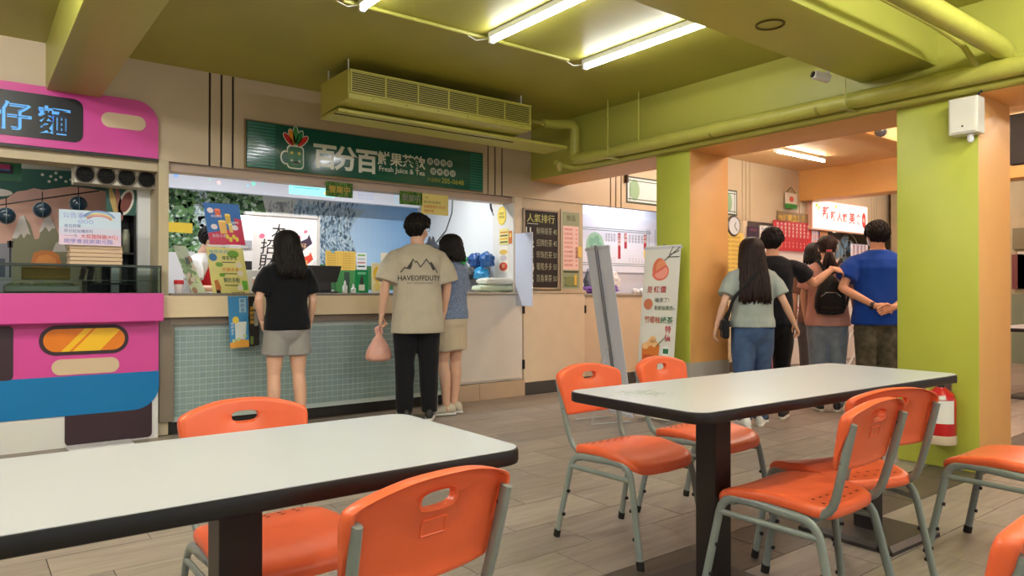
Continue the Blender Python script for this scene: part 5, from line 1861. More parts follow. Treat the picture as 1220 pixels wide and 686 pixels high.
p.text('味', .93 * p.w, .40 * p.h, .09, (250, 190, 180), 1, .01, align='c')
for x, y, c in ((.06, .82, (180, 200, 90)), (.1, .74, (220, 200, 120)), (.4, .86, (220, 210, 130))):
    p.ellipse(x * p.w, y * p.h, .05, .025, c, 0, a=.5)
p.build('emblem', PRINT_LIT, ls, colors=True)
# hanging little sign
c = atY(942.5, 236, 5.95)
hs_ = thing('hanging_plaque', 'small white plaque with green foot hanging at the corner of the orange beam', 'sign', c)
a, b = atY(936, 229, 5.95), atY(949, 244, 5.95)
wbox('plaque', a.x, b.x, 5.94, 5.955, b.z, a.z, mat('plaque_white', (232, 220, 206), .5), hs_)
wbox('foot_strip', a.x, b.x, 5.935, 5.955, b.z - .07, b.z, mat('plaque_green', (60, 150, 60), .5), hs_)
q = MB()
q.tube([(a.x + .02, 5.95, a.z), ((a.x + b.x) / 2, 5.95, a.z + .09), (b.x - .02, 5.95, a.z)], .006, 6)
q.build('cord', M_BLACK, hs_)
p = Pr((a.x, 5.94, b.z), UX, UZ, b.x - a.x, a.z - b.z)
p.ellipse(.5 * p.w, .45 * p.h, .2 * p.w, .25 * p.h, (206, 90, 70), 0)
p.build('print', PRINT, hs_, colors=True)
# counters of the far stalls
far = thing('stall_counter', 'white stall counter with menu cards on its front beyond the pillars', 'counter', (10, 6.0, 0))
wbox('body', 8.95, 13.5, 5.99, 6.5, 0, 1.0, mat('far_counter_white', (230, 222, 218), .45), far)
wbox('worktop', 8.92, 13.52, 5.96, 6.55, 1.0, 1.04, mat('far_top', (206, 196, 190), .4), far)
for i in range(7):
    for j in range(3):
        x = 9.55 + i * .23
        z = .50 + j * .16
        q = MB()
        q.box(x, x + .19, 5.984, 5.99, z, z + .12)
        ch_ = q.build('menu_card', mat('menu_card_pale', (240, 228, 226), .5), far)
        q = MB()
        q.box(x + .02, x + .17, 5.982, 5.985, z + .03, z + .055)
        q.build('red_strip', mat('menu_card_red', (196, 90, 96), .5), ch_)
wbox('splash_board', 9.35, 10.35, 6.02, 6.04, 1.04, 1.74, mat('far_splash', (240, 234, 232), .4), far)
wbox('hood', 10.9, 12.0, 6.15, 6.6, 1.45, 1.98, mat('far_hood', (222, 214, 208), .35), far, .02)
# blue bladed fan behind the counter
c = atY(1008, 302, 6.1)
fan = thing('pedestal_fan', 'fan with large blue blades behind the far stall counter', 'fan', (c.x, 6.1, 1.04))
MM = Matrix.Translation(c) @ Matrix.Rotation(PI / 2, 4, 'X')
q = MB()
for b in range(5):
    a0 = 2 * PI * b / 5
    pts = []
    for k in range(7):
        a = a0 + k * .15
        pts.append(MM @ Vector((math.cos(a) * .30, math.sin(a) * .30, .02 * math.sin(k))))
    q.add([MM @ Vector((0, 0, .01))] + pts, [tuple(range(8))])
q.build('blades', mat('fan_blue', (104, 140, 170), .3), fan)
q = MB()
q.lathe([(.05, .03), (.05, .0), (.03, -.1)], 16, MM)
q.build('hub', mat('fan_hub', (70, 80, 90), .4), fan, True)
for r_ in (.12, .22, .33):
    q = MB()
    q.tube([MM @ Vector((math.cos(a) * r_, math.sin(a) * r_, .05)) for a in np.linspace(0, 2 * PI, 32)], .005, 5)
    q.build('guard_ring', M_CHROME, fan)
q = MB()
q.tube([(c.x, 6.14, c.z), (c.x, 6.14, 1.045)], .018, 10)
q.lathe([(.12, 0), (.12, .02), (.02, .03)], 20, Matrix.Translation((c.x, 6.14, 1.042)))
q.build('stem', mat('fan_hub', (70, 80, 90), .4), fan)
for k, (u, v) in enumerate(((1000, 276), (1022, 278))):
    c = atY(u, v, 6.3)
    t = thing('spot_lamp', ('round warm downlight under the lit sign, left one', 'round warm downlight under the lit sign, right one')[k], 'light', c, group='downlights under the lit sign')
    q = MB()
    q.lathe([(.11, 0), (.12, .02), (.12, .06)], 20, Matrix.Translation(c))
    q.build('rim', mat('spot_rim', (220, 206, 190), .4), t, True)
    q = MB()
    q.lathe([(.10, -.002 - .002), (.10, -.002)], 20, Matrix.Translation(c))
    q.build('lens', mat('spot_glow', (255, 240, 220), emit=(255, 232, 200), estr=3), t)
    q = MB()
    q.tube([c + Vector((0, 0, .05)), c + Vector((0, 0, 2.96 - c.z))], .01, 6)
    q.build('rod', M_CHROME, t)

# far right: things past the wide pillar
mb = MB()
tv = thing('wall_screen', 'black screen high up past the right edge of the wide pillar', 'screen', (9.5, 2.6, 2.5))
A, B = atX(1203, 113, 8.6), atX(1260, 190, 8.6)
wbox('panel', 8.6, 8.68, B.y, A.y, B.z, CZ2 - .02, M_BLACK, tv, .01)
struct(wbox('wall_right', 13.0, 13.1, -3, 5.9, 0, 2.9, mat('wall_far_beige', (176, 160, 126), .6, var=.04), None), 'far beige wall past the wide pillar')
fx_ = 12.95
for k, (u0, v0, u1, v1, col, lb) in enumerate(((1207, 272, 1222, 296, (120, 110, 80), 'beige notice frame high on the far beige wall'), (1206, 303, 1212, 344, (110, 52, 52), 'maroon door panel on the far beige wall'), (1213, 300, 1222, 344, (206, 200, 190), 'white sheet on the far beige wall'), (1206, 350, 1222, 385, (120, 130, 110), 'sage green cabinet door against the far wall'))):
    A, B = atX(u0, v0, fx_), atX(u1 + 12, v1, fx_)
    q = MB()
    q.box(12.93, 12.998, B.y, A.y, B.z if k < 3 else 0.0, A.z)
    tag(q.build(('notice_frame', 'wall_panel_sheet', 'paper_sheet', 'cabinet')[k], mat('fr%d' % k, col, .5)), lb, ('frame', 'panel', 'notice', 'cabinet')[k])


# ---------------------------------------------------------------- tables
M_TOP = mat('laminate_white', (196, 198, 207), .28, var=.015, vscale=3)
M_EDGE = mat('edge_black', (20, 17, 17), .38, var=.2, vscale=60)
M_COL = mat('column_dark', (46, 40, 38), .36, metal=.3, var=.05)


def worn_top():
    m = M_TOP.copy()
    m.name = 'laminate_white_worn'
    nt = m.node_tree
    b = nt.nodes['Principled BSDF']
    tc = nt.nodes.new('ShaderNodeTexCoord')
    sub = nt.nodes.new('ShaderNodeVectorMath')
    sub.operation = 'DISTANCE'
    sub.inputs[1].default_value = (-.70, .10, 0)
    mp = nt.nodes.new('ShaderNodeMapping')
    mp.inputs['Scale'].default_value = (1, 1, 0)
    nt.links.new(tc.outputs['Object'], mp.inputs['Vector'])
    nt.links.new(mp.outputs['Vector'], sub.inputs[0])
    n = nt.nodes.new('ShaderNodeTexNoise')
    n.inputs['Scale'].default_value = 38
    n.inputs['Detail'].default_value = 3
    n.inputs['Distortion'].default_value = 1.5
    nt.links.new(tc.outputs['Object'], n.inputs['Vector'])
    fall = nt.nodes.new('ShaderNodeMapRange')
    fall.inputs['From Min'].default_value = .05
    fall.inputs['From Max'].default_value = .17
    fall.inputs['To Min'].default_value = .10
    fall.inputs['To Max'].default_value = -.25
    nt.links.new(sub.outputs['Value'], fall.inputs['Value'])
    ad = nt.nodes.new('ShaderNodeMath')
    ad.operation = 'ADD'
    nt.links.new(fall.outputs['Result'], ad.inputs[0])
    nt.links.new(n.outputs['Fac'], ad.inputs[1])
    th = nt.nodes.new('ShaderNodeMapRange')
    th.inputs['From Min'].default_value = .53
    th.inputs['From Max'].default_value = .60
    nt.links.new(ad.outputs[0], th.inputs['Value'])
    mx = nt.nodes.new('ShaderNodeMix')
    mx.data_type = 'RGBA'
    old = b.inputs['Base Color'].links[0].from_socket
    nt.links.new(th.outputs['Result'], mx.inputs['Factor'])
    nt.links.new(old, mx.inputs['A'])
    mx.inputs['B'].default_value = (*lin((150, 166, 160)), 1)
    nt.links.new(mx.outputs['Result'], b.inputs['Base Color'])
    return m


def make_table(label, loc, rz, L, Wd, cols, worn=False):
    t = thing('dining_table', label, 'table', (0, 0, 0), 0, 'long dining tables')
    OFF[t.name] = Vector((0, 0, 0))
    out = rrect(-L / 2, -Wd / 2, L / 2, Wd / 2, .055, 8)
    q = MB()
    inn = rrect(-L / 2 + .003, -Wd / 2 + .003, L / 2 - .003, Wd / 2 - .003, .053, 8)
    q.prism(inn, (0, 0, 0), UX, Vector((0, 1, 0)), .712, .7405)
    q.build('tabletop', worn_top() if worn else M_TOP, t)
    q = MB()
    rs = []
    for d, z in ((-.004, .7395), (0, .7375), (.002, .730), (.002, .712), (0, .706), (-.006, .703), (-.03, .703), (-.03, .712), (-.004, .712)):
        rs.append([Vector((x, y, z)) for x, y in rrect(-L / 2 - d, -Wd / 2 - d, L / 2 + d, Wd / 2 + d, .055 + d, 8)])
    q.rings(rs, cap=False, closed=True)
    q.build('edge_band', M_EDGE, t, True)
    for cx in cols:
        q = MB()
        q.bbox(cx - .045, cx + .045, -.045, .045, .028, .70, .004)
        q.build('column', M_COL, t)
        q = MB()
        q.bbox(cx - .16, cx + .16, -.16, .16, .695, .709, .004)
        q.build('mount_plate', M_BLACK, t)
        q = MB()
        q.rings([[Vector((cx + sx * s_, sy * s_, z)) for sx, sy in ((-1, -1), (1, -1), (1, 1), (-1, 1))] for s_, z in ((.215, .001), (.215, .016), (.19, .032))])
        q.build('base_plate', mat('table_base', (72, 66, 64), .42, metal=.3, var=.08, vscale=12), t)
    t.location = loc
    t.rotation_euler = (0, 0, rz)
    return t


make_table('long white table with black edge in the left front of the hall', (.16, 1.595, 0), R(-.3), 1.76, .60, (.31, -.45))
make_table('long white table with a worn grey patch on one corner, by the pillars', (2.615, 1.615, 0), R(-1.6), 1.755, .615, (.67, -.43), True)
make_table('white table in the far right hall past the wide pillar', (9.2, 2.55, 0), R(0), 1.75, .6, (.4, -.4))

# ---------------------------------------------------------------- chairs
M_SEAT = mat('plastic_orange', (240, 106, 62), .36, var=.03, vscale=10, bump=.03, bscale=300)
M_HOLE_SHADE = mat('perforation_shade', (120, 36, 16), .6)


def smooth_poly(pts, it=3):
    for _ in range(it):
        out = []
        for a, b in zip(pts, pts[1:] + pts[:1]):
            out += [(a[0] * .75 + b[0] * .25, a[1] * .75 + b[1] * .25), (a[0] * .25 + b[0] * .75, a[1] * .25 + b[1] * .75)]
        pts = out
    return pts


def oval(pts, rw, rt, n=10):
    """oval tube lying in a Y-Z plane: wide rw in the plane, thin rt across X"""
    q = MB()
    P = [Vector(p) for p in pts]
    rs = []
    for i in range(len(P)):
        a, b = P[max(i - 1, 0)], P[min(i + 1, len(P) - 1)]
        t = (b - a).normalized()
        w = Vector((1, 0, 0)).cross(t).normalized()
        s_ = t.cross(w).normalized()
        rs.append([P[i] + w * math.cos(2 * PI * k / n) * rw + s_ * math.sin(2 * PI * k / n) * rt for k in range(n)])
    q.rings(rs)
    return q


def bend(pts, r=.05, n=5):
    """round the corners of a polyline"""
    P = [Vector(p) for p in pts]
    out = [P[0]]
    for a, b, c in zip(P, P[1:], P[2:]):
        d0, d1 = (a - b), (c - b)
        k = min(r, d0.length * .48, d1.length * .48)
        p0, p1 = b + d0.normalized() * k, b + d1.normalized() * k
        for i in range(n + 1):
            t = i / n
            out.append(p0 * (1 - t) ** 2 + b * 2 * t * (1 - t) + p1 * t ** 2)
    out.append(P[-1])
    return out


def make_chair(label):
    t = thing('dining_chair', label, 'chair', (0, 0, 0), 0, 'orange plastic chairs')
    OFF[t.name] = Vector((0, 0, 0))
    # seat
    N = 56
    base = []
    for k in range(N):
        a = 2 * PI * k / N
        ca, sa = math.cos(a), math.sin(a)
        e = .32
        x, y = math.copysign(abs(ca) ** e, ca), math.copysign(abs(sa) ** e, sa)
        base.append((x * (.195 if y > 0 else .195 - .014 * -y), y * .205 + .012))
    def zt(x, y):
        f = (y - .012) / .205
        z = .425 + .010 * math.cos(f * 3.0 + .3) + .008 * (abs(x) / .2) ** 2
        if f > .55:
            z -= .030 * ((f - .55) / .45) ** 2
        return z
    rs = []
    for kk, dz, ins in ((.04, 0, 0), (.3, 0, 0), (.55, 0, 0), (.75, 0, 0), (.88, 0, 0), (.96, -.002, 0), (1.0, -.010, 0), (1.008, -.020, 0), (1.0, -.034, 0), (.975, -.038, 0), (.9, -.030, 0), (.5, -.028, 0), (.04, -.028, 0)):
        rs.append([Vector((x * kk, (y - .012) * kk + .012, zt(x * kk, (y - .012) * kk + .012) + dz)) for x, y in base])
    q = MB()
    q.rings(rs)
    seat = q.build('seat', M_SEAT, t, True, 60)
    q = MB()
    for r_ in range(2):
        for k in range(6):
            x, y = -.115 + .046 * k, -.115 - .035 * r_
            rr_ = .008
            q.add([(x + rr_ * math.cos(2 * PI * j / 10), y + .6 * rr_ * math.sin(2 * PI * j / 10), zt(x, y) + .0008) for j in range(10)], [tuple(range(10))])
    q.build('perforation_disc', M_HOLE_SHADE, seat)['kind'] = 'stuff'  # flat discs on the seat, the shade of the holes put into their colour
    # backrest
    op = smooth_poly([(x * .93, z) for x, z in [(-.180, .545), (.180, .545), (.192, .555), (.207, .66), (.214, .715), (.196, .732), (.13, .752), (.06, .764), (-.06, .764), (-.13, .752), (-.196, .732), (-.214, .715), (-.207, .66), (-.192, .555)]], 3)
    hc = (0, .712)
    hp = []
    for x, z in op:
        a = math.atan2(z - hc[1], (x - hc[0]))
        ca, sa = math.cos(a), math.sin(a)
        hp.append((hc[0] + math.copysign(abs(ca) ** .7, ca) * .041, hc[1] + math.copysign(abs(sa) ** .7, sa) * .0165))
    def bk(x, z, n):
        y = -.225 - (z - .545) * .24 + .55 * x * x + n
        return Vector((x, y, z))
    prof = [(1, .006), (.96, .010), (.6, .010), (.3, .010), (.12, .010), (.05, .008), (.01, .002), (0, -.006), ('l', 0), ('m', 0), ('n', 0), ('o', 0), (.3, -.008), (.6, -.008), (.93, -.008), (.96, -.014), (1, -.012)]
    rs = []
    for kk, n in prof:
        ring = []
        for (x, z), (hx, hz) in zip(op, hp):
            lip = min(1, max(0, (z - .60) / .08))
            if kk == 'l':
                k2, nn = .0, -.010 - .016 * lip
            elif kk == 'm':
                k2, nn = .03, -.012 - .018 * lip
            elif kk == 'n':
                k2, nn = .08, -.011 - .017 * lip
            elif kk == 'o':
                k2, nn = .11, -.009
            else:
                k2, nn = kk, n
            ring.append(bk(x + (hx - x) * k2, z + (hz - z) * k2, nn))
        rs.append(ring)
    q = MB()
    q.rings(rs, cap=False, closed=True)
    back = q.build('backrest', M_SEAT, t, True, 50)
    q = MB()
    pts = [(-.03, .640), (.03, .640), (.03, .672), (-.03, .672)]
    for a, b in zip(pts, pts[1:] + pts[:1]):
        q.tube([bk(a[0], a[1], -.0085), bk(b[0], b[1], -.0085)], .0018, 5)
    q.build('moulded_mark', M_SEAT, back)
    # steel frame
    for s_ in (-1, 1):
        x0, x1 = s_ * .208, s_ * .188
        front = bend([(x0, .25, .012), (x1, .175, .390), (x1, .05, .392)], .06)
        rear = bend([(x0, -.25, .012), (x1, -.165, .378), (x1, -.02, .386)], .06)
        for pts, nm in ((front, 'f'), (rear, 'r')):
            lg = oval(pts, .0155, .0095).build('leg', M_STEEL, t, True)
            q = MB()
            d = (Vector(pts[1]) - Vector(pts[0])).normalized()
            p0 = Vector(pts[0])
            qq = oval([p0 - d * .012, p0 + d * .022], .018, .012)
            qq.build('foot_cap', M_RUBBER, lg, True)
            sg_ = -1 if nm == 'f' else 1
            for hgt in (.10, .21):
                pc = p0 + d * hgt + Vector((0, sg_ * .0155, 0))
                q = MB()
                q.tube([pc - Vector((0, sg_ * .003, 0)), pc + Vector((0, sg_ * .006, 0))], .008, 8)
                q.build('stacking_stud', M_RUBBER, lg, True)
        oval([(x1, .06, .392), (x1, -.03, .386)], .0155, .0095).build('side_rail', M_STEEL, t, True)
        oval([(x1 * 1.02, .192, .335), (x1 * 1.02, -.178, .330)], .011, .008).build('stretcher', M_STEEL, t, True)
        xu = s_ * .160
        up = [(xu, .06, .388), (xu, -.10, .386)]
        pth = bend([(xu, .06, .386), (xu, -.195, .388), (s_ * .174, -.238, .545), (s_ * .181, -.275, .702)], .075)
        ur = oval(pth, .0145, .0095).build('back_upright', M_STEEL, t, True)
        for z in (.575, .665):
            c_ = bk(s_ * .177, z, -.026)
            q = MB()
            q.tube([c_ + Vector((0, .006, 0)), c_ + Vector((0, -.003, 0))], .0065, 8)
            q.build('screw', M_SCREW, ur)
    for y, z in ((.14, .374), (-.13, .368)):
        q = MB()
        q.tube([(-.186, y, z), (.186, y, z)], .011, 8)
        q.build('cross_bar', M_STEEL, t, True)
    return t


proto = make_chair('orange chair tucked under the far side of the left front table')
spots = [
    (.705, 2.03, 180, None),
    (.675, 1.425, 8, 'orange chair seen from behind at the near side of the left front table'),
    (2.335, 2.18, 180, 'orange chair on the far side of the worn table, at its patched end'),
    (2.91, 2.22, 184, 'orange chair on the far side of the worn table, in front of the drink banner'),
    (2.30, 1.36, 2, 'orange chair on the near side of the worn table, its backrest seen edge on'),
    (2.72, 1.43, -20, 'orange chair on the near side of the worn table, beside the fire extinguisher'),
    (3.44, 1.07, 0, 'orange chair at the right picture edge showing only seat and legs'),
    (1.45, .66, 0, 'orange chair whose backrest top pokes into the lower right corner'),
    (8.35, 2.95, 185, 'orange chair behind the far hall table, backrest toward the wide pillar'),
    (8.6, 2.05, 20, 'orange chair in front of the far hall table'),
    (9.4, 2.0, -10, 'second orange chair in front of the far hall table'),
]
for i, (x, y, a, lb) in enumerate(spots):
    o = proto if i == 0 else copy_tree(proto)
    o.location = (x, y, 0)
    o.rotation_euler = (0, 0, R(a))
    if lb:
        o['label'] = lb


# ---------------------------------------------------------------- people
def solidify_union(mb, voxel, smooth=2, name='tmp'):
    """one continuous surface from overlapping closed shapes"""
    me = bpy.data.meshes.new(name)
    me.from_pydata([tuple(p) for p in mb.v], [], mb.f)
    o = bpy.data.objects.new(name, me)
    C.objects.link(o)
    r = o.modifiers.new('r', 'REMESH')
    r.mode = 'VOXEL'
    r.voxel_size = voxel
    r.adaptivity = 0
    if smooth:
        s_ = o.modifiers.new('s', 'SMOOTH')
        s_.factor = .5
        s_.iterations = smooth
    dg = bpy.context.evaluated_depsgraph_get()
    out = bpy.data.meshes.new_from_object(o.evaluated_get(dg))
    vs = [v.co.copy() for v in out.vertices]
    fs = [tuple(p.vertices) for p in out.polygons]
    bpy.data.objects.remove(o)
    bpy.data.meshes.remove(me)
    bpy.data.meshes.remove(out)
    q = MB()
    q.add(vs, fs)
    return q


def V3(p):
    return Vector(p)


def ell_ring(c, rx, ry, n=20, rot=0.0, e=1.0):
    cr, sr = math.cos(rot), math.sin(rot)
    out = []
    for k in range(n):
        a = 2 * PI * k / n
        ca, sa = math.cos(a), math.sin(a)
        x = math.copysign(abs(ca) ** e, ca) * rx
        y = math.copysign(abs(sa) ** e, sa) * ry
        out.append(Vector((c[0] + x * cr - y * sr, c[1] + x * sr + y * cr, c[2])))
    return out


def lerp_pts(pts, rad, n=5):
    P, Rr = [], []
    for i in range(len(pts) - 1):
        for k in range(n):
            t = k / n
            P.append(V3(pts[i]).lerp(V3(pts[i + 1]), t))
            Rr.append(rad[i] * (1 - t) + rad[i + 1] * t)
    P.append(V3(pts[-1]))
    Rr.append(rad[-1])
    return P, Rr


SKIN = {'fair': (226, 178, 150), 'mid': (206, 150, 118), 'tan': (192, 136, 104)}
M_HAIR = mat('hair_black', (26, 21, 20), .55, spec=.22, var=.35, vscale=60, bump=.35, bscale=120, stretch=(1, 1, .12))
M_HAIRB = mat('hair_dark_brown', (44, 30, 27), .55, spec=.22, var=.35, vscale=60, bump=.35, bscale=120, stretch=(1, 1, .12))


def person(label, loc, facing, height, skin='fair', female=False, head_yaw=0.0, head_pitch=0.0, lean=(0, 0), twist=0.0,
           L_arm=None, R_arm=None, L_leg=None, R_leg=None, top=None, bottom=None, shoes=None, hair=None, hand_L='relaxed', hand_R='relaxed', girth=1.0, show_legs=True):
    """local axes: x to the person's right, y forward, z up; all lengths for a 1.70 m figure"""
    S = height / 1.70
    fz = math.atan2(-facing[0], facing[1])
    t = thing('person', label, 'person', (0, 0, 0), 0, None)
    OFF[t.name] = Vector((0, 0, 0))
    sm = mat('skin_' + skin, SKIN[skin], .5, var=.03, vscale=20)

    def sp(p, z=None):
        """apply the lean to a torso point"""
        k = max(0, (p[2] - .92) / .5)
        return Vector((p[0] + lean[0] * k, p[1] + lean[1] * k, p[2]))
    shw = .155 if female else .178
    J = {}
    for s_, arm, leg in ((-1, L_arm, L_leg), (1, R_arm, R_leg)):
        k = 'L' if s_ < 0 else 'R'
        sh = sp((s_ * shw, 0, 1.375))
        arm = arm or ((s_ * (shw + .055), -.02, 1.10), (s_ * (shw + .06), .05, .86))
        leg = leg or ((s_ * .085, .02, .49), (s_ * .085, -.01, .085))
        J[k + 's'], J[k + 'e'], J[k + 'w'] = sh, V3(arm[0]), V3(arm[1])
        J[k + 'h'], J[k + 'k'], J[k + 'a'] = V3((s_ * .085, 0, .90)), V3(leg[0]), V3(leg[1])
    tq = math.cos(twist), math.sin(twist)

    # ---- body
    b = MB()
    fw = .94 if female else 1.0
    secs = [(.80, .10, .08, 0), (.86, .155, .105, -.005), (.92, .165 * (1.02 if female else 1), .112, -.008), (1.0, .148, .10, 0), (1.08, .128 * fw, .092, .005), (1.18, .138 * fw, .10, .008), (1.28, .155 * fw, .108, .005), (1.36, .160 * fw, .092, -.003), (1.405, .125 * fw, .07, -.008), (1.43, .075, .06, -.008), (1.46, .054, .055, 0), (1.53, .050, .053, .012)]
    b.rings([ell_ring(sp((0, o, z)), rx * girth, ry * girth) for z, rx, ry, o in secs])
    for k, s_ in (('L', -1), ('R', 1)):
        if show_legs:
            P, Rr = lerp_pts([J[k + 'h'], J[k + 'h'].lerp(J[k + 'k'], .4), J[k + 'k'], J[k + 'k'].lerp(J[k + 'a'], .32) + Vector((0, -.012, 0)), J[k + 'a'].lerp(J[k + 'k'], .12), J[k + 'a']], [.092, .080, .054, .056, .038, .037])
            b.tube(P, Rr, 14)
            fd = V3((s_ * .18, 1, 0)).normalized()
            a_ = J[k + 'a']
            b.tube([a_ + Vector((0, 0, -.02)) - fd * .03, a_ + fd * .06 + Vector((0, 0, -.045)), a_ + fd * .14 + Vector((0, 0, -.06))], [.034, .034, .024], 12)
        P, Rr = lerp_pts([J[k + 's'] + Vector((-s_ * .03, 0, -.018)), J[k + 's'] + Vector((s_ * .006, 0, -.045)), J[k + 's'].lerp(J[k + 'e'], .5), J[k + 'e'], J[k + 'e'].lerp(J[k + 'w'], .3), J[k + 'w']], [.042, .048, .043, .036, .038, .025])
        b.tube(P, [r_ * (.90 if female else 1.0) for r_ in Rr], 12)
    # ---- head
    hp = sp((0, .012, 1.485))
    HM = Matrix.Translation(hp) @ Matrix.Rotation(head_yaw, 4, 'Z') @ Matrix.Rotation(-head_pitch, 4, 'X')

    def hd(x, y, z):
        return HM @ Vector((x, y, z))

    def hell(q, c, r_, n=18, m=12):
        q.ell((0, 0, 0), r_, n, m, M=None)
        k = n * (m + 1)
        for i in range(len(q.v) - k, len(q.v)):
            q.v[i] = HM @ (q.v[i] + Vector(c))
    hb = MB()
    hell(hb, (0, -.005, .108), (.074, .093, .092))
    hell(hb, (0, .028, .062), (.060, .066, .078))
    hell(hb, (0, .066, .012), (.030, .028, .022))
    hell(hb, (0, .098, .068), (.014, .018, .016))
    hb.tube([hd(0, .092, .10), hd(0, .105, .07)], [.009, .013], 10)
    hb.tube([hd(0, -.012, -.06), hd(0, -.005, .03), hd(0, 0, .08)], [.054, .050, .05], 14)
    for s_ in (-1, 1):
        hell(hb, (s_ * .074, -.006, .078), (.011, .021, .032))
        hell(hb, (s_ * .030, .074, .052), (.026, .02, .026))
    b.v += hb.v
    n0 = len(b.v) - len(hb.v)
    b.f += [tuple(i + n0 for i in f) for f in hb.f]
    b.c += hb.c
    body = solidify_union(b, .0075, 2)
    # ---- hands: palm, four fingers, thumb
    for k, s_, pose in (('L', -1, hand_L), ('R', 1, hand_R)):
        w = J[k + 'w']
        d = (w - J[k + 'e']).normalized()
        if pose == 'none':
            continue
        side = Vector((0, 1, 0)) - d * d.y          # thumb side: forward
        if side.length < .25:
            side = Vector((-s_, 0, 0)) - d * (-s_ * d.x)
        side.normalize()
        nrm = d.cross(side).normalized() * s_ * (-1)  # back of the hand points outwards
        if nrm.x * s_ < 0:
            nrm = -nrm
        if isinstance(pose, tuple):
            d = V3(pose[1]).normalized()
            side = V3(pose[2])
            side = (side - d * side.dot(d)).normalized()
            nrm = d.cross(side).normalized()
            if nrm.dot(V3(pose[3])) < 0:
                nrm = -nrm
            curl = pose[0]
        else:
            curl = {'relaxed': .55, 'fist': 1.12, 'flat': .12}[pose]
        hs = .92 if female else 1.0
        q = MB()
        rr_ = []
        for u_, hw, th in ((-.02, .026, .024), (.01, .027, .019), (.035, .036, .016), (.065, .040, .015), (.082, .039, .013), (.089, .034, .009)):
            c = w + d * u_ * hs
            rr_.append([c + side * (math.cos(2 * PI * j / 14) * hw * hs) + nrm * (math.sin(2 * PI * j / 14) * th * hs) for j in range(14)])
        q.rings(rr_)
        for fi, (off, ln) in enumerate(((.029, .070), (.010, .078), (-.010, .072), (-.028, .056))):
            p0 = w + d * .075 * hs + side * off * hs
            P = [p0]
            dd = d.copy()
            ang = 0
            for seg, fr in enumerate((.18, .42, .32, .26)):
                ang += curl * (0, .75, .95, .7)[seg] * (1 + .06 * fi)
                dd = (d * math.cos(ang) - nrm * math.sin(ang)).normalized()
                P.append(P[-1] + dd * ln * fr * hs)
            q.tube(P, [.0088 * hs, .0090 * hs, .0086 * hs, .0078 * hs, .0064 * hs], 8, ends=True)
        th0 = w + d * .022 * hs + side * .022 * hs
        q.tube([th0, th0 + side * .022 * hs + d * .022 * hs - nrm * .012, th0 + side * .026 * hs + d * .050 * hs - nrm * .022 * (1 + curl * .5), th0 + side * (.024 - .012 * curl) * hs + d * .070 * hs - nrm * .03 * (1 + curl * .5)], [.014 * hs, .0115 * hs, .0100 * hs, .0075 * hs], 8, ends=True)
        n0 = len(body.v)
        body.v += q.v
        body.f += [tuple(i + n0 for i in f) for f in q.f]
        body.c += q.c
    bo = body.build('body', sm, t, True, 180)
    # ---- face
    for s_ in (-1, 1):
        q = MB()
        hell(q, (s_ * .031, .083, .098), (.0135, .010, .0085), 12, 8)
        e_ = q.build('eye', mat('eye_white', (236, 232, 226), .2), bo, True)
        q = MB()
        hell(q, (s_ * .031, .0905, .098), (.0062, .0035, .0065), 10, 6)
        q.build('iris', mat('iris_dark', (40, 26, 20), .2), e_, True)
        q = MB()
        q.tube([hd(s_ * .014, .095, .118), hd(s_ * .032, .095, .123), hd(s_ * .05, .082, .117)], [.003, .0045, .002], 6)
        q.build('eyebrow', M_HAIR, bo, True)
    q = MB()
    q.tube([hd(-.022, .090, .036), hd(-.008, .099, .039), hd(0, .0985, .037), hd(.008, .099, .039), hd(.022, .090, .036)], [.002, .005, .005, .005, .002], 8)
    q.tube([hd(-.018, .090, .031), hd(0, .0985, .028), hd(.018, .090, .031)], [.002, .006, .002], 8)
    q.build('mouth', mat('lips_' + skin, tuple(int(x * f) for x, f in zip(SKIN[skin], (.92, .70, .68))), .4), bo, True)

    # ---- hair
    hm = M_HAIRB if (hair or {}).get('brown') else M_HAIR
    style = (hair or {}).get('style', 'short')
    q = MB()
    n_, m_ = 36, 22
    thick = {'short': .022, 'long': .018, 'pony': .012, 'bob': .020}[style]
    front_z = (hair or {}).get('front', .145)
    rings_ = []
    for i in range(m_ + 1):
        th = PI * (i + .02) / (m_ + .04)
        ring = []
        for j in range(n_):
            a = 2 * PI * j / n_
            d_ = Vector((math.sin(th) * math.cos(a), math.sin(th) * math.sin(a), math.cos(th)))
            tk = thick if style != 'short' else thick * min(1, max(.12, .12 + (d_.z * .1 + .108 - .015) / .10))
            p_ = Vector((d_.x * (.074 + tk), d_.y * (.093 + tk) - .005, d_.z * (.092 + tk) + .108))
            yy = d_.y
            low = {'short': .018, 'long': .03, 'pony': .04, 'bob': .01}[style]
            line = low + (front_z - low) * min(1, max(0, (yy + .12) / .45))
            if yy > -.15 and yy < .2 and style == 'short':
                line = max(line, .085)
            if p_.z < line:
                kk = min(1, (line - p_.z) / .02)
                c0 = Vector((0, -.0, .09))
                p_ = p_.lerp(c0 + (p_ - c0) * .62, kk)
            else:
                p_ *= 1 + .018 * noise.noise(Vector((d_.x * 9, d_.y * 9, d_.z * 3)))
            ring.append(HM @ p_)
        rings_.append(ring)
    rings_.reverse()
    q.rings(rings_)
    rg = random.Random(int(height * 1000) + len(label))

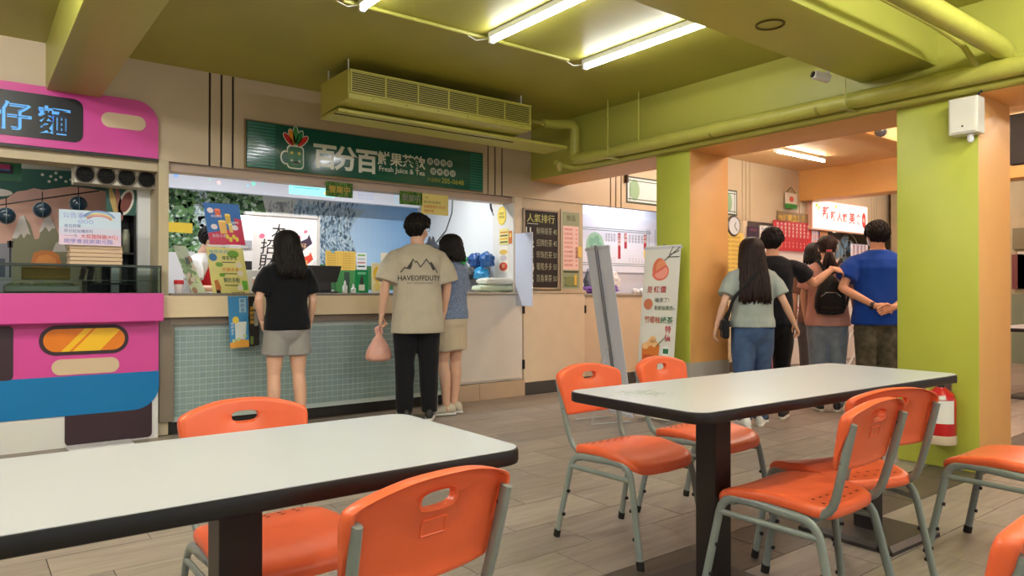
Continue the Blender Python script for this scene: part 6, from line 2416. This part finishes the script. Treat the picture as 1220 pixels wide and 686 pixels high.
    def lock(az, z_end, r0=.014, spread=0.0, back=0.0, wave=.006, start=.3):
        """a lock of hair running from the crown over the skull and down"""
        pts = []
        for k in range(6):
            th = start + (PI * .52 - start) * k / 5
            pts.append(Vector((math.sin(th) * math.cos(az) * (.080 + thick), math.sin(th) * math.sin(az) * (.099 + thick) - .005, math.cos(th) * (.092 + thick) + .108)))
        pe = pts[-1]
        nn = 7
        for k in range(1, nn + 1):
            f = k / nn
            ff = min(1, f * 1.35) * max(0, min(1, (-pe.y + .03) / .06)) * (1 if z_end < -.1 else .35)
            pts.append(Vector((pe.x * (1 + spread * f) + rg.uniform(-wave, wave), pe.y * (1 - ff) + (-.150 - back) * ff + rg.uniform(-wave, wave), pe.z + (z_end - pe.z) * f)))
        rr_ = [r0 * x for x in (.5, .8, 1, 1, 1, 1)] + [r0 * (1 - .07 * k) for k in range(1, nn)] + [r0 * .3]
        q.tube([HM @ p_ for p_ in pts], rr_, 6)
    if style == 'short':
        for k in range(300):
            az = rg.uniform(0, 2 * PI)
            th = rg.uniform(.1, 1.45) if math.sin(az) > .2 else rg.uniform(.1, 2.25)
            pts = []
            da = rg.uniform(-.25, .25)
            for f in range(4):
                tt = th + f * .14
                rr_ = (thick + .003) * min(1, max(.15, .15 + (math.cos(tt) * .1 + .108 - .015) / .10))
                pts.append(HM @ Vector((math.sin(tt) * math.cos(az + da * f * .3) * (.074 + rr_), math.sin(tt) * math.sin(az + da * f * .3) * (.093 + rr_) - .005, math.cos(tt) * (.092 + rr_) + .108)))
            if (HM.inverted() @ pts[-1]).z < (.085 if math.sin(az) > -.3 else .02):
                continue
            q.tube(pts, [.004, .0065, .006, .002], 5)
        for k in range(9):
            x = -.06 + .015 * k
            q.tube([hd(x * .4, .01, .212), hd(x * .7, .062, .200), hd(x, .096, .172), hd(x * 1.05 + rg.uniform(-.006, .006), .100, .137 + rg.uniform(-.01, .012))], [.004, .011, .011, .003], 6)
    elif style in ('long', 'bob'):
        zl = (hair or {}).get('len', -.22)
        for k in range(64):
            az = PI * (.93 + 1.14 * k / 63)
            lock(az, zl + rg.uniform(-.025, .025), .015, (hair or {}).get('spread', .1), (hair or {}).get('back', .02))
        for k in range(30):
            az = PI * (1.1 + .8 * k / 29)
            lock(az, zl + rg.uniform(-.03, .02), .015, 0, .015)
        if style == 'long':
            q.rings([[HM @ Vector((math.cos(a) * rx, yc + math.sin(a) * ry, z)) for a in np.linspace(0, 2 * PI, 20, False)] for z, rx, ry, yc in ((.13, .07, .055, -.045), (.06, .082, .055, -.055), (0, .085, .05, -.065), (-.08, .092, .045, -.105), (zl * .7, .098, .04, -.135), (zl, .085, .022, -.145))])
        else:
            q.rings([[HM @ Vector((math.cos(a) * rx, yc + math.sin(a) * ry, z)) for a in np.linspace(0, 2 * PI, 20, False)] for z, rx, ry, yc in ((.13, .085, .07, -.03), (.06, .09, .072, -.035), (.01, .085, .062, -.04), (zl, .06, .045, -.045))])
        for s_ in (-1, 1):
            for k in range(4):
                q.tube([hd(s_ * .02, .06, .20), hd(s_ * (.058 + .006 * k), .075 - .02 * k, .15), hd(s_ * (.078 + .003 * k), .055 - .018 * k, .08), hd(s_ * .080, .035 - .012 * k, .0)], [.010, .013, .012, .004], 6)
    elif style == 'pony':
        for k in range(40):
            az = PI * (.9 + 1.2 * k / 39)
            pts = []
            tie = Vector((0, -.118, .045))
            for f in range(5):
                th = .35 + (1.35 - .35) * f / 4
                pts.append(Vector((math.sin(th) * math.cos(az) * (.078 + thick), math.sin(th) * math.sin(az) * (.097 + thick) - .005, math.cos(th) * (.092 + thick) + .108)))
            pts.append(pts[-1].lerp(tie, .6))
            pts.append(tie)
            q.tube([HM @ p_ for p_ in pts], [.006, .010, .011, .011, .010, .009, .008], 6)
        for k in range(34):
            ax, az_ = rg.uniform(-.05, .05), rg.uniform(-.018, .018)
            q.tube([HM @ p_ for p_ in (Vector((0, -.105, .05)), Vector((ax * .5, -.15 + az_, .02)), Vector((ax, -.155 + az_, -.06)), Vector((ax * 1.3 + .02, -.13 + az_, -.13)), Vector((ax * 1.6 + .05 + rg.uniform(-.02, .02), -.115 + az_, -.20 + rg.uniform(-.03, .02))))], [.012, .016, .016, .013, .003], 6)
    ho = q.build('hair', hm, t, True, 180)
    ho['kind'] = 'thing'
    if (hair or {}).get('tie'):
        q = MB()
        q.tube([hd(-.022, -.122, .045), hd(0, -.128, .045), hd(.022, -.122, .045)], .02, 8)
        q.build('hair_tie', mat('hair_tie_red', (150, 50, 60), .5), ho, True)
    if (hair or {}).get('glasses'):
        q = MB()
        for s_ in (-1, 1):
            q.tube([hd(s_ * .034 + math.cos(a) * .026, .104 - abs(math.cos(a)) * .004, .095 + math.sin(a) * .020) for a in np.linspace(0, 2 * PI, 18)], .0018, 5)
            q.tube([hd(s_ * .060, .10, .10), hd(s_ * .078, .04, .10), hd(s_ * .079, -.01, .095)], .0018, 5)
        q.tube([hd(-.008, .107, .098), hd(.008, .107, .098)], .0018, 5)
        q.build('glasses', M_BLACK, t)
    if (hair or {}).get('mask'):
        q = MB()
        q.rings([[hd(math.cos(a) * rx, .03 + math.sin(a) * ry, z) for a in np.linspace(-.1, PI + .1, 16)] for z, rx, ry in ((-.005, .045, .066), (.02, .062, .078), (.05, .070, .085), (.078, .070, .074))], cap=False)
        q.build('face_mask', mat('mask_white', (226, 230, 234), .6), t, True)

    # ---- garments
    def drape(q, amp, sc, seed):
        out = []
        for p_ in q.v:
            n1 = noise.noise_vector(Vector((p_.x * sc, p_.y * sc, p_.z * sc * .55)) + Vector((seed, seed * 2, 0)))
            n2 = noise.noise_vector(Vector((p_.x * sc * 2.3, p_.y * sc * 2.3, p_.z * sc * 1.2)) + Vector((seed * 3, 0, 5)))
            out.append(p_ + Vector((n1.x, n1.y, 0)) * amp + Vector((n2.x, n2.y, 0)) * amp * .4)
        q.v = out
    made = {}
    if top:
        g = top.get('fit', 1.0)
        hem = top.get('hem', .82)
        q = MB()
        prof = [(hem, .182, .130), (hem + .06, .180, .130), (1.0, .168, .122), (1.10, .160, .120), (1.20, .166, .124), (1.29, .176, .128), (1.36, .176, .108), (1.41, .142, .086), (1.442, .090, .073)]
        prof = [p_ for p_ in prof if p_[0] >= hem]
        gg = [g * girth * (.95 if female else 1.0)] * len(prof)
        gg[-1] = gg[-2] = min(1.08, gg[-1])
        q.rings([ell_ring(sp((0, -.003 if z > .95 else -.006, z)), rx * k_, ry * k_, 28, 0, .9) for (z, rx, ry), k_ in zip(prof, gg)] + [ell_ring(sp((0, -.002, 1.449)), .070, .062, 28)])
        sl = top.get('sleeve', .62)
        for k, s_ in (('L', -1), ('R', 1)):
            a, e_ = J[k + 's'], J[k + 'e']
            end = a.lerp(e_, sl)
            sw = top.get('sleeve_w', .078) * (.92 if female else 1)
            q.tube([a + Vector((-s_ * .05, 0, -.004)), a + Vector((s_ * -.004, 0, -.028)), a.lerp(end, .5), end], [.052, .066, sw * .96, sw * 1.02], 16)
        q = solidify_union(q, .0085, 4)
        drape(q, top.get('fold', .008), 9, len(label))
        made['top'] = q
        so = q.build(top.get('name', 'shirt'), top['m'], t, True, 60)
    if bottom:
        q = MB()
        bg = bottom.get('fit', 1.0) * girth
        q.rings([ell_ring(sp((0, -.006, z)), rx * bg, ry * bg, 24) for z, rx, ry in ((1.02, .145, .108), (.96, .160, .118), (.90, .172, .126), (.85, .172, .124), (.80, .155, .108), (.76, .12, .085), (.72, .06, .05))])
        for k, s_ in (('L', -1), ('R', 1)):
            h0, kn, an = J[k + 'h'], J[k + 'k'], J[k + 'a']
            if bottom['len'] == 'long':
                w = bottom.get('w', 1.0)
                P, Rr = lerp_pts([h0, h0.lerp(kn, .45), kn, kn.lerp(an, .5), an + Vector((0, 0, -.02))], [.102, .094 * w, .074 * w, .068 * w, .058 * w], 4)
            else:
                f_ = bottom['len']
                P, Rr = lerp_pts([h0, h0.lerp(kn, .4 * f_), h0.lerp(kn, f_)], [.104, .106, bottom.get('w', .112)], 4)
            q.tube(P, Rr, 16)
        if bottom.get('skirt'):
            f_ = bottom['len']
            zz = .90 + (.49 - .90) * f_
            q.rings([ell_ring((0, 0, z), rx, ry, 24) for z, rx, ry in ((.95, .156, .115), (.84, .170, .130), (zz, .152, .118))])
        q = solidify_union(q, .0085, 8)
        drape(q, bottom.get('fold', .006), 10, len(label) + 3)
        po = q.build(bottom.get('name', 'trousers'), bottom['m'], t, True, 60)
        if bottom.get('stripe'):
            for k, s_ in (('L', -1), ('R', 1)):
                kn, an = J[k + 'k'], J[k + 'a']
                q = MB()
                q.tube([kn + Vector((s_ * .074, 0, 0)), kn.lerp(an, .5) + Vector((s_ * .070, 0, 0)), an + Vector((s_ * .062, 0, -.02))], .005, 6)
                q.build('side_piping', mat('piping_white', (226, 226, 222), .5), po)
    if shoes:
        for k, s_ in (('L', -1), ('R', 1)):
            a_ = J[k + 'a']
            yaw_ = shoes.get('yaw' + k, -s_ * .22)
            fd = Vector((-math.sin(yaw_), math.cos(yaw_), 0))
            sd = Vector((fd.y, -fd.x, 0))
            z0 = a_.z - .085

            def ring(u_, w_, h0, h1):
                c = Vector((a_.x, a_.y, z0)) + fd * u_
                out = []
                for j in range(16):
                    an_ = 2 * PI * j / 16
                    zz = math.sin(an_)
                    out.append(c + sd * math.cos(an_) * w_ * (1 if zz < 0 else .88) + Vector((0, 0, h0 + (h1 - h0) * (zz + 1) / 2)))
                return out
            q = MB()
            q.rings([ring(-.085, .012, .02, .06), ring(-.08, .030, .018, .085), ring(-.05, .038, .018, .112), ring(0, .038, .018, .115), ring(.04, .040, .018, .092), ring(.09, .046, .018, .070), ring(.135, .044, .018, .056), ring(.165, .030, .018, .046), ring(.178, .012, .02, .036)])
            sh = q.build('shoe', shoes['m'], t, True, 60)
            q = MB()
            q.rings([ring(-.09, .018, .0, .024), ring(-.08, .034, .0, .026), ring(0, .039, .0, .024), ring(.09, .049, .0, .024), ring(.15, .042, .0, .024), ring(.184, .016, .002, .024)])
            q.build('sole', shoes.get('sole', mat('sole_white', (226, 224, 218), .5)), sh, True, 60)
            q = MB()
            for kk in range(4):
                u_ = .045 + .02 * kk
                c = Vector((a_.x, a_.y, z0 + .098 - .010 * kk)) + fd * u_
                q.tube([c - sd * .022, c + Vector((0, 0, .004)), c + sd * .022], .003, 5)
            q.build('laces', mat('laces_pale', (214, 210, 200), .6), sh)
            if shoes.get('socks'):
                q = MB()
                q.tube([a_ + Vector((0, 0, -.01)), a_ + Vector((0, 0, .055))], [.043, .044], 14)
                q.build('sock', shoes['socks'], t, True)
    t.location = loc
    t.rotation_euler = (0, 0, fz)
    t.scale = (S, S, S)
    W = Matrix.Translation(loc) @ Matrix.Rotation(fz, 4, 'Z') @ Matrix.Scale(S, 4)
    return t, W, J, made, HM


def shirt_print(t, q, pr, parent_name='shirt'):
    """lays a flat print (x across, z up, seen from behind) on the back of a shirt"""
    bv = BVHTree.FromPolygons([tuple(p) for p in q.v], q.f)
    out = []
    for p_ in pr.v:
        hit = bv.ray_cast(Vector((p_.x, -1, p_.z)), Vector((0, 1, 0)))
        y = hit[0].y - .0025 if hit[0] else -.13
        out.append(Vector((p_.x, y, p_.z)))
    pr.v = out
    sh = [c for c in t.children if c.name.startswith(parent_name)][0]
    return pr.build('print', PRINT, sh, colors=True)


def subdiv(pr, it=1):
    """split long faces so that a print can follow cloth"""
    bm = bmesh.new()
    vs = [bm.verts.new(p) for p in pr.v]
    for f in pr.f:
        try:
            bm.faces.new([vs[i] for i in f])
        except ValueError:
            pass
    bmesh.ops.triangulate(bm, faces=list(bm.faces))
    for _ in range(it):
        es = [e for e in bm.edges if e.calc_length() > .018]
        if es:
            bmesh.ops.subdivide_edges(bm, edges=es, cuts=1)
            bmesh.ops.triangulate(bm, faces=[f for f in bm.faces if len(f.verts) > 3])
    bm.verts.index_update()
    c = pr.c[0]
    pr.v = [v.co.copy() for v in bm.verts]
    pr.f = [tuple(v.index for v in f.verts) for f in bm.faces]
    pr.c = [c] * len(pr.f)
    bm.free()


def cloth(name, col, rough=.85, var=.05, vs=12, **k):
    return mat(name, col, rough, spec=.2, var=var, vscale=vs, bump=.10, bscale=220, sheen=.1, **k)


CREAM_SHOE = mat('shoe_cream', (206, 196, 176), .6)
# woman in black at the juice counter
w1, W1, J1, m1, H1 = person('woman in black T-shirt and grey shorts standing at the juice counter, hand in pocket', (2.02, 5.52, 0), (.10, 1), 1.585, 'fair', True,
    head_yaw=R(4), L_arm=((-.245, -.06, 1.12), (-.195, .035, .93)), R_arm=((.215, -.02, 1.11), (.215, .09, .90)),
    L_leg=((-.105, .01, .49), (-.115, -.02, .085)), R_leg=((.10, .01, .49), (.12, -.02, .085)),
    top=dict(m=cloth('tee_black', (16, 17, 22)), hem=.865, fit=1.10, sleeve=.80, sleeve_w=.082), bottom=dict(m=cloth('shorts_grey', (152, 148, 144)), len=.60, w=.118, fit=1.02, name='shorts'),
    shoes=dict(m=mat('sandal_dark', (60, 52, 48), .6)), hair=dict(style='long', len=-.17, spread=.12, back=.02))
# man in khaki
w2, W2, J2, m2, H2 = person('man in khaki T-shirt with mountain print and black trousers holding an orange plastic bag', (3.10, 5.36, 0), (.36, .93), 1.775, 'fair', False,
    head_yaw=R(-42), L_arm=((-.262, -.03, 1.115), (-.285, .06, .87)), R_arm=((.25, .0, 1.11), (.235, .09, .87)), hand_L='fist',
    L_leg=((-.10, .02, .49), (-.105, -.01, .085)), R_leg=((.095, .02, .49), (.10, -.01, .085)),
    top=dict(m=cloth('tee_khaki', (184, 174, 154)), hem=.72, fit=1.20, sleeve=.92, sleeve_w=.100, fold=.009), bottom=dict(m=cloth('joggers_black', (24, 24, 28)), len='long', w=1.12, stripe=True),
    shoes=dict(m=mat('shoe_black', (34, 33, 34), .5)), hair=dict(style='short', glasses=True))
ink = (62, 58, 52)
pr = Pr((0, 0, 0), UX, UZ)
pr.eps = 0
K = 1.28
for pts in ([(-.118, 0), (-.094, .030), (-.083, .022), (-.045, .080), (-.030, .060), (-.022, .068), (.0, .032), (.012, .046), (.040, .082), (.060, .052), (.070, .062), (.112, .0)],):
    for (x0, y0), (x1, y1) in zip(pts[:-1], pts[1:]):
        pr.line([(x0 * K, 1.215 + y0 * K), (x1 * K, 1.215 + y1 * K)], .009, ink)
for pts in ([(-.083, .022), (-.045, .080), (-.052, .037), (-.062, .015)], [(.060, .052), (.07, .062), (.098, .02), (.082, .01)]):
    pr.poly([(x * K, 1.215 + y * K) for x, y in pts], ink)
pr.text('HAVEOFFDUTY', 0, 1.148, .056, ink, bold=.02, fit=.345, align='c')
pr.text('ENJOY THE OUTSIDE WORLD', 0, 1.120, .017, ink, bold=.004, fit=.21, align='c')
subdiv(pr, 2)
shirt_print(w2, m2['top'], pr)
# woman in blue blouse
w3, W3, J3, m3, H3 = person('woman in blue grey blouse and beige shorts standing close to the man in khaki', (3.52, 5.48, 0), (-.30, .95), 1.625, 'fair', True,
    head_yaw=R(-4), L_arm=((-.21, .06, 1.12), (-.15, .24, 1.02)), R_arm=((.205, .02, 1.11), (.14, .20, .98)),
    L_leg=((-.06, .05, .49), (-.10, -.03, .085)), R_leg=((.10, .03, .49), (.04, .0, .085)),
    top=dict(m=mat('blouse_blue', (120, 136, 166), .8, var=.35, vscale=70, spec=.2), hem=.90, fit=1.10, sleeve=.75, sleeve_w=.082), bottom=dict(m=cloth('shorts_beige', (206, 190, 164)), len=.72, w=.112, fit=1.06, name='shorts', skirt=True),
    shoes=dict(m=CREAM_SHOE, yawL=.9, yawR=.35), hair=dict(style='bob', len=-.02))
# woman in grey walking
M_DENIM = cloth('denim_blue', (66, 88, 124), .8, .18, 16)
w4, W4, J4, m4, H4 = person('woman in grey T-shirt and blue jeans with very long hair walking past the slim pillar', (5.07, 3.39, 0), (.72, .69), 1.545, 'fair', True,
    lean=(0, .03), L_arm=((-.255, -.07, 1.12), (-.315, -.03, .90)), R_arm=((.265, .0, 1.13), (.385, .12, .92)),
    L_leg=((-.085, -.02, .49), (-.10, -.18, .12)), R_leg=((.085, .12, .50), (.09, .16, .085)),
    top=dict(m=cloth('tee_grey', (158, 166, 160)), hem=.90, fit=1.14, sleeve=.78, sleeve_w=.086), bottom=dict(m=M_DENIM, len='long', w=1.15),
    shoes=dict(m=mat('shoe_white', (220, 218, 214), .5)), hair=dict(style='long', len=-.36, spread=.38, back=.03, brown=True))
# man in black with arm on the shoulder
w5, W5, J5, m5, H5 = person('man in black T-shirt resting a hand on the shoulder of the woman in pink', (5.56, 3.52, 0), (.80, .60), 1.66, 'mid', False,
    head_yaw=R(-14), L_arm=((-.235, .0, 1.11), (-.225, .07, .88)), R_arm=((.35, .10, 1.20), (.52, .20, 1.335)), hand_R=(.45, (.85, .5, -.15), (-.3, .6, .6), (.1, -.2, 1)),
    L_leg=((-.085, -.02, .49), (-.09, -.10, .085)), R_leg=((.085, .08, .49), (.09, .08, .085)),
    top=dict(m=cloth('tee_black2', (26, 27, 34)), hem=.84, fit=1.02, sleeve=.66), bottom=dict(m=cloth('trousers_black', (20, 20, 22)), len='long', w=1.05),
    shoes=dict(m=mat('shoe_black', (34, 33, 34), .5)), hair=dict(style='short'))
# woman in pink with backpack
w6, W6, J6, m6, H6 = person('woman in dusty pink T-shirt and pale jeans wearing a black backpack, dark ponytail', (6.38, 3.47, 0), (.82, .57), 1.635, 'fair', True,
    L_arm=((-.215, .03, 1.12), (-.19, .10, .90)), R_arm=((.235, .0, 1.10), (.275, .08, .86)),
    top=dict(m=cloth('tee_pink', (204, 154, 146)), hem=.82, fit=1.16, sleeve=.78, sleeve_w=.085), bottom=dict(m=cloth('denim_pale', (128, 146, 166), .8, .14, 18), len='long', w=1.12),
    shoes=dict(m=mat('shoe_black', (34, 33, 34), .5)), hair=dict(style='pony', tie=True, brown=True))
# man in blue with hands behind his back
w7, W7, J7, m7, H7 = person('man in royal blue T-shirt and camouflage trousers with hands clasped behind his back', (6.40, 3.02, 0), (.80, .60), 1.73, 'mid', False, girth=1.10,
    head_yaw=R(10), L_arm=((-.30, -.10, 1.115), (-.06, -.215, .965)), R_arm=((.30, -.10, 1.10), (.07, -.235, .955)),
    hand_L=(.5, (.95, -.05, -.18), (0, -.2, -1), (0, -1, .1)), hand_R=(.5, (-.95, -.1, -.28), (0, -.1, 1), (0, 1, .2)),
    top=dict(m=cloth('tee_blue', (18, 62, 150)), hem=.80, fit=1.06, sleeve=.70, sleeve_w=.09), bottom=dict(m=mat('camouflage', (84, 80, 66), .85, var=.55, vscale=14, spec=.2), len='long', w=1.2),
    shoes=dict(m=mat('shoe_black', (34, 33, 34), .5)), hair=dict(style='short', mask=True))
q = MB()
wr = J7['L' + 'w']
q.tube([wr + Vector((-.035, .01, .005)), wr + Vector((-.012, 0, 0))], .034, 14)
q.build('wristband', M_BLACK, [c for c in w7.children if c.name.startswith('body')][0], True)
# person beyond the woman in pink, seen only as a dark head and brown shoulder
w9, W9, J9, m9, H9 = person('dark haired person in a brown top half hidden behind the woman in pink', (6.86, 3.86, 0), (.9, .4), 1.60, 'fair', True,
    R_leg=None, top=dict(m=cloth('top_brown', (120, 88, 74)), hem=.84, fit=1.05, sleeve=.8), bottom=dict(m=cloth('trousers_grey', (96, 92, 92)), len='long', w=1.1),
    shoes=dict(m=CREAM_SHOE), hair=dict(style='bob', len=0.0))
# clerk behind the juice counter
w8, W8, J8, m8, H8 = person('clerk with short dark hair and red apron bending over behind the juice counter', (1.64, 6.80, 0), (.75, -.66), 1.70, 'fair', False,
    head_yaw=R(18), head_pitch=R(24), lean=(0, .10), L_arm=((-.22, .12, 1.12), (-.12, .34, 1.14)), R_arm=((.22, .12, 1.12), (.14, .34, 1.13)),
    top=dict(m=cloth('tee_white', (226, 222, 218)), hem=.86, fit=1.04, sleeve=.66), bottom=dict(m=cloth('trousers_black', (20, 20, 22)), len='long', w=1.05),
    shoes=dict(m=mat('shoe_black', (34, 33, 34), .5)), hair=dict(style='short', front=.155, mask=False))
q = MB()
bv8 = BVHTree.FromPolygons([tuple(p) for p in m8['top'].v], m8['top'].f)
gx, gz = 12, 16
vs, fs = [], []
for j in range(gz + 1):
    for i in range(gx + 1):
        z = .62 + (1.36 - .62) * j / gz
        hw = .17 if z < 1.12 else .17 - .07 * (z - 1.12) / .24
        x = -hw + 2 * hw * i / gx
        hit = bv8.ray_cast(Vector((x, 1, max(z, .90))), Vector((0, -1, 0)))
        y = (hit[0].y if hit[0] else .12) + .008
        vs.append(Vector((x, y, z)))
for j in range(gz):
    for i in range(gx):
        a = j * (gx + 1) + i
        fs.append((a, a + 1, a + gx + 2, a + gx + 1))
q.add(vs, fs)
ap = q.build('apron', cloth('apron_red', (206, 36, 44)), w8, True)

# ---------------------------------------------------------------- things people carry
def film_bag(name, label, c, w, h, m, pts_handles, seed):
    q = MB()
    rs = []
    n = 28
    for f, sw in ((0, .62), (.04, .86), (.12, 1.0), (.3, .98), (.5, .80), (.68, .55), (.82, .33), (.92, .2), (1.0, .10)):
        ring = []
        for k in range(n):
            a = 2 * PI * k / n
            rr_ = w * sw * (1 + .10 * noise.noise(Vector((math.cos(a) * 2.5, math.sin(a) * 2.5, f * 2 + seed))))
            ring.append(Vector(c) + Vector((math.cos(a) * rr_, math.sin(a) * rr_ * .62, f * h)))
        rs.append(ring)
    q.rings(rs)
    t = thing(name, label, 'bag', c)
    q.build('film', m, t, True)
    for p in pts_handles:
        q = MB()
        q.tube(p, [.014, .010, .006, .010, .014][:len(p)], 8, flat=.5)
        q.build('handle', m, t, True)
    return t


hl = W2 @ (J2['Lw'] + Vector((-.012, .02, -.085)))
M_FILM = mat('bag_film_orange', (250, 186, 166), .3, alpha=.66, coat=.3, bump=.4, bscale=60)
bc = Vector((hl.x - .01, hl.y, hl.z - .31))
film_bag('plastic_bag', 'translucent orange plastic bag hanging from the hand of the man in khaki', bc, .115, .25, M_FILM,
         [[bc + Vector((-.02, 0, .235)), bc + Vector((-.028, .005, .28)), hl, bc + Vector((-.01, -.01, .28)), bc + Vector((.0, 0, .235))], [bc + Vector((.01, .01, .235)), bc + Vector((.0, .012, .28)), hl + Vector((.006, .006, 0)), bc + Vector((.022, .0, .28)), bc + Vector((.03, 0, .235))]], 1)
mb = MB()
mb.bbox(bc.x - .07, bc.x + .07, bc.y - .05, bc.y + .05, bc.z + .012, bc.z + .06, .01)
tag(mb.build('food_box', mat('food_box_pale', (232, 206, 180), .5)), 'pale food box inside the orange plastic bag', 'box')


def local_mesh(W, fn):
    q = MB()
    fn(q)
    q.v = [W @ p for p in q.v]
    return q


# backpack on the woman in pink
bp_t = thing('backpack', 'small black backpack worn by the woman in pink', 'backpack', (W6 @ Vector((0, -.2, .98))))


def f_(q):
    rs = []
    for z, rx, ry, yc in ((.93, .05, .03, -.20), (.945, .115, .062, -.205), (1.0, .140, .078, -.212), (1.10, .135, .075, -.210), (1.20, .105, .060, -.200), (1.27, .065, .042, -.188), (1.305, .025, .02, -.175)):
        rs.append(ell_ring((.0, yc, z), rx, ry, 24, 0, .85))
    q.rings(rs)


M_PACK = cloth('pack_black', (24, 23, 25), .6)
local_mesh(W6, f_).build('bag', M_PACK, bp_t, True, 60)
for nm, pts, r_ in (('strap', [(.0, -.175, 1.29), (.05, -.15, 1.37), (.115, -.07, 1.455), (.125, .03, 1.43), (.14, .13, 1.25)], .016), ('strap', [(.10, -.20, .97), (.155, -.13, 1.03), (.185, -.02, 1.12), (.17, .09, 1.18)], .012), ('strap', [(-.01, -.175, 1.29), (-.05, -.15, 1.37), (-.095, -.07, 1.45), (-.11, .04, 1.42), (-.13, .13, 1.25)], .016), ('zip', [(-.10, -.262, 1.09), (-.04, -.285, 1.14), (.04, -.285, 1.14), (.10, -.262, 1.09)], .004), ('front_pocket', [(-.085, -.262, .99), (0, -.285, .98), (.085, -.262, .99)], .028)):
    local_mesh(W6, lambda q: q.tube(pts, r_, 8)).build(nm, M_PACK if nm != 'zip' else M_CHROME, bp_t, True)
# shoulder bag of the walking woman
sb = thing('shoulder_bag', 'black shoulder bag on the left hip of the walking woman in grey', 'bag', W4 @ Vector((-.2, 0, .82)))
local_mesh(W4, lambda q: q.bbox(-.275, -.215, -.13, .06, .80, .97, .02, 3)).build('bag', M_PACK, sb, True, 60)
local_mesh(W4, lambda q: q.bbox(-.285, -.272, -.125, .055, .87, .965, .006, 2)).build('flap', M_PACK, sb, True, 60)
local_mesh(W4, lambda q: q.tube(bend([(-.245, -.12, .94), (-.19, -.135, 1.15), (-.06, -.142, 1.30), (.085, -.10, 1.45), (.10, .02, 1.44), (-.02, .15, 1.25), (-.18, .14, 1.05), (-.245, .05, .94)], .06), .014, 8, flat=.5)).build('strap', M_PACK, sb, True)
# folded pink umbrella
a = Vector((6.10, 3.90, 0))
um = thing('folded_umbrella', 'folded pink umbrella hanging beside the woman in pink', 'umbrella', (a.x, a.y, .18))
q = MB()
rs = []
for z, r_ in ((.20, .008), (.28, .035), (.45, .055), (.62, .058), (.78, .045), (.86, .018)):
    rs.append([a + Vector((math.cos(2 * PI * k / 24) * r_ * (1 + .25 * (k % 3 == 0)), math.sin(2 * PI * k / 24) * r_ * (1 + .25 * (k % 3 == 0)), z)) for k in range(24)])
q.rings(rs)
q.build('canopy', cloth('umbrella_pink', (216, 132, 160), .6), um, True)
q = MB()
q.tube([a + Vector((0, 0, .05)), a + Vector((0, 0, .93))], .007, 8)
q.build('shaft', M_CHROME, um)
q = MB()
q.tube([a + Vector((0, 0, .92)), a + Vector((0, 0, 1.0)), a + Vector((.02, .02, 1.03)), a + Vector((.045, .04, 1.0))], .012, 8)
q.build('handle', mat('umbrella_handle', (190, 120, 140), .4), um, True)

# white folding frame between the woman in pink and the man in blue
fr_ = thing('folding_frame', 'white tubular folding frame standing between the woman in pink and the man in blue', 'rack', (7.27, 3.74, 0))
for nm, pts in (('leg', [(7.12, 3.84, .012), (7.40, 3.62, .66)]), ('leg', [(7.42, 3.63, .012), (7.14, 3.85, .66)]), ('leg', [(7.28, 4.06, .012), (7.56, 3.84, .66)]), ('leg', [(7.58, 3.85, .012), (7.30, 4.07, .66)]),
                ('cross_bar', [(7.40, 3.62, .65), (7.56, 3.84, .65)]), ('cross_bar', [(7.14, 3.85, .65), (7.30, 4.07, .65)]), ('cross_bar', [(7.18, 3.80, .13), (7.34, 4.02, .13)])):
    q = MB()
    q.tube(pts, .011, 8)
    q.build(nm, mat('frame_tube_white', (232, 232, 230), .35), fr_, True)
